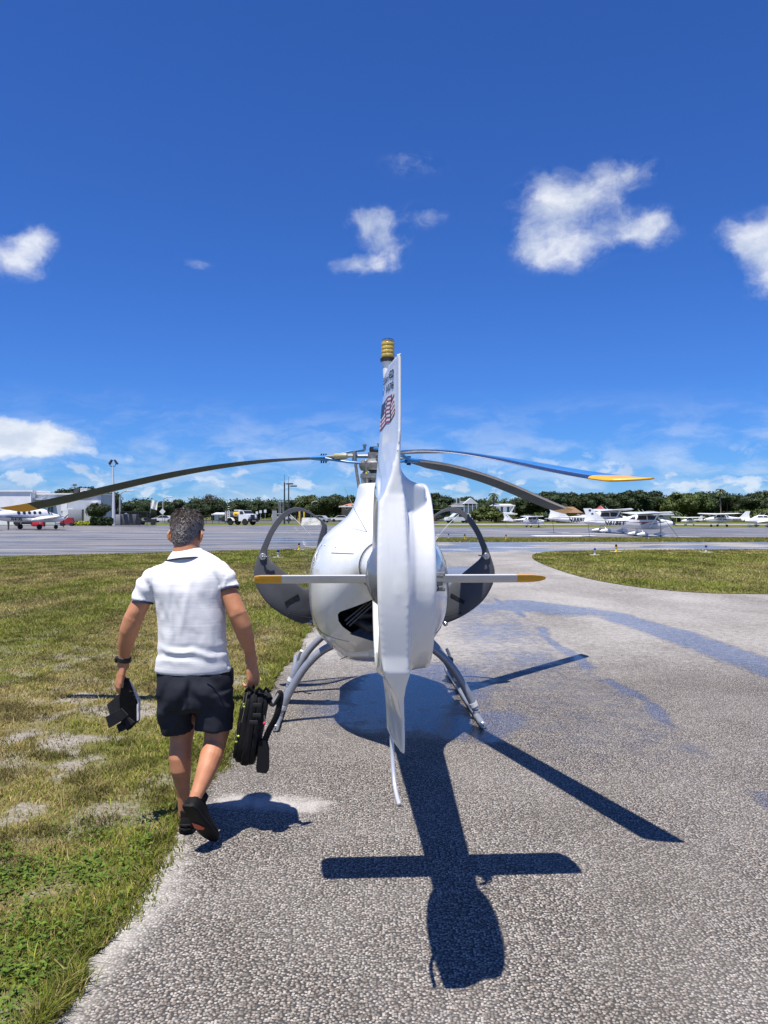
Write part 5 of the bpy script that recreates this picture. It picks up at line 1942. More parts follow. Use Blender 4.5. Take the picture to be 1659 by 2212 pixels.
# ---------------------------------------------------------------- helicopter
def white_paint():
    m = bpy.data.materials.new('white_gloss_paint')
    m.use_nodes = True
    t = NT(m.node_tree)
    p = t.n['Principled BSDF']
    tc = t.new('ShaderNodeTexCoord').outputs['Object']
    dirt = t.noise(t.scalev(tc, (1, 1, .45)), 5.0, 7, 0.72)
    streak = t.noise(t.scalev(tc, (9, 9, .9)), 2.2, 6, 0.7)
    f = t.math('MULTIPLY', t.ramp(t.math('MULTIPLY_ADD', streak, .5, t.math('MULTIPLY', dirt, .5)), .50, .68), .55)
    t.put(p.inputs['Base Color'], t.mix(f, (0.80, 0.80, 0.785), (0.66, 0.645, 0.60)))
    t.put(p.inputs['Roughness'], t.math('MULTIPLY_ADD', f, .35, .17))
    p.inputs['Coat Weight'].default_value = 0.55
    p.inputs['Coat Roughness'].default_value = 0.05
    MATS['white_gloss_paint'] = m
    return m


M_WHITE = white_paint()
M_GREYMET = mat('silver_grey_paint', (0.30, 0.31, 0.335), 0.32, metal=0.35, var=0.08, vscale=30)
M_STEEL = mat('bare_steel', (0.55, 0.55, 0.56), 0.25, metal=1.0, var=0.1, vscale=40)
M_ALU = mat('cast_aluminium', (0.24, 0.24, 0.235), 0.45, metal=0.5, var=0.2, vscale=40)
M_BLACK = mat('black_rubber', (0.012, 0.012, 0.013), 0.55, var=0.2, vscale=40)
M_BAY = mat('dark_bay_lining', (0.020, 0.020, 0.021), 0.6, var=0.5, vscale=14)  # mottled dark tone shared by bay walls, cabin walls and engine block
M_PIPE = mat('dark_hose', (0.028, 0.028, 0.030), 0.42, var=0.3, vscale=30)
M_DOOR = mat('door_lining_grey', (0.085, 0.088, 0.096), 0.6, var=0.08, vscale=6, bump=0.001, bscale=400)
M_YELLOW = mat('yellow_tip_paint', (0.72, 0.36, 0.022), 0.35, coat=0.2, var=0.06, vscale=14)
M_BLUE = mat('blue_blade_paint', (0.020, 0.175, 0.46), 0.35, coat=0.2, var=0.10, vscale=9)
M_BLADEGREY = mat('grey_blade_underside', (0.062, 0.086, 0.118), 0.65, var=0.12, vscale=8, spec=0.25)
M_OLIVE = mat('olive_damper', (0.34, 0.32, 0.20), 0.4, var=0.1)
M_AMBER = mat('amber_beacon_lens', (0.50, 0.36, 0.07), 0.18, coat=0.6, var=0.25, vscale=90)
M_CHROME = mat('polished_cap', (0.75, 0.75, 0.76), 0.12, metal=1.0)
M_DARKGLASS = mat('tinted_canopy_glass', (0.02, 0.03, 0.045), 0.06, coat=0.5)
M_NAVY = mat('decal_navy', (0.022, 0.028, 0.055), 0.4)
M_RED = mat('decal_red', (0.33, 0.02, 0.045), 0.4)
M_DECALW = mat('decal_white', (0.72, 0.72, 0.72), 0.4)
M_INK = mat('decal_black', (0.015, 0.015, 0.016), 0.4)
M_SEAM = mat('panel_gap', (0.10, 0.10, 0.10), 0.6)
M_TAPEB = mat('blue_tape', (0.02, 0.07, 0.55), 0.4)
M_TAPEY = mat('yellow_tape', (0.60, 0.55, 0.05), 0.4)
M_SEAT = mat('seat_fabric', (0.035, 0.036, 0.04), 0.9, var=0.2)


def glass_material():
    m = bpy.data.materials.new('clear_plexiglass')
    m.use_nodes = True
    t = NT(m.node_tree)
    t.n.remove(t.n['Principled BSDF'])
    tr = t.new('ShaderNodeBsdfTransparent')
    tr.inputs[0].default_value = (0.93, 0.95, 0.96, 1)
    gl = t.new('ShaderNodeBsdfGlossy')
    gl.inputs['Roughness'].default_value = 0.03
    fr = t.new('ShaderNodeFresnel')
    fr.inputs[0].default_value = 1.35
    mx = t.new('ShaderNodeMixShader')
    t.l.new(fr.outputs[0], mx.inputs[0])
    t.l.new(tr.outputs[0], mx.inputs[1])
    t.l.new(gl.outputs[0], mx.inputs[2])
    t.l.new(mx.outputs[0], t.n['Material Output'].inputs['Surface'])
    return m


M_GLASS = glass_material()

HX, HYY, HROT = -0.045, 6.45, R(2.8)
heli = empty('helicopter', (HX, HYY, 0), HROT)
tag(heli, 'white two-seat helicopter with shrouded tail rotor, both doors open, on the pavement', 'helicopter')
_hm = (Matrix.Translation((HX, HYY, 0)) @ Matrix.Rotation(HROT, 4, 'Z')).inverted()


def hl(u, v, y):
    """picture position at a depth -> helicopter's own coordinates"""
    return _hm @ world_at(u, v, y)


def hw_(p):
    return _hm @ Vector(p)


# fuselage: lofted egg + mast fairing, merged into one skin, then the engine bay and the cabin are cut out
BODY = Loft([(-1.12, .185, 1.20, 1.56, 2.0), (-1.00, .225, 1.14, 1.575, 2.0), (-.85, .315, 1.00, 1.60, 2.1), (-.66, .420, .82, 1.635, 2.25), (-.45, .500, .68, 1.67, 2.35),
             (-.2, .560, .575, 1.70, 2.4), (.1, .590, .50, 1.72, 2.4), (.45, .60, .45, 1.72, 2.4), (.8, .575, .45, 1.66, 2.35), (1.15, .50, .50, 1.50, 2.3), (1.45, .39, .58, 1.30, 2.2),
             (1.68, .25, .70, 1.13, 2.1), (1.80, .06, .86, .98, 2.0)])
mb = MB()
BODY.mesh_into(mb, lambda s, x, z: Vector((x, s, z)), 64, 60)
rs = []
for (z, hw0, y0, y1) in [(1.40, .50, -.62, .70), (1.55, .47, -.60, .66), (1.62, .40, -.56, .60), (1.675, .325, -.50, .53), (1.73, .262, -.43, .46), (1.80, .218, -.36, .40), (1.88, .192, -.31, .35), (1.985, .176, -.28, .31), (2.002, .165, -.27, .30)]:
    c, h = (y0 + y1) / 2, (y1 - y0) / 2
    rs.append([Vector((hw0 * math.cos(a), c + h * math.sin(a), z)) for a in [2 * math.pi * k / 48 for k in range(48)]])
mb.rings(rs)
body_me = remesh(mb.mesh('fuselage', [M_WHITE]), 0.013, 14)
body_me.materials.clear()
for q in (M_WHITE, M_BAY, M_DARKGLASS):
    body_me.materials.append(q)


def temp_obj(me):
    o = bpy.data.objects.new('cut', me)
    COL.objects.link(o)
    return o


bay = [(-.335, 1.00), (-.315, 1.025), (-.213, 1.075), (-.115, 1.125), (-.04, 1.165), (.04, 1.165), (.115, 1.125), (.213, 1.075), (.315, 1.025), (.335, 1.00),
       (.330, .945), (.30, .90), (.24, .855), (.17, .825), (.08, .80), (-.08, .80), (-.17, .825), (-.24, .855), (-.30, .90), (-.330, .945)]
c1 = MB()
c1.prism([(x, -1.6, z) for x, z in bay], (0, 1.32, 0))
c2 = MB()
dp = [tuple(p) for p in catmull([(.06, .74), (.0, 1.05), (.06, 1.36), (.25, 1.54), (.62, 1.56), (.98, 1.34), (1.10, 1.02), (1.02, .74), (.75, .64), (.3, .64), (.06, .74)], 5)][:-1]
c2.prism([(-1.0, y, z) for y, z in dp], (2.0, 0, 0))
cut1 = temp_obj(c1.mesh('c', [M_WHITE, M_BAY]))
cut2 = temp_obj(c2.mesh('c', [M_WHITE, M_BAY]))
for c_ in (cut1, cut2):
    c_.data.polygons.foreach_set('material_index', [1] * len(c_.data.polygons))
body_me = evaluated(body_me, [('BOOLEAN', dict(operation='DIFFERENCE', object=cut1, solver='EXACT', material_mode='TRANSFER')), ('BOOLEAN', dict(operation='DIFFERENCE', object=cut2, solver='EXACT', material_mode='TRANSFER'))])
bpy.data.objects.remove(cut1)
bpy.data.objects.remove(cut2)
if len(body_me.materials) < 3:
    body_me.materials.clear()
    for q in (M_WHITE, M_BAY, M_DARKGLASS):
        body_me.materials.append(q)
cen = np.empty(len(body_me.polygons) * 3, dtype=np.float32)
body_me.polygons.foreach_get('center', cen)
cen = cen.reshape(-1, 3)
nor = np.empty(len(body_me.polygons) * 3, dtype=np.float32)
body_me.polygons.foreach_get('normal', nor)
nor = nor.reshape(-1, 3)
mi = np.zeros(len(body_me.polygons), dtype=np.int32)
body_me.polygons.foreach_get('material_index', mi)
names = [q.name if q else '' for q in body_me.materials]
iw, ib, ig = 0, names.index('dark_bay_lining'), names.index('tinted_canopy_glass')
gl_ = (mi == iw) & (cen[:, 1] > 1.13 + 0.25 * (cen[:, 2] < 1.0)) & (cen[:, 2] > 0.90) & (np.abs(cen[:, 0]) > 0.02)
gl_ |= (mi == iw) & (cen[:, 1] > 0.5) & (cen[:, 2] > 1.60) & (np.abs(cen[:, 0]) > 0.05)
mi[gl_] = ig
body_me.polygons.foreach_set('material_index', mi)
body_me.polygons.foreach_set('use_smooth', [True] * len(body_me.polygons))
body_me.set_sharp_from_angle(angle=R(40))
fus = link('fuselage', body_me, heli)
# panel seams of the cowling
for zz, s0, s1 in ((1.455, -.62, -.95),):
    for sd_ in (-1, 1):
        mb = MB()
        pts = [(sd_ * (BODY.half(s, zz - .03 * (s + .62)) + .001), s, zz - .03 * (s + .62)) for s in np.linspace(s0, s1, 12)]
        mb.tube(pts, .0022, 5)
        mb.build('panel_seam', M_SEAM, fus)
for sd_ in (-1, 1):
    for (s, z) in ((-.35, 1.50), (-.15, 1.36), (-.62, 1.50)):
        m2 = MB()
        x = sd_ * BODY.half(s, z)
        m2.ball((x, s, z), (.007, .007, .007), seg=8, rings_=5)
        m2.build('fastener', M_STEEL, fus)
m2 = MB()
x0 = BODY.half(-.28, 1.40)
m2.tube([(-x0 - .004, -.30, 1.36), (-x0 - .012, -.27, 1.41), (-x0 + .01, -.22, 1.46)], [.003, .006, .003], 8)
m2.build('door_catch', M_ALU, fus)
def body_seam(pts):
    q = MB()
    q.tube([(sx_ * (BODY.half(s, z) + .0008), s, z) for sx_, s, z in pts], .0020, 5)
    q.build('panel_seam', M_SEAM, fus)


for sd_ in (-1, 1):
    body_seam([(sd_, -.20 + .04 * math.sin(k / 3), 1.50 - .075 * k) for k in range(12)])
    body_seam([(sd_, s, .80 + .10 * (s + .2)) for s in np.linspace(-.52, -.12, 9)])
    for k in range(6):
        m2 = MB()
        z = 1.42 - .11 * k
        m2.ball((sd_ * BODY.half(-.235, z), -.235, z), .0045, seg=6, rings_=4)
        m2.build('rivet', M_ALU, fus)
for (u, v) in ((741, 1382), (747, 1383), (757, 1386), (766, 1388), (724, 1378)):
    m2 = MB()
    m2.ball(hl(u, v, 6.02), (.007, .012, .0045), seg=8, rings_=5)
    m2.build('drain_hole', M_BLACK, fus)
# belly pan with its aerials
mb = MB()
Loft([(-.42, .10, .62, .70, 2), (-.25, .26, .575, .70, 2.2), (.05, .33, .50, .70, 2.4), (.5, .36, .43, .6, 2.4), (.9, .2, .46, .6, 2)]).mesh_into(mb, lambda s, x, z: Vector((x, s, z)), 32, 24)
belly = mb.build('belly_pan', M_WHITE, fus)
mb = MB()
mb.cyl(hl(753, 1400, 6.3), hl(753, 1417, 6.3), .006, 8)
mb.tube([hl(792, 1402, 6.25), hl(752, 1417, 6.3), hl(735, 1424, 6.32)], .003, 6)
mb.build('belly_aerial', M_BLACK, fus)
mb = MB()
mb.tube([hl(744, 1053, 5.9), hl(768, 1105, 5.83), hl(797, 1157, 5.72)], [.002, .0028, .004], 6)
mb.build('whip_aerial', M_ALU, heli)
for u in (672, 962):
    mb = MB()
    p = hl(u, 1347, 7.0)
    mb.lathe([(.012, -.03), (.022, -.02), (.024, .02), (.016, .035), (.004, .04)], 'Y', p, 14)
    mb.build('position_light', M_STEEL, heli)

# engine bay contents
bayo = empty('engine', (0, 0, 0))
bayo.parent = heli
mb = MB()
mb.tube([(-.02, -.62, .98), (-.16, -.66, .985), (-.22, -.55, 1.03), (-.24, -.35, 1.06)], [.032, .034, .034, .03], 12)
mb.tube([(.14, -.68, .90), (-.10, -.70, .905), (-.20, -.60, .95), (-.24, -.4, .98)], [.038, .040, .036, .03], 12)
mb.tube([(.20, -.62, .98), (.25, -.5, 1.02), (.27, -.35, 1.05)], .032, 12)
mb.build('exhaust_pipe', M_PIPE, bayo)
mb = MB()
mb.box((0.03, -.30, .99), (.42, .30, .26), ch=.03)
mb.box((-.20, -.34, .99), (.10, .20, .16), ch=.02)
mb.box((.24, -.34, .99), (.10, .20, .16), ch=.02)
for k in range(6):
    mb.box((-.21, -.46 + .0 * k, .93 + .024 * k), (.11, .03, .008))
mb.build('engine_block', M_BAY, bayo)
mb = MB()
for a, b in (((-.27, -.74, .93), (-.09, -.80, 1.10)), ((-.25, -.75, .92), (-.07, -.81, 1.09)), ((-.28, -.72, .955), (-.12, -.78, 1.095))):
    mb.cyl(a, b, .0055, 8)
mb.build('control_rod', mat('shaded_rod', (0.10, 0.10, 0.10), 0.5), bayo)  # rods coloured darker than bare alloy to stand in for bay shade
mb = MB()
mb.tube(catmull([(-.02, -.76, 1.06), (-.06, -.80, 1.02), (-.06, -.80, .97), (-.02, -.76, .93), (.02, -.7, .92)], 5), .005, 7)
mb.build('grey_hose', M_STEEL, bayo)
mb = MB()
mb.lathe([(.03, 0), (.058, .012), (.064, .04), (.064, .19), (.058, .20), (.056, .23), (.02, .235)], 'Z', (0.03, -.66, .60), 20)
mb.build('muffler', M_BLACK, bayo)
mb = MB()
mb.prism([(-.24, -.66, .845), (-.06, -.74, .80), (-.03, -.72, .84), (-.10, -.66, .93)], (0, .05, 0))
mb.build('heat_shield', M_PIPE, bayo)

# seats and panel inside the cabin
for sx in (-.25, .25):
    mb = MB()
    mb.box((sx, .40, .80), (.40, .42, .12), ch=.04)
    mb.box((sx, .14, 1.08), (.38, .12, .56), ch=.04)
    mb.build('seat', M_SEAT, heli)
mb = MB()
mb.box((0, 1.05, 1.0), (.5, .16, .26), ch=.03)
mb.box((0, 1.02, .80), (.22, .14, .3), ch=.02)
mb.build('instrument_panel', M_SEAT, heli)

# tail boom
tail_c = hw_((0.064, 2.83, 1.525))
mb = MB()
p0 = Vector((0, -1.08, 1.38))
p1 = Vector((tail_c.x * .8, -3.30, 1.515))
pts = [p0.lerp(p1, t) for t in (0, .25, .5, .75, 1)]
mb.tube(pts, [.178, .160, .140, .120, .105], 36, side=(0, 0, 1))
boom = mb.build('tail_boom', M_WHITE, heli)
mb = MB()
d = (p1 - p0).normalized()
mb.tube([p0 + d * .058, p0 + d * .066], [.186, .186], 48, side=(0, 0, 1))
mb.build('joint_ring', M_SEAM, boom)

# shrouded fin: duct + upper and lower fin in one moulding
mb = MB()
prof = [(.298, -.050), (.298, .045), (.306, .080), (.318, .092), (.330, .093), (.337, .084), (.340, .05), (.346, .022), (.360, .008), (.368, -.01), (.370, -.04), (.364, -.075), (.350, -.093), (.332, -.098), (.312, -.088)]
cx_, cy_, cz_ = tail_c
mb.lathe(prof, 'X', tail_c, 72, closed=True)


def fin_ring(u_le, u_te, v_, y_le, y_te, th, blunt=0.0):
    a, b = hl(u_le, v_, y_le), hl(u_te, v_, y_te)
    z = (a.z + b.z) / 2
    a.z = b.z = z
    ch = b - a
    n = Vector((ch.y, -ch.x, 0)).normalized()
    out = []
    sec = [(0, 0), (.04, .55), (.15, .95), (.35, 1.0), (.6, .72), (.85, .32), (1.0, .12)]
    sec2 = [(0, 0), (.04, .55), (.15, .9), (.35, 1.0), (.6, 1.0), (.85, 1.0), (1.0, .86)]
    sec = [(p[0], p[1] * (1 - blunt) + q[1] * blunt) for p, q in zip(sec, sec2)]
    for t, k in sec:
        out.append(a + ch * t + n * max(th * k, .0052 if t else 0))
    for t, k in reversed(sec[1:]):
        out.append(a + ch * t - n * max(th * k, .0052 if t else 0))
    return out


up = [(860, 865.5, 763, 2.53, 2.50, .007), (853, 865.5, 770, 2.585, 2.50, .008), (842, 865, 782, 2.67, 2.50, .011), (834, 865, 796, 2.76, 2.50, .014), (831, 865, 850, 2.80, 2.50, .016), (827, 865, 905, 2.84, 2.50, .018), (824, 864, 960, 2.88, 2.50, .021, .05), (824, 860, 1000, 2.92, 2.50, .026, .25),
      (826, 856, 1035, 2.97, 2.50, .034, .5), (828, 852, 1070, 3.02, 2.50, .042, .85)]
lo = [(836, 858, 1425, 3.00, 2.50, .050, 1.0), (836, 861, 1455, 2.96, 2.525, .036, .8), (836, 867, 1485, 2.93, 2.555, .024, .4), (837, 872, 1530, 2.89, 2.585, .016, .1), (838, 873, 1590, 2.85, 2.605, .012), (852, 873, 1612, 2.75, 2.615, .009), (864, 873, 1625, 2.66, 2.62, .007)]
mid_ = []
for v_ in range(1085, 1420, 8):
    z_ = CAMH - (v_ - HY) * 2.5 / F
    dz = abs(z_ - cz_)
    yle = 2.98 if dz > .325 else 2.83 - math.sqrt(max(0.0, .322 ** 2 - dz * dz))
    k = (v_ - 1070) / (1425 - 1070)
    yte = 2.50 - .040 * math.sin(math.pi * k)
    mid_.append((830 + 6 * k if yle > 2.9 else 846 + 6 * k - 14 * max(0, (yle - 2.6) / .4), 848 + 8 * k * k, v_, yle, yte, .046 + .005 * math.sin(math.pi * k) + .004 * k, 1.0))
mb.rings([fin_ring(*q) for q in up + mid_ + lo])
# fillet web from the fin down to the right-hand rim of the duct
web = []
for v_, ur in ((1000, 862), (1010, 866), (1020, 871), (1030, 879), (1037, 889), (1042, 903), (1046, 914), (1052, 919), (1075, 920.5), (1110, 920)):
    yr_ = 2.535 + .0012 * (ur - 860)
    dz_ = abs(CAMH - (v_ - HY) * 2.6 / F - cz_)
    yf_ = 2.86 if dz_ > .325 else max(yr_ + .03, 2.83 - math.sqrt(max(0, .318 ** 2 - dz_ ** 2)))
    web.append([hl(846, v_, 2.515), hl((846 + ur) / 2, v_, 2.52 + .0006 * (ur - 860)), hl(ur - 2, v_, yr_), hl(ur, v_, yr_ + .02), hl(ur - 4, v_, yf_), hl(846, v_, yf_ + (.06 if yf_ > 2.85 else 0))])
for r_ in web:
    z_ = r_[0].z
    for q in r_:
        q.z = z_
mb.rings(web)
# the boom runs into the duct wall
mb.tube([Vector((cx_ * .6, -2.9, 1.49)), Vector((cx_ * .8, cy_ + .40, 1.515)), Vector((cx_ - .02, cy_ + .33, 1.52))], [.110, .10, .082], 24, side=(0, 0, 1))
tail_me = remesh(mb.mesh('tail_fin', [M_WHITE]), 0.0048, 16)
tail_me.materials.clear()
tail_me.materials.append(M_WHITE)
tail = link('tail_fin', tail_me, heli)
tail['label'] = 'white tail fin moulded round the fan duct, flag on its left side'
# fan in the duct
fan = empty('tail_fan', tail_c)
fan.parent = heli
mb = MB()
mb.lathe([(.002, -.132), (.05, -.126), (.095, -.105), (.125, -.07), (.13, -.03), (.12, .05), (.07, .08), (.01, .09)], 'X', (0, 0, 0), 32)
mb.build('hub', mat('fan_hub_grey', (0.20, 0.22, 0.26), 0.18, metal=0.4), fan)
for k in range(7):
    a = 2 * math.pi * k / 7 + .2
    mb = MB()
    rad = Vector((0, math.cos(a), math.sin(a)))
    tan = Vector((0, -math.sin(a), math.cos(a)))
    ax = Vector((1, 0, 0))
    ring = []
    for r_, ch, tw in ((.09, .05, .9), (.20, .05, .7), (.292, .046, .5)):
        cdir = tan * math.cos(tw) + ax * math.sin(tw)
        nd = cdir.cross(rad)
        ring.append([rad * r_ + cdir * ch * .5, rad * r_ + nd * .005, rad * r_ - cdir * ch * .5, rad * r_ - nd * .005])
    mb.rings(ring)
    mb.build('blade', M_ALU, fan)
mb = MB()
for k in range(10):
    a = 2 * math.pi * k / 10
    q = Vector((0, math.cos(a), math.sin(a)))
    mb.cyl(q * .09 + Vector((.06, 0, 0)), q * .305 + Vector((.06, 0, 0)), .008, 6)
mb.build('stator', M_WHITE, fan)

# beacon on its post
mb = MB()
b0 = hl(838, 800, 2.74)
mb.tube([b0 + Vector((0.004, -.02, -.16)), b0 + Vector((0, 0, -.04)), b0 + Vector((-.001, 0, .035))], [.016, .016, .0205], 18)
bea = mb.build('beacon', M_WHITE, heli)
bz = b0.z + .03
mb = MB()
mb.lathe([(.020, 0), (.0275, .002), (.0275, .012), (.021, .014)], 'Z', (b0.x, b0.y, bz), 24)
mb.build('beacon_base', M_BLACK, bea)
mb = MB()
pr = [(.0225, .014)]
for k in range(4):
    zb = .015 + k * .0135
    pr += [(.0235, zb + .001), (.0240, zb + .006), (.0235, zb + .012), (.0226, zb + .0132)]
pr += [(.0232, .071), (.0232, .074)]
mb.lathe(pr, 'Z', (b0.x, b0.y, bz), 28)
mb.build('beacon_lens', M_AMBER, bea)
mb = MB()
mb.lathe([(.0236, .074), (.0236, .0765), (.021, .080), (.012, .0835), (.002, .0845)], 'Z', (b0.x, b0.y, bz), 24)
mb.build('beacon_cap', M_CHROME, bea)

# lettering and flag on the left side of the fin
def fin_surface(t, v_):
    """point just off the left face: t 0 = leading edge .. 1 = trailing edge"""
    vs = [q[2] for q in up]
    vals = [np.interp(v_, vs, [q[k] for q in up]) for k in range(6)]
    a, b = hl(vals[0], v_, vals[3]), hl(vals[1], v_, vals[4])
    z = (a.z + b.z) / 2
    ch = b - a
    ch.z = 0
    n = Vector((ch.y, -ch.x, 0)).normalized()
    if n.x > 0:
        n = -n
    k = np.interp(t, [0, .04, .15, .35, .6, .85, 1.0], [0, .55, .95, 1.0, .72, .32, .12])
    p = Vector((a.x, a.y, z)) + ch * t + n * (vals[5] * k + .0016)
    return p


def fin_decal(name, uv, faces, m, parent=None):
    mbx = MB()
    mbx.add([fin_surface(t, v_) for t, v_ in uv], faces)
    return mbx.build(name, m, parent or tail, smooth=False)


def fin_text(name, s, t0, t1, v0, h, bold):
    vv, ff = text_mesh(s, 1.0, bold, 0.0, 3)
    xs_ = [p[0] for p in vv]
    x0_, x1_ = min(xs_), max(xs_)
    ys_ = [p[1] for p in vv]
    y1_ = max(ys_)
    fin_decal(name, [(t0 + (t1 - t0) * (p[0] - x0_) / (x1_ - x0_), v0 - h * p[1] / y1_) for p in vv], ff, M_INK)


fin_text('lettering', 'Cabri', .10, .48, 823, 17, 0.012)
fin_text('lettering', 'G2', .51, .74, 820, 17, 0.035)
fin_text('lettering', 'n\u00b0 1078', .14, .74, 846, 17, 0.016)
fin_decal('lettering_rule', [(.10, 825.8), (.74, 825.8), (.74, 827.0), (.10, 827.0)], [(0, 1, 2, 3)], M_INK)
# waving flag: canton at the leading side, slanted stripes with dark folds
flag_parts = {'flag_red_stripe': [], 'flag_white_stripe': [], 'flag_canton': []}
NR, NC = 13, 18
def flag_pt(i, j):
    t = .08 + .72 * (j / NC) + .02 * math.sin(i * .7)
    base = 926 - 58 * (i / NR)
    v_ = base - 18 * (j / NC) ** 1.3 - 4 * math.sin(j * .75 + .5) * (j / NC)
    return (t, v_)
for i in range(NR):
    for j in range(NC):
        if j > NC * (.98 - .18 * abs(math.sin(i * .9))) and i > 6:
            continue
        quad = [flag_pt(i, j), flag_pt(i, j + 1), flag_pt(i + 1, j + 1), flag_pt(i + 1, j)]
        if j % 5 == 4:
            key = 'flag_fold%d' % (j // 5)
        elif j < 8 and i > 5:
            key = 'flag_canton'
        else:
            key = 'flag_red_stripe' if i % 2 == 0 else 'flag_white_stripe'
        flag_parts.setdefault(key, []).append(quad)
for key, quads in flag_parts.items():
    uvs, fcs = [], []
    for q in quads:
        b = len(uvs)
        uvs += q
        fcs.append((b, b + 1, b + 2, b + 3))
    fin_decal(key.rstrip('0123456789'), uvs, fcs, {'flag_red_stripe': M_RED, 'flag_white_stripe': M_DECALW, 'flag_canton': M_NAVY}.get(key, M_INK))

# tail skid
mb = MB()
mb.tube(catmull([hl(846, 1588, 2.80), hl(848, 1640, 2.78), hl(852, 1690, 2.74), (hl(857, 1718, 2.69)), hl(863, 1739, 2.64)], 4), .0078, 14)
ts = mb.build('tail_skid', M_STEEL, heli)
ts.data.materials[0] = mat('tail_skid_alloy', (0.62, 0.62, 0.63), 0.35, metal=0.4)
mb = MB()
q = hl(863, 1739, 2.64)
d = (q - hl(857, 1718, 2.69)).normalized()
mb.cyl(q - d * .002, q + d * .003, .0055, 12)
mb.build('tail_skid_plug', M_ALU, ts)

# horizontal stabiliser
def stab_section(x, sc=1.0, sweep=0.0):
    sec = [(-.120, .015), (-.10, .0185), (-.04, .0205), (.03, .018), (.09, .009), (.122, -.004), (.11, -.012), (.05, -.019), (-.02, -.0225), (-.075, -.0215), (-.108, -.0185), (-.116, -.008)]
    cy0 = 3.43 - 6.45
    return [Vector((x, cy0 + y * sc + sweep, 1.461 + z * .86 * sc - .085 * (y * sc + sweep))) for y, z in sec]


xl, xr = hl(551, 1250, 3.43).x, hl(1168, 1250, 3.43).x
yl, yr = hl(614, 1250, 3.43).x, hl(1108, 1250, 3.43).x
mb = MB()
mb.rings([stab_section(yl), stab_section(yr)])
stab = mb.build('stabiliser', mat('stabiliser_paint', (0.62, 0.61, 0.58), 0.4, var=0.04, vscale=5), heli)
mb = MB()
mb.rings([stab_section(yl), stab_section(xl + .035), stab_section(xl + .012, .85), stab_section(xl, .45, .03)])
mb.build('stabiliser_tip', M_YELLOW, stab)
mb = MB()
mb.rings([stab_section(yr), stab_section(xr - .06), stab_section(xr - .02, .8, -.02), stab_section(xr, .4, -.07)])
mb.build('stabiliser_tip', M_YELLOW, stab)
mb = MB()
cst = hl(806, 1250, 3.40)
mb.tube([cst + Vector((-.03, 0, 0)), cst + Vector((.10, 0, 0))], [(.03, .05), (.045, .09)], 16, side=(0, 0, 1))
mb.build('stabiliser_cuff', M_WHITE, stab)
for dz in (.036, -.036):
    mb = MB()
    mb.lathe([(.007, -.006), (.008, .0), (.006, .006)], 'Z', (cst.x - .018, cst.y - .04, cst.z + dz), 8)
    mb.build('bolt', M_STEEL, stab)
# tail gearbox controls beside the boom
ctl = empty('trim_linkage', (0, 0, 0))
ctl.parent = heli
mb = MB()
a, b = hl(924, 1250, 3.30), hl(955, 1250, 3.30)
mb.box(hl(941, 1257, 3.36), (.058, .06, .075), ch=.006)
mb.box(hl(944, 1240, 3.33), (.066, .05, .014), ch=.003)
mb.box(hl(928, 1225, 3.34), (.022, .05, .15), ch=.004)
mb.box(hl(948, 1272, 3.31), (.05, .05, .016), ch=.003)
mb.build('bracket', M_ALU, ctl)
mb = MB()
mb.cyl(hl(926, 1182, 3.20), hl(929, 1252, 3.24), .007, 10)
mb.cyl(hl(926, 1178, 3.20), hl(926, 1186, 3.20), .010, 10)
mb.cyl(hl(926, 1243, 3.22), hl(956, 1245, 3.26), .007, 10)
mb.cyl(hl(928, 1272, 3.24), hl(957, 1269, 3.30), .008, 10)
mb.build('control_rod', M_ALU, ctl)
mb = MB()
mb.tube(catmull([hl(924, 1259, 3.2), hl(940, 1262, 3.2), hl(947, 1270, 3.2), hl(941, 1279, 3.2), hl(930, 1280, 3.2), hl(922, 1276, 3.2)], 6), .0028, 6)
mb.build('cable', M_BLACK, ctl)

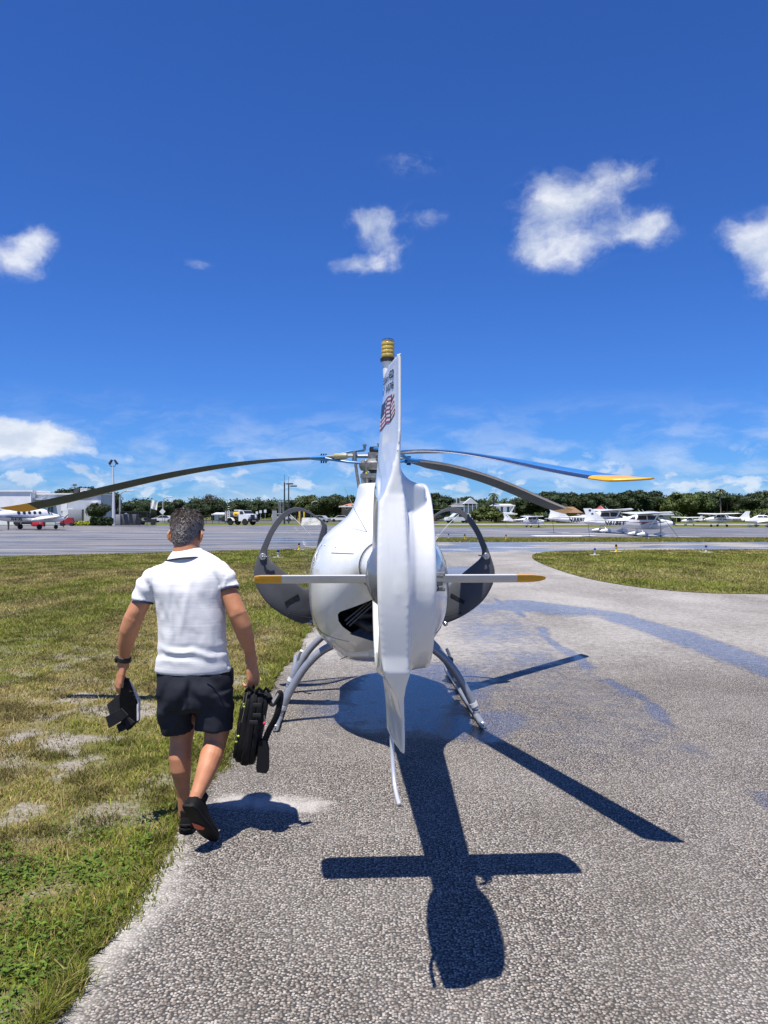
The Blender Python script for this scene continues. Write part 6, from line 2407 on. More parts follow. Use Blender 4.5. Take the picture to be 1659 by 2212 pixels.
# landing gear
CROSS = [(-.827, .092), (-.765, .215), (-.69, .352), (-.605, .474), (-.483, .590), (-.355, .650), (-.185, .668), (0, .670)]
CROSS = CROSS + [(-x, z) for x, z in reversed(CROSS[:-1])]
for yy, dz in ((.05, 0), (1.10, -.03)):
    mb = MB()
    mb.tube([(p[0], yy, p[1] + dz * min(1, p[1] * 1.6)) for p in catmull([(x, z, 0) for x, z in CROSS], 5)], .033, 18, side=(0, 1, 0))
    ct = mb.build('cross_tube', M_GREYMET, heli)
    for sx in (-1, 1):
        mb = MB()
        mb.cyl((sx * .815, yy, .112), (sx * .800, yy, .145), .038, 18)
        mb.build('clamp_band', mat('clamp_white', (0.62, 0.62, 0.60), 0.4), ct)
for sx in (-1, 1):
    mb = MB()
    xk = .838
    path = catmull([(sx * xk, -.245, .034), (sx * xk, .2, .034), (sx * xk, 1.0, .034), (sx * xk, 1.75, .034), (sx * xk, 2.05, .06), (sx * xk, 2.22, .15)], 6)
    mb.tube(path, .0265, 18)
    sk = mb.build('skid', M_GREYMET, heli)
    mb = MB()
    mb.lathe([(.004, -.012), (.022, -.012), (.0275, -.006), (.0275, .018), (.0262, .02)], 'Y', (sx * xk, -.243, .034), 20)
    mb.build('skid_cap', mat('skid_cap_alloy', (0.45, 0.46, 0.48), 0.35, metal=0.5), sk)
    mb = MB()
    mb.cyl((sx * xk, -.258, .034), (sx * xk, -.254, .034), .005, 10)
    mb.build('cap_hole', M_BLACK, sk)
    for yy in (.05, 1.10):
        mb = MB()
        mb.lathe([(.0275, -.035), (.031, -.033), (.031, .033), (.0275, .035)], 'Y', (sx * xk, yy, .034), 18)
        mb.box((sx * (xk - .004), yy, .07), (.05, .06, .03), ch=.008)
        mb.build('clamp', M_GREYMET, sk)
    mb = MB()
    mb.tube([(sx * .74, 1.02, .34), (sx * .72, .98, .40), (sx * .70, .95, .44)], .016, 10)
    mb.build('step_post', mat('clamp_white', (0.62, 0.62, 0.60), 0.4), sk)
    mb = MB()
    if sx < 0:
        continue
    mb.box((.66, .52, .415), (.075, .10, .06), ch=.008)
    mb.build('foot_step', mat('foot_step_grey', (0.10, 0.10, 0.11), 0.7), sk)

# doors, swung forward
OUT = [(551, 1235), (553, 1225), (561, 1199), (573, 1169), (585, 1143), (601, 1119), (621, 1101.5), (640.5, 1095.6), (658, 1099.5), (678, 1111.5), (698, 1127), (706, 1137), (704, 1165), (698, 1205), (694, 1250), (692, 1300), (684, 1330),
       (672, 1341), (661, 1346), (648, 1344), (612.7, 1324.7), (581, 1300), (563, 1276), (553, 1254)]
INN = [(579, 1193), (581, 1183), (593, 1153), (612.7, 1123), (628.6, 1109.5), (644.5, 1104.5), (662, 1107.5), (682, 1119), (694.5, 1131), (693, 1144), (688, 1160), (683, 1184), (679, 1209), (675.5, 1238), (673, 1258), (669, 1269),
       (661, 1272), (651, 1266), (620.7, 1238.4), (600, 1221), (585, 1208), (580, 1200)]


def resample(loop, c, n):
    pts = [np.array(p[:2]) for p in catmull(loop + [loop[0]], 10)]
    P = np.array(pts)
    a = np.unwrap(np.arctan2(P[:, 1] - c[1], P[:, 0] - c[0]))
    if a[-1] < a[0]:
        a, P = a[::-1], P[::-1]
    out = []
    for k in range(n):
        t = a[0] + ((2 * math.pi * k / n - a[0]) % (2 * math.pi))
        out.append((np.interp(t, a, P[:, 0]), np.interp(t, a, P[:, 1])))
    return out


N_D = 72
oc = resample(OUT, (640, 1190), N_D)
ic = resample(INN, (640, 1190), N_D)
AX_U = 810.0


def door_pt(u, v, side, off=0.0):
    """left-door picture point -> local; bulging panel turned a little past square"""
    k = (u - 551) / 155.0
    y = 7.62 + 0.22 * k - 0.10 * (1 - (2 * k - 1) ** 2) * (0.4 + 0.6 * max(0, min(1, (v - 1090) / 200)))
    p = world_at(u, v, 7.7)
    loc = _hm @ p
    x = -abs(loc.x + 0.0)
    ly = (y - 6.45) + off
    return Vector((x if side < 0 else -x + .03, ly, loc.z))


for side in (-1, 1):
    root = MB()
    rows = []
    for t in (0, .08, .35, .65, .92, 1.0):
        rows.append([(o[0] * (1 - t) + i[0] * t, o[1] * (1 - t) + i[1] * t, (.012 if t in (0, 1.0) else 0)) for o, i in zip(oc, ic)])
    back = [[door_pt(u, v, side, o) for u, v, o in r_] for r_ in rows]
    front = [[door_pt(u, v, side, .035 - o) for u, v, o in r_] for r_ in rows]
    allr = back + list(reversed(front))
    L = len(allr)
    vs = [p for r_ in allr for p in r_]
    fs = [(i * N_D + j, i * N_D + (j + 1) % N_D, ((i + 1) % L) * N_D + (j + 1) % N_D, ((i + 1) % L) * N_D + j) for i in range(L) for j in range(N_D)]
    root.add(vs, fs)
    for i, f_ in enumerate(fs):
        r_ = i // N_D
        root.m[i] = 1 if r_ >= 6 else 0
    door = root.build('door', [M_DOOR, M_WHITE], heli, angle=50)
    door['label'] = 'open %s cabin door showing its dark grey lining' % ('left' if side < 0 else 'right')
    g = MB()
    ring = [door_pt(u, v, side, .018) for u, v in ic]
    cpt = door_pt(640, 1180, side, .018)
    mid = [(p + cpt) / 2 + Vector((0, -.004, 0)) for p in ring]
    g.rings([ring, mid], cap0=False, cap1=True)
    g.build('window_pane', M_GLASS, door)
    lk = MB()
    c = door_pt(571, 1201, side, -.012)
    lk.lathe([(.002, -.006), (.030, -.006), (.035, .0), (.035, .012), (.002, .012)], 'Y', c, 22)
    lk.build('lock_plate', mat('lock_plate_alloy', (0.40, 0.41, 0.40), 0.35, metal=0.6), door)
    lk = MB()
    sg = 1 if side < 0 else -1
    lk.tube([c + Vector((0, -.03, 0)), c + Vector((sg * .05, -.035, .006)), c + Vector((sg * .085, -.03, .012))], [.008, .006, .006], 8)
    lk.ball(c + Vector((0, -.022, 0)), .012, seg=10)
    lk.build('handle', M_STEEL, door)
    sl = MB()
    q = [door_pt(u, v, side, -.004) for u, v in ((617, 1297), (645, 1281), (648, 1287), (620, 1304))]
    sl.prism(q, (0, -.004, 0))
    sl.build('grip_slot', M_BLACK, door)
    cd_ = MB()
    cd_.tube(catmull([door_pt(628, 1112, side, -.01), door_pt(650, 1132, side, -.05), door_pt(670, 1156, side, -.06), door_pt(685, 1181, side, -.03)], 5), .0030, 6)
    cd_.build('check_cord', M_DECALW, door)
    st = MB()
    a, b, c3 = door_pt(626, 1323, side, -.02), door_pt(657, 1331, side, -.03), door_pt(684, 1337, side, -.04)
    st.cyl(a, b, .004, 8)
    st.cyl(b, c3, .0085, 10)
    st.ball(a, .009, seg=8)
    st.build('gas_strut', M_BLACK, door)

# rotor
hub_w = Vector((-0.075, 6.46, 2.235))
hub = _hm @ hub_w
rotor = empty('rotor', tuple(hub))
rotor.parent = heli
hubm = MB()
hubm.cyl((0, 0, -.42), (0, 0, .02), .042, 18)
hubm.cyl((0, 0, -.20), (0, 0, -.16), .085, 24)
hubm.cyl((0, 0, -.185), (0, 0, -.150), .125, 24)
hubm.cyl((0, 0, -.05), (0, 0, .03), .062, 20)
hubm.lathe([(.05, -.125), (.12, -.12), (.135, -.09), (.135, -.06), (.11, -.035), (.05, -.02)], 'Z', (0, 0, 0), 24)
hubm.cyl((0, 0, -.30), (0, 0, -.20), .062, 18)
hubm.build('mast', M_ALU, rotor)
hubm = MB()
hubm.lathe([(.03, .03), (.046, .032), (.05, .06), (.044, .078), (.004, .08)], 'Z', (0, 0, 0), 20)
hubm.build('mast_cap', M_BLACK, rotor)
TIPS = [('A', Vector((1.14, 3.53, 1.898)), 9.0, -7.0), ('B', Vector((2.24, 9.05, 1.777)), 15.0, 12.0), ('C', Vector((-3.35, 6.87, 1.765)), 3.0, -17.0)]
_dp = np.polyfit([0, .2, .43, 1.18, 1.85, 2.4, 3.0, 3.37], [0, .003, .011, .055, .160, .275, .398, .46], 4)


def droop(r_):
    return float(np.polyval(_dp, r_) - np.polyval(_dp, 0))


def blade_rings(tip_l, pit0, pit1, r0, r1, n, sec, R_):
    d = Vector((tip_l.x, tip_l.y, 0)).normalized()
    lead = Vector((d.y, -d.x, 0))            # turns clockwise seen from above
    total = -tip_l.z
    rings_ = []
    for k in range(n):
        r_ = r0 + (r1 - r0) * k / (n - 1)
        drop = droop(r_ * 3.37 / R_) * total / .46
        e = .05
        dr = (droop((r_ + e) * 3.37 / R_) - droop((r_ - e) * 3.37 / R_)) * total / .46 / (2 * e)
        along = (d - Vector((0, 0, dr))).normalized()
        up_ = lead.cross(along)
        if up_.z < 0:
            up_ = -up_
        a = R(pit0 + (pit1 - pit0) * r_ / R_)
        c_ = lead * math.cos(a) + up_ * math.sin(a)
        n_ = up_ * math.cos(a) - lead * math.sin(a)
        p = d * r_ - Vector((0, 0, drop))
        rings_.append([p + c_ * (x * sec(r_)[0] - sec(r_)[2]) + n_ * (z * sec(r_)[1]) for x, z in AIRFOIL])
    return rings_


AIRFOIL = [(.26, .0), (.25, .022), (.21, .045), (.12, .058), (-.08, .055), (-.35, .030), (-.62, .008), (-.735, .003), (-.735, -.003), (-.62, -.010), (-.35, -.024), (-.08, -.040), (.12, -.044), (.21, -.034), (.25, -.016)]
for nm, tw, p0_, p1_ in TIPS:
    tl = (_hm @ tw) - hub
    Rr = math.hypot(tl.x, tl.y)
    br = empty('rotor_blade', (0, 0, 0))
    br.parent = rotor
    d = Vector((tl.x, tl.y, 0)).normalized()
    lead = Vector((d.y, -d.x, 0))
    CH = .185

    def sec(r_):
        root = max(0.0, min(1.0, (r_ - .42) / .45))
        tipk = 1.0 if r_ < Rr - .13 else max(.12, 1 - .88 * ((r_ - (Rr - .13)) / .13) ** 1.5)
        return (CH * (.35 + .65 * root) * tipk, CH * (1.0 + .4 * (1 - root)) * (.45 + .55 * tipk), .72 * CH * (1 - tipk))

    mb = MB()
    rg = blade_rings(tl, p0_, p1_, .42, Rr - .26, 40, sec, Rr)
    mb.rings(rg)
    nseg = len(AIRFOIL)
    for i in range(len(rg) - 1):
        for j in range(nseg):
            mb.m[i * nseg + j] = 2 if j in (0, 1, 2, 12, 13, 14) else (0 if j <= 6 else 1)
    b1 = mb.build('airfoil', [M_BLUE, M_BLADEGREY, M_STEEL], br, angle=50)
    mb = MB()
    mb.rings(blade_rings(tl, p0_, p1_, Rr - .26, Rr, 12, sec, Rr))
    mb.build('blade_tip', M_YELLOW, br, angle=50)
    mb = MB()
    # two-armed blue root fork, damper and grip
    for sg, zz in ((1, .050), (-1, -.055)):
        mb.tube([d * .10 + lead * .03 * sg + Vector((0, 0, zz * 1.1)), d * .22 + lead * .05 * sg + Vector((0, 0, zz * .9)), d * .44 + lead * .012 * sg + Vector((0, 0, -.012))], [(.014, .026), (.012, .024), (.016, .022)], 12)
    mb.tube([d * .40 + Vector((0, 0, -.012)), d * .55 + Vector((0, 0, -.012))], [(.030, .022), (.014, .045)], 14)
    mb.build('root_fork', M_BLUE, br)
    mb = MB()
    mb.cyl(d * .02 + Vector((0, 0, .0)), d * .19 + Vector((0, 0, .0)), .016, 12)
    mb.cyl(d * .17 - lead * .03 + Vector((0, 0, -.05)), d * .17 - lead * .03 + Vector((0, 0, .045)), .019, 14)
    mb.cyl(d * .09 + Vector((0, 0, .05)), d * .09 + Vector((0, 0, .085)), .011, 10)
    mb.cyl(d * .09 + Vector((0, 0, .085)), d * .09 + Vector((0, 0, .10)), .017, 8)
    mb.build('grip', M_ALU, br)
    mb = MB()
    s_ = -lead * .045
    mb.tube([d * .18 + s_, d * .22 + s_, d * .235 + s_, d * .33 + s_, d * .35 + s_, d * .41 + s_ * .5], [.012, .014, .026, .026, .013, .010], 14)
    mb.build('lag_damper', M_OLIVE, br)
    mb = MB()
    for k in (-.02, 0, .02):
        mb.cyl(d * (.44 + k) + Vector((0, 0, -.055)), d * (.44 + k) + Vector((0, 0, .025)), .0065, 8)
    mb.build('root_bolt', mat('dark_bolt', (0.02, 0.03, 0.06), 0.4, metal=0.5), br)
    # pitch link
    q = -lead * .115 + d * .06
    mb = MB()
    mb.cyl(q * .85 + Vector((0, 0, -.235)), q + Vector((0, 0, -.06)), .0095, 10)
    mb.ball(q + Vector((0, 0, -.05)), .015, seg=10)
    mb.build('pitch_link', M_DECALW if nm == 'A' else M_ALU, br)
    mb = MB()
    e = q * .85 + (q * .15) * .5
    mb.cyl(e + Vector((0, 0, -.155)), e + Vector((0, 0, -.125)), .0105, 10)
    mb.build('link_band', M_TAPEB if nm == 'A' else M_TAPEY, br)
mb = MB()
mb.prism([(-.115, -.06, -.30), (-.060, -.06, -.30), (-.045, -.06, -.17), (-.075, -.06, -.10), (-.125, -.06, -.16), (-.118, -.06, -.19)], (0, .03, 0))
mb.build('scissor_link', M_ALU, rotor)
mb = MB()
mb.cyl((-.125, -.04, -.34), (-.165, -.04, -.07), .0125, 10)
mb.build('servo_rod', M_ALU, rotor)

# ---------------------------------------------------------------- the man walking away
M_SKIN = None


def skin_material():
    m = bpy.data.materials.new('tanned_skin')
    m.use_nodes = True
    t = NT(m.node_tree)
    p = t.n['Principled BSDF']
    tc = t.new('ShaderNodeTexCoord').outputs['Object']
    n = t.noise(tc, 9, 5, 0.6)
    n2 = t.noise(tc, 90, 4, 0.6)
    c = t.mix(t.ramp(n, .3, .7), (0.44, 0.180, 0.088), (0.54, 0.245, 0.125))
    c = t.mix(t.math('MULTIPLY', t.ramp(n2, .55, .75), .25), c, (0.38, 0.12, 0.06))
    t.put(p.inputs['Base Color'], c)
    p.inputs['Roughness'].default_value = 0.55
    p.inputs['Subsurface Weight'].default_value = 0.06
    p.inputs['Subsurface Scale'].default_value = 0.01
    p.inputs['Subsurface Radius'].default_value = (1.0, 0.35, 0.2)
    b = t.new('ShaderNodeBump')
    b.inputs['Strength'].default_value = 0.35
    b.inputs['Distance'].default_value = 0.001
    t.put(b.inputs['Height'], n2)
    t.l.new(b.outputs[0], p.inputs['Normal'])
    return m


def knit_material():
    m = bpy.data.materials.new('white_slub_knit')
    m.use_nodes = True
    t = NT(m.node_tree)
    p = t.n['Principled BSDF']
    tc = t.new('ShaderNodeTexCoord').outputs['Object']
    n = t.noise(t.scalev(tc, (5, 5, 150)), 1.0, 5, 0.75)
    fine_ = t.noise(t.scalev(tc, (900, 900, 900)), 1.0, 2, 0.5)
    c = t.mix(t.ramp(n, .36, .66), (0.70, 0.70, 0.715), (0.82, 0.82, 0.82))
    t.put(p.inputs['Base Color'], c)
    p.inputs['Roughness'].default_value = 0.9
    p.inputs['Sheen Weight'].default_value = 0.15
    p.inputs['Specular IOR Level'].default_value = 0.2
    b = t.new('ShaderNodeBump')
    b.inputs['Strength'].default_value = 0.4
    b.inputs['Distance'].default_value = 0.002
    t.put(b.inputs['Height'], t.math('ADD', n, t.math('MULTIPLY', fine_, .3)))
    t.l.new(b.outputs[0], p.inputs['Normal'])
    return m


M_SKIN = skin_material()
M_SHIRT = knit_material()
M_SHORTS = mat('navy_cotton', (0.020, 0.023, 0.031), 0.85, var=0.25, vscale=9, bump=0.0012, bscale=500, spec=0.25)
M_TRIM = mat('navy_trim', (0.015, 0.016, 0.045), 0.8)
M_HAIRD = mat('dark_greying_hair', (0.085, 0.068, 0.058), 0.7, var=0.7, vscale=90)
M_SHOE = mat('black_knit_shoe', (0.008, 0.0075, 0.0075), 0.85, var=0.3, vscale=120, bump=0.001, bscale=500, spec=0.2)
M_SOLE = mat('black_sole', (0.008, 0.008, 0.008), 0.7, bump=0.002, bscale=150, spec=0.25)
M_ORANGE = mat('orange_sole_patch', (0.55, 0.085, 0.03), 0.55)
M_NYLON = mat('black_nylon', (0.0075, 0.0075, 0.008), 0.6, var=0.3, vscale=60, bump=0.003, bscale=90, spec=0.25)
M_STRAP = mat('black_webbing', (0.010, 0.010, 0.011), 0.8, bump=0.001, bscale=700, spec=0.2)
M_LIMEP = mat('lime_zip_pull', (0.55, 0.75, 0.04), 0.4)
M_PINKP = mat('red_zip_pull', (0.65, 0.03, 0.10), 0.4)
M_PAPER = mat('white_paper', (0.66, 0.66, 0.70), 0.6, var=0.12, vscale=30)

PY = 4.20
PBASE = world_at(405, 1795, PY)
man = empty('person', (PBASE.x, PY, 0))
tag(man, 'man seen from behind in white polo shirt and dark shorts, walking, carrying a bag', 'person')
_po = Vector((PBASE.x, PY, 0))


def pq(u, v, dy=0.0):
    """picture point at the man's depth (+dy away) -> his own coordinates"""
    return world_at(u, v, PY + dy) - _po


body = MB()
K = PY / F


def limb(rows, seg=18):
    body.tube([pq(r[0], r[1], r[2]) for r in rows], [r[3] for r in rows], seg, side=(0, 1, 0), roundcap=True)


# legs, arms
limb([(392, 1490, .02, .085), (394, 1545, .05, .078), (394, 1580, .065, .065), (391, 1607, .05, .060), (389.5, 1637, .035, .0625), (391, 1662, .03, .056), (394, 1690, .045, .043), (397, 1718, .055, .034), (398.5, 1740, .062, .034), (399, 1758, .07, .034)])
limb([(455, 1490, .02, .088), (466, 1545, .03, .080), (469, 1580, .01, .068), (464, 1607, -.02, .060), (456, 1635, -.075, .0615), (447, 1662, -.125, .054), (436, 1690, -.175, .043), (426, 1714, -.215, .035), (420, 1730, -.232, .034), (419, 1738, -.225, .030)])
limb([(330, 1256, .0, .050), (317, 1275, -.01, .052), (303, 1305, -.025, .050), (288, 1336, -.035, .0505), (279, 1362, -.02, .051), (273, 1388, .0, .044), (269, 1412, .015, .033), (267.5, 1428, .02, (.026, .032)), (266, 1440, .025, (.025, .034))])
limb([(478, 1243, .0, .046), (489, 1262, -.012, .047), (499, 1290, -.03, .047), (513, 1326, -.045, .0505), (523, 1352, -.03, .050), (532, 1380, -.01, .043), (539, 1402, .01, .032), (542, 1418, .015, (.026, .031)), (543.5, 1430, .02, (.025, .034))])
# trunk under the clothes, neck
body.tube([pq(412, 1500, .02), pq(414, 1440, .01), pq(410, 1380, 0), pq(406, 1300, 0), pq(403, 1250, 0), pq(403, 1222, .01)], [(.13, .10), (.165, .105), (.16, .10), (.16, .100), (.13, .085), (.07, .065)], 24, side=(1, 0, 0))
body.tube([pq(403, 1225, .005), pq(403, 1195, .02), pq(404, 1170, .035), pq(405, 1150, .045)], [(.085, .070), (.074, .068), (.067, .068), (.062, .068)], 20, side=(1, 0, 0))

# head: rings across the axis, looking ahead and slightly to the right
hc = pq(403.5, 1150, .055)
HM = Matrix.Translation(hc) @ Matrix.Rotation(R(-7), 4, 'Z') @ Matrix.Rotation(R(-8), 4, 'X')
hrows = [(-.124, .032, .045, .045), (-.110, .046, .054, .035), (-.090, .060, .072, .022), (-.058, .0695, .088, .008), (-.02, .0745, .098, .0), (.02, .077, .102, -.004), (.058, .0735, .098, -.006), (.084, .063, .085, -.006), (.102, .045, .062, -.006), (.112, .020, .028, -.006)]
hr = []
for (z, a, b, c) in hrows:
    hr.append([HM @ Vector((a * math.cos(t), c + b * math.sin(t), z)) for t in [2 * math.pi * k / 28 for k in range(28)]])
body.rings(hr)
# nose, brow, ears
body.tube([HM @ Vector((0, .088, .012)), HM @ Vector((0, .106, -.018)), HM @ Vector((0, .118, -.035)), HM @ Vector((0, .096, -.046))], [(.008, .008), (.010, .010), (.014, .013), (.012, .010)], 10)
body.tube([HM @ Vector((-.05, .072, .022)), HM @ Vector((0, .094, .024)), HM @ Vector((.05, .072, .022))], [.010, .012, .010], 8)
body.tube([HM @ Vector((-.022, .086, -.068)), HM @ Vector((0, .097, -.068)), HM @ Vector((.022, .086, -.068))], [.006, .009, .006], 8)
for sx in (-1, 1):
    ex = sx * .0755
    E = [(.005, -.002, .012), (.015, -.018, .006), (.0225, -.026, -.014), (.018, -.022, -.036), (.005, -.006, -.054)]
    body.tube([HM @ Vector((ex + sx * a_, b_, c_)) for a_, b_, c_ in E], [.0065, .0078, .0080, .0078, .007], 10)
    body.tube([HM @ Vector((ex - sx * .004, .0, .006)), HM @ Vector((ex + sx * .009, -.010, -.020)), HM @ Vector((ex - sx * .002, .0, -.046))], [(.008, .010), (.010, .013), (.008, .009)], 10)
# heel bulge of feet hidden in shoes


def hand(origin, d, n, w, curl, spread=.021, size=1.0):
    """palm, four bent fingers of different length, thumb from the side of the palm"""
    d, n, w = d.normalized(), n.normalized(), w.normalized()
    o = origin
    body.tube([o - d * .01, o + d * .03, o + d * .065 * size, o + d * .092 * size], [(.016 * size, .027 * size), (.017 * size, .036 * size), (.0165 * size, .041 * size), (.014 * size, .039 * size)], 16, side=tuple(n), roundcap=True)
    tips = []
    for i, (ln, off) in enumerate(((.074, 1.5), (.082, .5), (.077, -.5), (.062, -1.5))):
        base = o + d * (.088 - .004 * abs(off - .5)) * size + w * (off * spread)
        a = 0.35
        p = base
        pts = [base - d * .012, base]
        rads = [.0095 * size, .0098 * size]
        for seg_, f_ in enumerate((.44, .31, .25)):
            dirv = d * math.cos(a) + n * math.sin(a)
            p = p + dirv * ln * f_ * size
            pts.append(p)
            rads.append((.0092, .0085, .0072)[seg_] * size)
            a += curl[seg_]
        body.tube(pts, rads, 10, side=tuple(w), roundcap=True)
        tips.append(p)
    tb = o + d * .028 + w * .030 + n * .006
    t1 = tb + (d * .6 + w * .45 + n * .55).normalized() * .042
    t2 = t1 + (d * .75 - w * .05 + n * .75).normalized() * .032
    body.tube([tb - d * .008, tb, t1, t2], [.012, .0135, .0108, .0085], 10, roundcap=True)
    return tips


LH = pq(265.5, 1440, .025)
ltips = hand(LH, pq(259, 1470, .03) - LH, Vector((.80, .45, -.1)), Vector((-.60, .75, 0)), (.75, .8, .5), .025, 1.22)
RH = pq(543.5, 1430, .02)
rtips = hand(RH, pq(547, 1465, .02) - RH, Vector((-.80, .55, -.1)), Vector((.52, .80, 0)), (1.05, 1.0, .6), .024, 1.16)
body_me2 = remesh(body.mesh('body', [M_SKIN]), 0.0042, 5)
body_me2.materials.clear()
body_me2.materials.append(M_SKIN)
co, no = get_co(body_me2), get_no(body_me2)
# elbows and tendons: slight relief
for (u, v, dy, r_, a_) in ((284, 1338, -.09, .025, -.006), (284, 1326, -.09, .02, .004), (516, 1330, -.10, .025, -.006), (514, 1318, -.10, .02, .004)):
    c = np.array(pq(u, v, dy))
    d2 = ((co - c) ** 2).sum(1)
    co += no * (a_ * np.exp(-d2 / (2 * r_ * r_)))[:, None]
set_co(body_me2, co)
bod = link('body', body_me2, man)

# eyes
for sx in (-1, 1):
    mb = MB()
    mb.ball(HM @ Vector((sx * .031, .083, .004)), .0115, seg=12)
    mb.build('eye', mat('eye_white', (0.7, 0.68, 0.65), 0.3), man)

# shirt: trunk and sleeves
sh = MB()
rows = [(417, 1449, .005, .204, .135, 0), (417, 1437, .0, .203, .135, 0), (416, 1420, -.005, .195, .130, 0), (416, 1390, -.005, .189, .128, 0), (415, 1350, -.003, .187, .128, 0), (412, 1310, 0, .190, .130, 0), (408, 1275, 0, .200, .128, 0), (405, 1255, .003, .212, .120, .3),
        (403.5, 1240, .006, .216, .108, .5), (403, 1229, .010, .205, .097, .8), (403, 1219, .014, .182, .089, 1), (403, 1209, .018, .140, .080, 1), (403, 1200, .02, .105, .074, .8), (403.5, 1193, .022, .082, .070, .5)]
sr = []
for (u, v, dy, a, b, tl) in rows:
    c = pq(u, v, dy)
    sr.append([c + Vector((a * (abs(math.cos(t)) ** .85) * (1 if math.cos(t) > 0 else -1), b * math.sin(t), .030 * tl * math.cos(t))) for t in [2 * math.pi * k / 40 for k in range(40)]])
sh.rings(sr)
sh.tube([pq(358, 1240, .006), pq(336, 1249, .004), pq(319, 1267, -.004), pq(311, 1288, -.014), pq(308.5, 1301, -.022)], [(.060, .072), (.068, .078), (.066, .074), (.061, .067), (.0585, .063)], 26, side=(1, 0, 0), roundcap=False)
sh.tube([pq(452, 1228, .006), pq(472, 1234, .004), pq(486, 1247, -.006), pq(492, 1260, -.014), pq(495, 1272, -.022)], [(.058, .070), (.062, .076), (.058, .070), (.054, .062), (.0525, .0585)], 26, side=(1, 0, 0))
shm = remesh(sh.mesh('shirt', [M_SHIRT]), 0.0062, 5)
shm.materials.clear()
shm.materials.append(M_SHIRT)
co, no = get_co(shm), get_no(shm)
X_, Z_ = co[:, 0] - 0.02, co[:, 2]
ph = fbm(X_ * 7 + 3, Z_ * 4.2 + 1, 3)
# folds: long diagonal drapes from the right shoulder to the left waist, cross wrinkles at the small of the back
f1 = np.sin((X_ * 0.95 + Z_ * 0.34) * 34 + ph * 9.0)
f1 = np.sign(f1) * np.abs(f1) ** .8
amp1 = 0.0042 * sstep(Z_, .93, 1.02) * (1 - sstep(Z_, 1.30, 1.44)) * (0.35 + fbm(X_ * 6, Z_ * 5 + 9, 3))
f2 = np.sin(Z_ * 90 + X_ * 14 + ph * 9)
amp2 = 0.0042 * np.exp(-((Z_ - 1.005) / .045) ** 2) * (0.4 + vnoise(X_ * 9, Z_ * 12))
dvert = np.exp(-((X_ - 0.00 - (Z_ - 1.25) * .18) / .020) ** 2) * sstep(Z_, 1.05, 1.2) * (1 - sstep(Z_, 1.38, 1.46))
hem = np.exp(-((Z_ - .905) / .012) ** 2)
sleeve = np.abs(X_ - 0.0) > .205
f3 = np.sin((Z_ * 1.0 - np.abs(X_) * .8) * 75 + ph * 6) * 0.0035
blade_ = 0.008 * (np.exp(-((X_ + .085) / .055) ** 2 - ((Z_ - 1.36) / .07) ** 2) + np.exp(-((X_ - .085) / .055) ** 2 - ((Z_ - 1.37) / .07) ** 2))
disp = np.where(sleeve, f3, f1 * amp1 + f2 * amp2 + 0.006 * dvert + blade_) + 0.0015 * hem + 0.010 * (fbm(X_ * 9 + 5, Z_ * 9, 3) - .5) * (1 - sstep(Z_, 1.36, 1.46)) * .5
co += no * disp[:, None]
set_co(shm, co)
shirt = link('shirt', shm, man)
# collar, collar stripe and sleeve trims
cl = MB()
colr = []
COLC = pq(403.5, 1201, .016)
for (z, a, b, dy) in ((-.006, .108, .084, -.002), (.010, .100, .080, .0), (.026, .086, .075, .006), (.034, .079, .071, .012), (.037, .074, .067, .013), (.030, .071, .064, .012), (.0, .072, .064, .006)):
    colr.append([COLC + Vector((a * math.cos(t), b * math.sin(t) + dy, z + .010 * math.cos(t) - .02 * max(0, math.sin(t)) + (-.008 * math.cos(t) ** 2 if a > .09 else 0))) for t in [2 * math.pi * k / 40 for k in range(40)]])
cl.rings(colr, cap0=False, cap1=False)
cl.build('collar', M_SHIRT, shirt)
cl = MB()
cl.tube([COLC + Vector((.1095 * math.cos(t), .0865 * math.sin(t) - .002, -.007 + .010 * math.cos(t) - .008 * math.cos(t) ** 2 - .02 * max(0, math.sin(t)))) for t in np.linspace(math.pi * .95, math.pi * 2.05, 30)], [(.0042, .0032)] * 30, 8)
cl.build('collar_stripe', M_TRIM, shirt)
for (c, d, a, b) in ((pq(308.3, 1301.5, -.0228), pq(308.5, 1300, -.022) - pq(313, 1262, -.005), .0580, .0625), (pq(495.3, 1272.3, -.0225), pq(495, 1271, -.022) - pq(489, 1245, -.008), .0525, .0585)):
    cl = MB()
    d = d.normalized()
    cl.tube([c - d * .003, c + d * .0055], [(a, b), (a, b)], 30, side=(1, 0, 0))
    cl.build('sleeve_trim', M_TRIM, shirt)

# shorts
so = MB()
rows = [(417, 1440, .0, .196, .125), (418, 1452, .0, .201, .132), (420, 1475, -.003, .203, .138), (421, 1500, -.002, .203, .138), (422, 1522, .0, .200, .130), (422, 1532, .005, .15, .10)]
so.rings([[pq(u, v, dy) + Vector((a * math.cos(t), b * math.sin(t), 0)) for t in [2 * math.pi * k / 40 for k in range(40)]] for (u, v, dy, a, b) in rows])
so.tube([pq(383, 1490, .01), pq(381, 1525, .025), pq(382, 1555, .045), pq(384.5, 1573, .055)], [(.110, .120), (.105, .115), (.098, .108), (.092, .104)], 28, side=(1, 0, 0))
so.tube([pq(460, 1490, .0), pq(463, 1525, .005), pq(463, 1555, .005), pq(462, 1576, .0)], [(.110, .122), (.106, .118), (.104, .112), (.104, .110)], 28, side=(1, 0, 0))
som = remesh(so.mesh('shorts', [M_SHORTS]), 0.007, 5)
som.materials.clear()
som.materials.append(M_SHORTS)
co, no = get_co(som), get_no(som)
X_, Z_ = co[:, 0], co[:, 2]
ph = fbm(X_ * 8 + 1, Z_ * 6, 3)
cx0 = pq(421, 1500).x
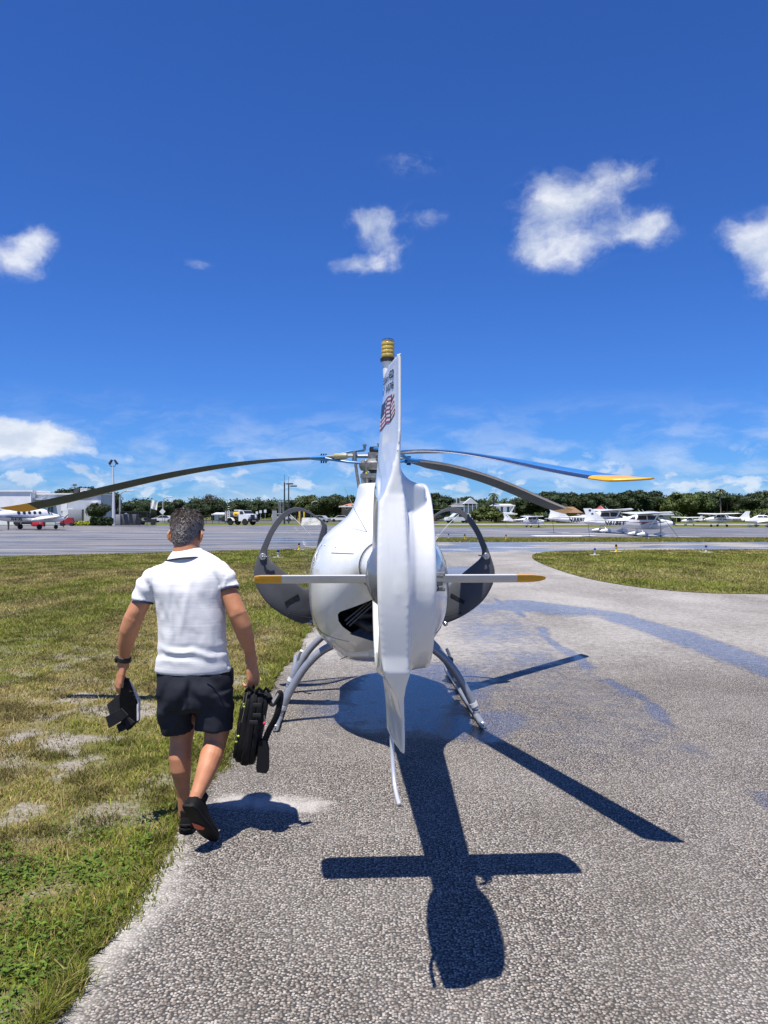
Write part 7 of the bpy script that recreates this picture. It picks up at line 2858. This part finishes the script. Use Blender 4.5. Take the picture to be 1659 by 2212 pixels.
f1 = np.sin((np.abs(X_ - cx0) * .9 + Z_ * .7) * 55 + ph * 8) * .004 * (0.3 + fbm(X_ * 7, Z_ * 7, 2))
seat = -0.012 * np.exp(-((X_ - cx0) / .012) ** 2) * sstep(Z_, .68, .74) * (1 - sstep(Z_, .82, .88))
but = .012 * (np.exp(-((X_ - cx0 + .085) / .06) ** 2 - ((Z_ - .80) / .06) ** 2) + np.exp(-((X_ - cx0 - .085) / .06) ** 2 - ((Z_ - .80) / .06) ** 2))
co += no * (f1 + seat + but)[:, None]
set_co(som, co)
shorts = link('shorts', som, man)
pk = MB()
a, b = pq(447, 1457, -.137), pq(470, 1458, -.130)
pk.box((a + b) / 2 + Vector((0, -.002, 0)), (.075, .006, .006), ch=.001, rot=Matrix.Rotation(R(4), 3, 'Z'))
pk.build('pocket_welt', M_TRIM, shorts)
pk = MB()
pk.lathe([(.001, -.004), (.005, -.003), (.006, 0)], 'Y', pq(475, 1461, -.132), 10)
pk.build('button', M_TRIM, shorts)
# pouch on the right hip
pk = MB()
pk.box(pq(498, 1462, .02), (.028, .06, .095), ch=.010)
pk.build('belt_pouch', M_NYLON, shorts)

# hair: cap plus short strands
hr_m = MB()


def head_ab(z):
    return np.interp(z, [r[0] for r in hrows], [r[1] for r in hrows]), np.interp(z, [r[0] for r in hrows], [r[2] for r in hrows])


def hairline(t):
    """lowest hair height round the head; t = pi * 1.5 is the nape"""
    front = max(0.0, math.sin(t))
    side_ = abs(math.cos(t))
    return -.074 + .12 * float(sstep(np.array(front), .20, .75)) + .050 * float(sstep(np.array(side_), .80, .98))


cap = []
for k0 in range(13):
    f = k0 / 12
    ring = []
    for k in range(48):
        t = 2 * math.pi * k / 48
        z0 = hairline(t)
        z = z0 + (.118 - z0) * math.sin(f * math.pi / 2) ** 1.0
        g = .0010 + .008 * float(sstep(np.array((z + .06) / .15), 0, 1))
        a_, b_ = head_ab(min(z - g * .6, .111))
        sh_ = 1.0
        if f > .95:
            a_, b_, sh_ = .012, .016, 1.0
        wob = 1 + .05 * math.sin(t * 7 + f * 5) * f
        ring.append(HM @ Vector(((a_ + g) * math.cos(t) * wob, -.006 + (b_ + g) * math.sin(t) * wob, z + g * .5)))
    cap.append(ring)
hr_m.rings(cap, cap0=False)
Vh, Fh, Th = [], [], []
for k in range(15000):
    t = rnd.random() * 2 * math.pi
    z0 = hairline(t) - .004
    z = z0 + (.116 - z0) * (1 - (1 - rnd.random()) ** 1.35)
    hgt = float(sstep(np.array((z + .06) / .15), 0, 1))
    g = .0010 + .008 * hgt
    a_, b_ = head_ab(min(z - g * .6, .1115))
    if z > .106:
        q = rnd.random() ** .5
        a_, b_ = .05 * q, .066 * q
        z = .116
    p = Vector(((a_ + g * .9) * math.cos(t), -.006 + (b_ + g * .9) * math.sin(t), z + g * .5))
    nrm = Vector((math.cos(t), math.sin(t) * .8, max(-.1, (z - .03) * 14))).normalized()
    L = (.004 + .012 * hgt) * (.6 + .8 * rnd.random())
    down = Vector((rnd.gauss(.15, .35), rnd.gauss(-.15, .35), -1.0 + rnd.gauss(0, .4)))
    down = down - nrm * down.dot(nrm)
    dirv = (nrm * (.35 + .35 * rnd.random()) + down.normalized() * .9).normalized()
    sdv = dirv.cross(nrm)
    if sdv.length < .01:
        sdv = Vector((1, 0, 0))
    sdv = sdv.normalized() * .0010
    bnum = len(Vh)
    Vh += [HM @ (p - sdv), HM @ (p + sdv), HM @ (p + dirv * L)]
    Fh.append((bnum, bnum + 1, bnum + 2))
    side_g = float(sstep(np.array(abs(math.cos(t))), .6, .95))
    pg = .36 + .30 * (1 - hgt) + .25 * side_g - .20 * float(sstep(np.array(z), .05, .11))
    c0 = rnd.random()
    col = (.30 + .30 * c0, .275 + .285 * c0, .25 + .27 * c0) if rnd.random() < pg else (.050 + .10 * c0, .034 + .066 * c0, .026 + .046 * c0)
    Th += [col + (1,)] * 3
hair_cap = hr_m.build('hair', M_HAIRD, man)
hme = bpy.data.meshes.new('hair_strands')
hme.from_pydata([tuple(v) for v in Vh], [], Fh)
at = hme.attributes.new('tint', 'FLOAT_COLOR', 'POINT')
at.data.foreach_set('color', np.array(Th, dtype=np.float32).ravel())
mh = bpy.data.materials.new('hair_strand')
mh.use_nodes = True
t_ = NT(mh.node_tree)
t_.l.new(t_.attr('tint').outputs['Color'], t_.n['Principled BSDF'].inputs['Base Color'])
t_.n['Principled BSDF'].inputs['Roughness'].default_value = 0.45
hme.materials.append(mh)
hs_o = link('hair_strands', hme, hair_cap)
hs_o['kind'] = 'stuff'

# sunglasses, watch
sg = MB()
for sx in (-1, 1):
    sg.tube([HM @ Vector((sx * .078, -.015, .020)), HM @ Vector((sx * .081, .03, .024)), HM @ Vector((sx * .070, .082, .022))], [(.005, .0025), (.004, .0022), (.005, .002)], 8)
sg.tube([HM @ Vector((-.070, .082, .022)), HM @ Vector((-.03, .108, .02)), HM @ Vector((0, .108, .022)), HM @ Vector((.03, .108, .02)), HM @ Vector((.070, .082, .022))], .003, 6)
sgo = sg.build('sunglasses', M_BLACK, man)
for sx in (-1, 1):
    q = MB()
    q.ball(HM @ Vector((sx * .034, .096, .006)), (.024, .006, .017), seg=14, rings_=8)
    q.build('lens', M_DARKGLASS, sgo)
wt = MB()
c = pq(267.8, 1424, .018)
dv = (pq(266, 1440, .025) - pq(269, 1412, .015)).normalized()
wt.tube([c - dv * .014, c - dv * .012, c + dv * .012, c + dv * .014], [(.030, .036), (.033, .039), (.033, .039), (.030, .036)], 26, side=(0, 1, 0))
wob = wt.build('wristwatch', M_BLACK, man)
wt = MB()
cc = c + Vector((-.036, -.006, 0))
wt.lathe([(.002, -.008), (.018, -.007), (.019, .004), (.014, .006), (.002, .006)], 'X', cc, 20)
wt.build('watch_case', mat('watch_case', (0.03, 0.03, 0.032), 0.25, metal=0.6), wob)

# shoes
def shoe(heel, toe, upv, name):
    """heel and toe: sole ends; upv: away from the sole"""
    ax = (toe - heel)
    L = ax.length
    ax.normalize()
    upv = (upv - ax * upv.dot(ax)).normalized()
    sd_ = ax.cross(upv)
    rows_ = [(-.01, .016, .050), (0.0, .027, .072), (.03, .036, .095), (.10, .041, .108), (.24, .041, .112), (.36, .043, .094), (.50, .049, .076), (.65, .053, .066), (.80, .052, .056), (.92, .042, .046), (.98, .027, .034), (1.0, .014, .026)]
    up_m, sol = MB(), MB()
    rr, ss = [], []
    for (t, hw0, h) in rows_:
        bend = .012 * max(0, t - .7) / .3
        c = heel + ax * (L * t) + upv * (.02 + bend)
        rr.append([c + sd_ * (hw0 * math.cos(a)) + upv * (max(0, math.sin(a)) * (h - .02) - .004 * (math.sin(a) < 0)) for a in [2 * math.pi * k / 24 for k in range(24)]])
        c = heel + ax * (L * t) + upv * (.012 + bend)
        ss.append([c + sd_ * ((hw0 + .004) * math.cos(a)) + upv * (.012 * max(-1, min(1, 1.6 * math.sin(a)))) for a in [2 * math.pi * k / 24 for k in range(24)]])
    up_m.rings(rr)
    sol.rings(ss)
    so_ = up_m.build(name, M_SHOE, man)
    sol.build('sole', M_SOLE, so_)
    col_ = MB()
    c = heel + ax * (L * .17) + upv * .104
    col_.tube([c - upv * .03, c, c + upv * .012], [(.036, .042), (.039, .046), (.038, .044)], 22, side=tuple(sd_))
    col_.build('ankle_collar', M_SHOE, so_)
    return so_, heel, ax, upv, sd_, L


hL = pq(401, 1795, 0)
hL.z = 0.0
s1 = shoe(Vector((hL.x, .002, .001)), Vector((hL.x - .012, .295, .001)), Vector((0, 0, 1)), 'shoe')
tR = world_at(459, 1812, 4.055) - _po
tR.z = .012
hR = world_at(404, 1742, 3.905) - _po
ax = (tR - hR).normalized()
upR = Vector((.32, .85, .34))
s2 = shoe(hR, tR, upR, 'shoe')
_, hh, axx, uu, sdd, LL_ = s2
om = MB()
pts = [hh + axx * (LL_ * t) + sdd * s_ - uu * .0015 for t, s_ in ((.42, -.036), (.47, .0), (.545, .026), (.60, .010), (.60, -.030), (.55, -.041))]
om.prism(pts, -uu * .003)
om.build('sole_patch', M_ORANGE, s2[0])
hb = MB()
for z0 in (.030, .052):
    hb.tube([s1[1] + Vector((-.028, -.006, z0)), s1[1] + Vector((0, -.018, z0)), s1[1] + Vector((.028, -.006, z0))], [.006, .009, .006], 8)
hb.build('heel_ridge', M_SOLE, s1[0])

# ---------------------------------------------------------------- kneeboard in the left hand
def _wp(u, v, dy=0.0):
    return world_at(u, v, PY + dy)


kb = empty('kneeboard', tuple(_wp(270, 1575, .02)))
_ko = Vector(kb.location)
tag(kb, 'black kneeboard with dangling straps and white pages in the man\'s left hand', 'kneeboard')


def kq(u, v, dy):
    return _wp(u, v, dy) - _ko


mb = MB()
mb.prism([kq(268, 1468, .03), kq(300, 1518, .06), kq(299, 1556, .06), kq(280, 1576, .03), kq(264, 1540, .0), kq(262, 1500, .0)], (.004, .02, .0))
mb.prism([kq(264, 1470, .0), kq(278, 1470, .02), kq(299, 1520, .05), kq(297, 1558, .05), kq(276, 1579, .0), kq(262, 1560, -.03), kq(258, 1510, -.03)], (.0, .012, .0))
mb.build('board', M_NYLON, kb)
mb = MB()
mb.prism([kq(272, 1473, .03), kq(277, 1472, .03), kq(300, 1514, .05), kq(300, 1519, .05), kq(296, 1521, .05)], (.004, .02, .004))
mb.prism([kq(295.5, 1521, .046), kq(300.5, 1519, .046), kq(299.5, 1555, .046), kq(296, 1557, .046)], (.002, .02, .0))
mb.build('page_block', M_PAPER, kb)
for (a, b) in (((276, 1483), (283, 1478)), ((280, 1489), (287, 1485)), ((283, 1495), (290, 1491)), ((287, 1502), (294, 1498)), ((291, 1509), (298, 1505))):
    mb = MB()
    mb.cyl(kq(a[0], a[1], .025), kq(b[0], b[1], .04), .0012, 6)
    mb.build('ring_wire', M_BLACK, kb)
for nm, poly, dv in (('strap_flap', [(256, 1500, -.02), (268, 1496, .0), (272, 1540, .0), (262, 1552, -.02), (238, 1547, -.06), (231, 1522, -.05)], (.0, .010, .0)),
                     ('strap_flap', [(228, 1549, -.075), (262, 1530, -.035), (276, 1545, -.02), (262, 1558, -.03), (236, 1573, -.07)], (.0, .012, .0)),
                     ('strap_flap', [(252, 1566, -.03), (278, 1550, .0), (290, 1560, .02), (272, 1576, -.01), (257, 1582, -.03)], (.0, .012, .0))):
    mb = MB()
    mb.prism([kq(*p) for p in poly], dv)
    mb.build(nm, mat('black_felt_strap', (0.020, 0.020, 0.022), 0.95, var=0.2), kb)
mb = MB()
mb.tube([kq(262, 1474, .03), kq(270, 1466, .03), kq(280, 1468, .035)], [(.008, .012)] * 3, 8)
mb.build('clip', M_BLACK, kb)

# ---------------------------------------------------------------- flight bag in the right hand
bag = empty('flight_bag', tuple(_wp(545, 1650, .02)))
_bo = Vector(bag.location)
tag(bag, 'bulging black nylon shoulder bag hanging by its handle from the man\'s right hand', 'bag')


def bq(u, v, dy=0.0):
    return _wp(u, v, dy) - _bo


def slab_(outline, y0, y1, puff, name, m=M_NYLON):
    """soft padded compartment: outline in the picture plane, pillowed in depth"""
    n = 36
    loop = [np.array(p[:2]) for p in catmull(list(outline) + [outline[0]], 5)][:-1]
    c = np.mean(loop, 0)
    rings_ = []
    for (sc, dy) in ((.80, y0 - .012), (.93, y0 - .006), (1.0, y0 + .012), (1.0, y1 - .012), (.93, y1 + .006), (.80, y1 + .012)):
        rings_.append([bq(c[0] + (p[0] - c[0]) * sc, c[1] + (p[1] - c[1]) * sc, dy) for p in loop])
    q = MB()
    q.rings(rings_)
    return q.build(name, m, bag)


# compartments lie side by side across the picture: three tall panels, leaning to the right at the top
def panel(u0t, u1t, u0b, u1b, vt, vb, dy0, dy1, name):
    q = MB()
    rings_ = []
    for (f, iv) in ((.16, .07), (.07, .03), (.02, .008), (0, 0), (.02, .008), (.07, .03), (.16, .07)):
        rings_.append((f, iv))
    k0 = [0, .06, .2, .5, .8, .94, 1]
    out = []
    for (f, iv), k in zip(rings_, k0):
        loop = []
        ut0, ut1 = u0t + (u1t - u0t) * k, None
        ub0 = u0b + (u1b - u0b) * k
        h0, h1 = vt + (vb - vt) * iv, vb - (vb - vt) * iv
        d0, d1 = dy0 + (dy1 - dy0) * f, dy1 - (dy1 - dy0) * f
        for t in range(28):
            a = 2 * math.pi * t / 28
            ca, sa = math.cos(a), math.sin(a)
            e = (abs(ca) ** 5 + abs(sa) ** 5) ** (-1 / 5)
            vv = (h0 + h1) / 2 + (h1 - h0) / 2 * ca * e
            dd = (d0 + d1) / 2 + (d1 - d0) / 2 * sa * e
            kk = (vv - vt) / (vb - vt)
            uu_ = ut0 * (1 - kk) + ub0 * kk
            loop.append(bq(uu_, vv, dd))
        out.append(loop)
    q.rings(out)
    return q.build(name, M_NYLON, bag)


panel(528, 551, 506, 531, 1491, 1647, -.06, .20, 'front_pocket')
panel(540, 562, 517, 541, 1488, 1654, -.085, .23, 'front_compartment')
panel(551, 576, 529, 552, 1491, 1652, -.075, .23, 'main_compartment')
panel(564, 585, 539, 559, 1493, 1636, -.06, .22, 'rear_compartment')
panel(515, 527, 502, 514, 1548, 1638, -.05, .14, 'side_pocket')
panel(521, 534, 507, 520, 1516, 1600, -.04, .16, 'side_pocket')
mb = MB()
mb.tube(catmull([bq(578, 1500, -.02), bq(590, 1520, -.05), bq(603, 1497, -.05), bq(606, 1508, -.05), bq(598, 1545, -.06), bq(580, 1580, -.06), bq(569, 1612, -.06), bq(566, 1640, -.06)], 6), [(.004, .018)] * 43, 10, side=(0, 1, 0))
mb.build('shoulder_strap', M_STRAP, bag)
mb = MB()
mb.prism([bq(587, 1513, -.075), bq(600, 1496, -.075), bq(602, 1500, -.075), bq(590, 1520, -.075)], (0, .004, 0))
mb.build('strap_lining', mat('strap_lining_grey', (0.42, 0.42, 0.40), 0.8), bag)
mb = MB()
mb.prism([bq(560, 1600, -.07), bq(574, 1600, -.07), bq(579, 1622, -.07), bq(579, 1666, -.07), bq(575, 1671, -.07), bq(555, 1668, -.07), bq(553, 1658, -.07), bq(555, 1640, -.07)], (0, .05, 0))
mb.build('strap_pad', M_STRAP, bag)
mb = MB()
mb.tube(catmull([bq(547, 1500, .03), bq(546, 1480, .03), bq(544, 1466, .035), bq(541, 1455, .055), bq(540, 1462, .10), bq(541, 1490, .14)], 6), [(.011, .014)] * 31, 12)
mb.build('handle', M_STRAP, bag)
for zz in (1461, 1467, 1473):
    mb = MB()
    mb.lathe([(.0145, -.003), (.017, -.002), (.017, .002), (.0145, .003)], 'Z', bq(544.5, zz, .033), 14)
    mb.build('handle_ridge', M_BLACK, bag)
for (u, v) in ((525.5, 1520), (528, 1526.5), (515, 1590), (510.5, 1602)):
    mb = MB()
    mb.ball(bq(u, v, -.085), (.0065, .004, .006), seg=10)
    mb.build('zip_pull', M_LIMEP, bag)
mb = MB()
mb.ball(bq(571, 1562.5, -.09), (.007, .005, .009), seg=10)
mb.build('zip_pull', M_PINKP, bag)
for (a, b) in (((528, 1500), (522, 1530)), ((535, 1495), (522, 1560)), ((511, 1575), (510, 1600)), ((571, 1545), (571, 1560))):
    mb = MB()
    mb.cyl(bq(a[0], a[1], -.088), bq(b[0], b[1], -.088), .0022, 6)
    mb.build('zip', M_STEEL, bag)
for (u, v) in ((556, 1523), (555, 1545), (548, 1560)):
    mb = MB()
    mb.box(bq(u, v, -.10), (.045, .010, .022), ch=.003)
    mb.build('buckle', M_BLACK, bag)
mb = MB()
for (u, v) in ((538, 1490), (560, 1492), (575, 1492)):
    mb.tube([bq(u - 7, v + 3, -.05), bq(u, v - 6, -.06), bq(u + 7, v + 2, -.05)], [(.008, .012)] * 3, 8)
mb.build('crumpled_top', M_NYLON, bag)
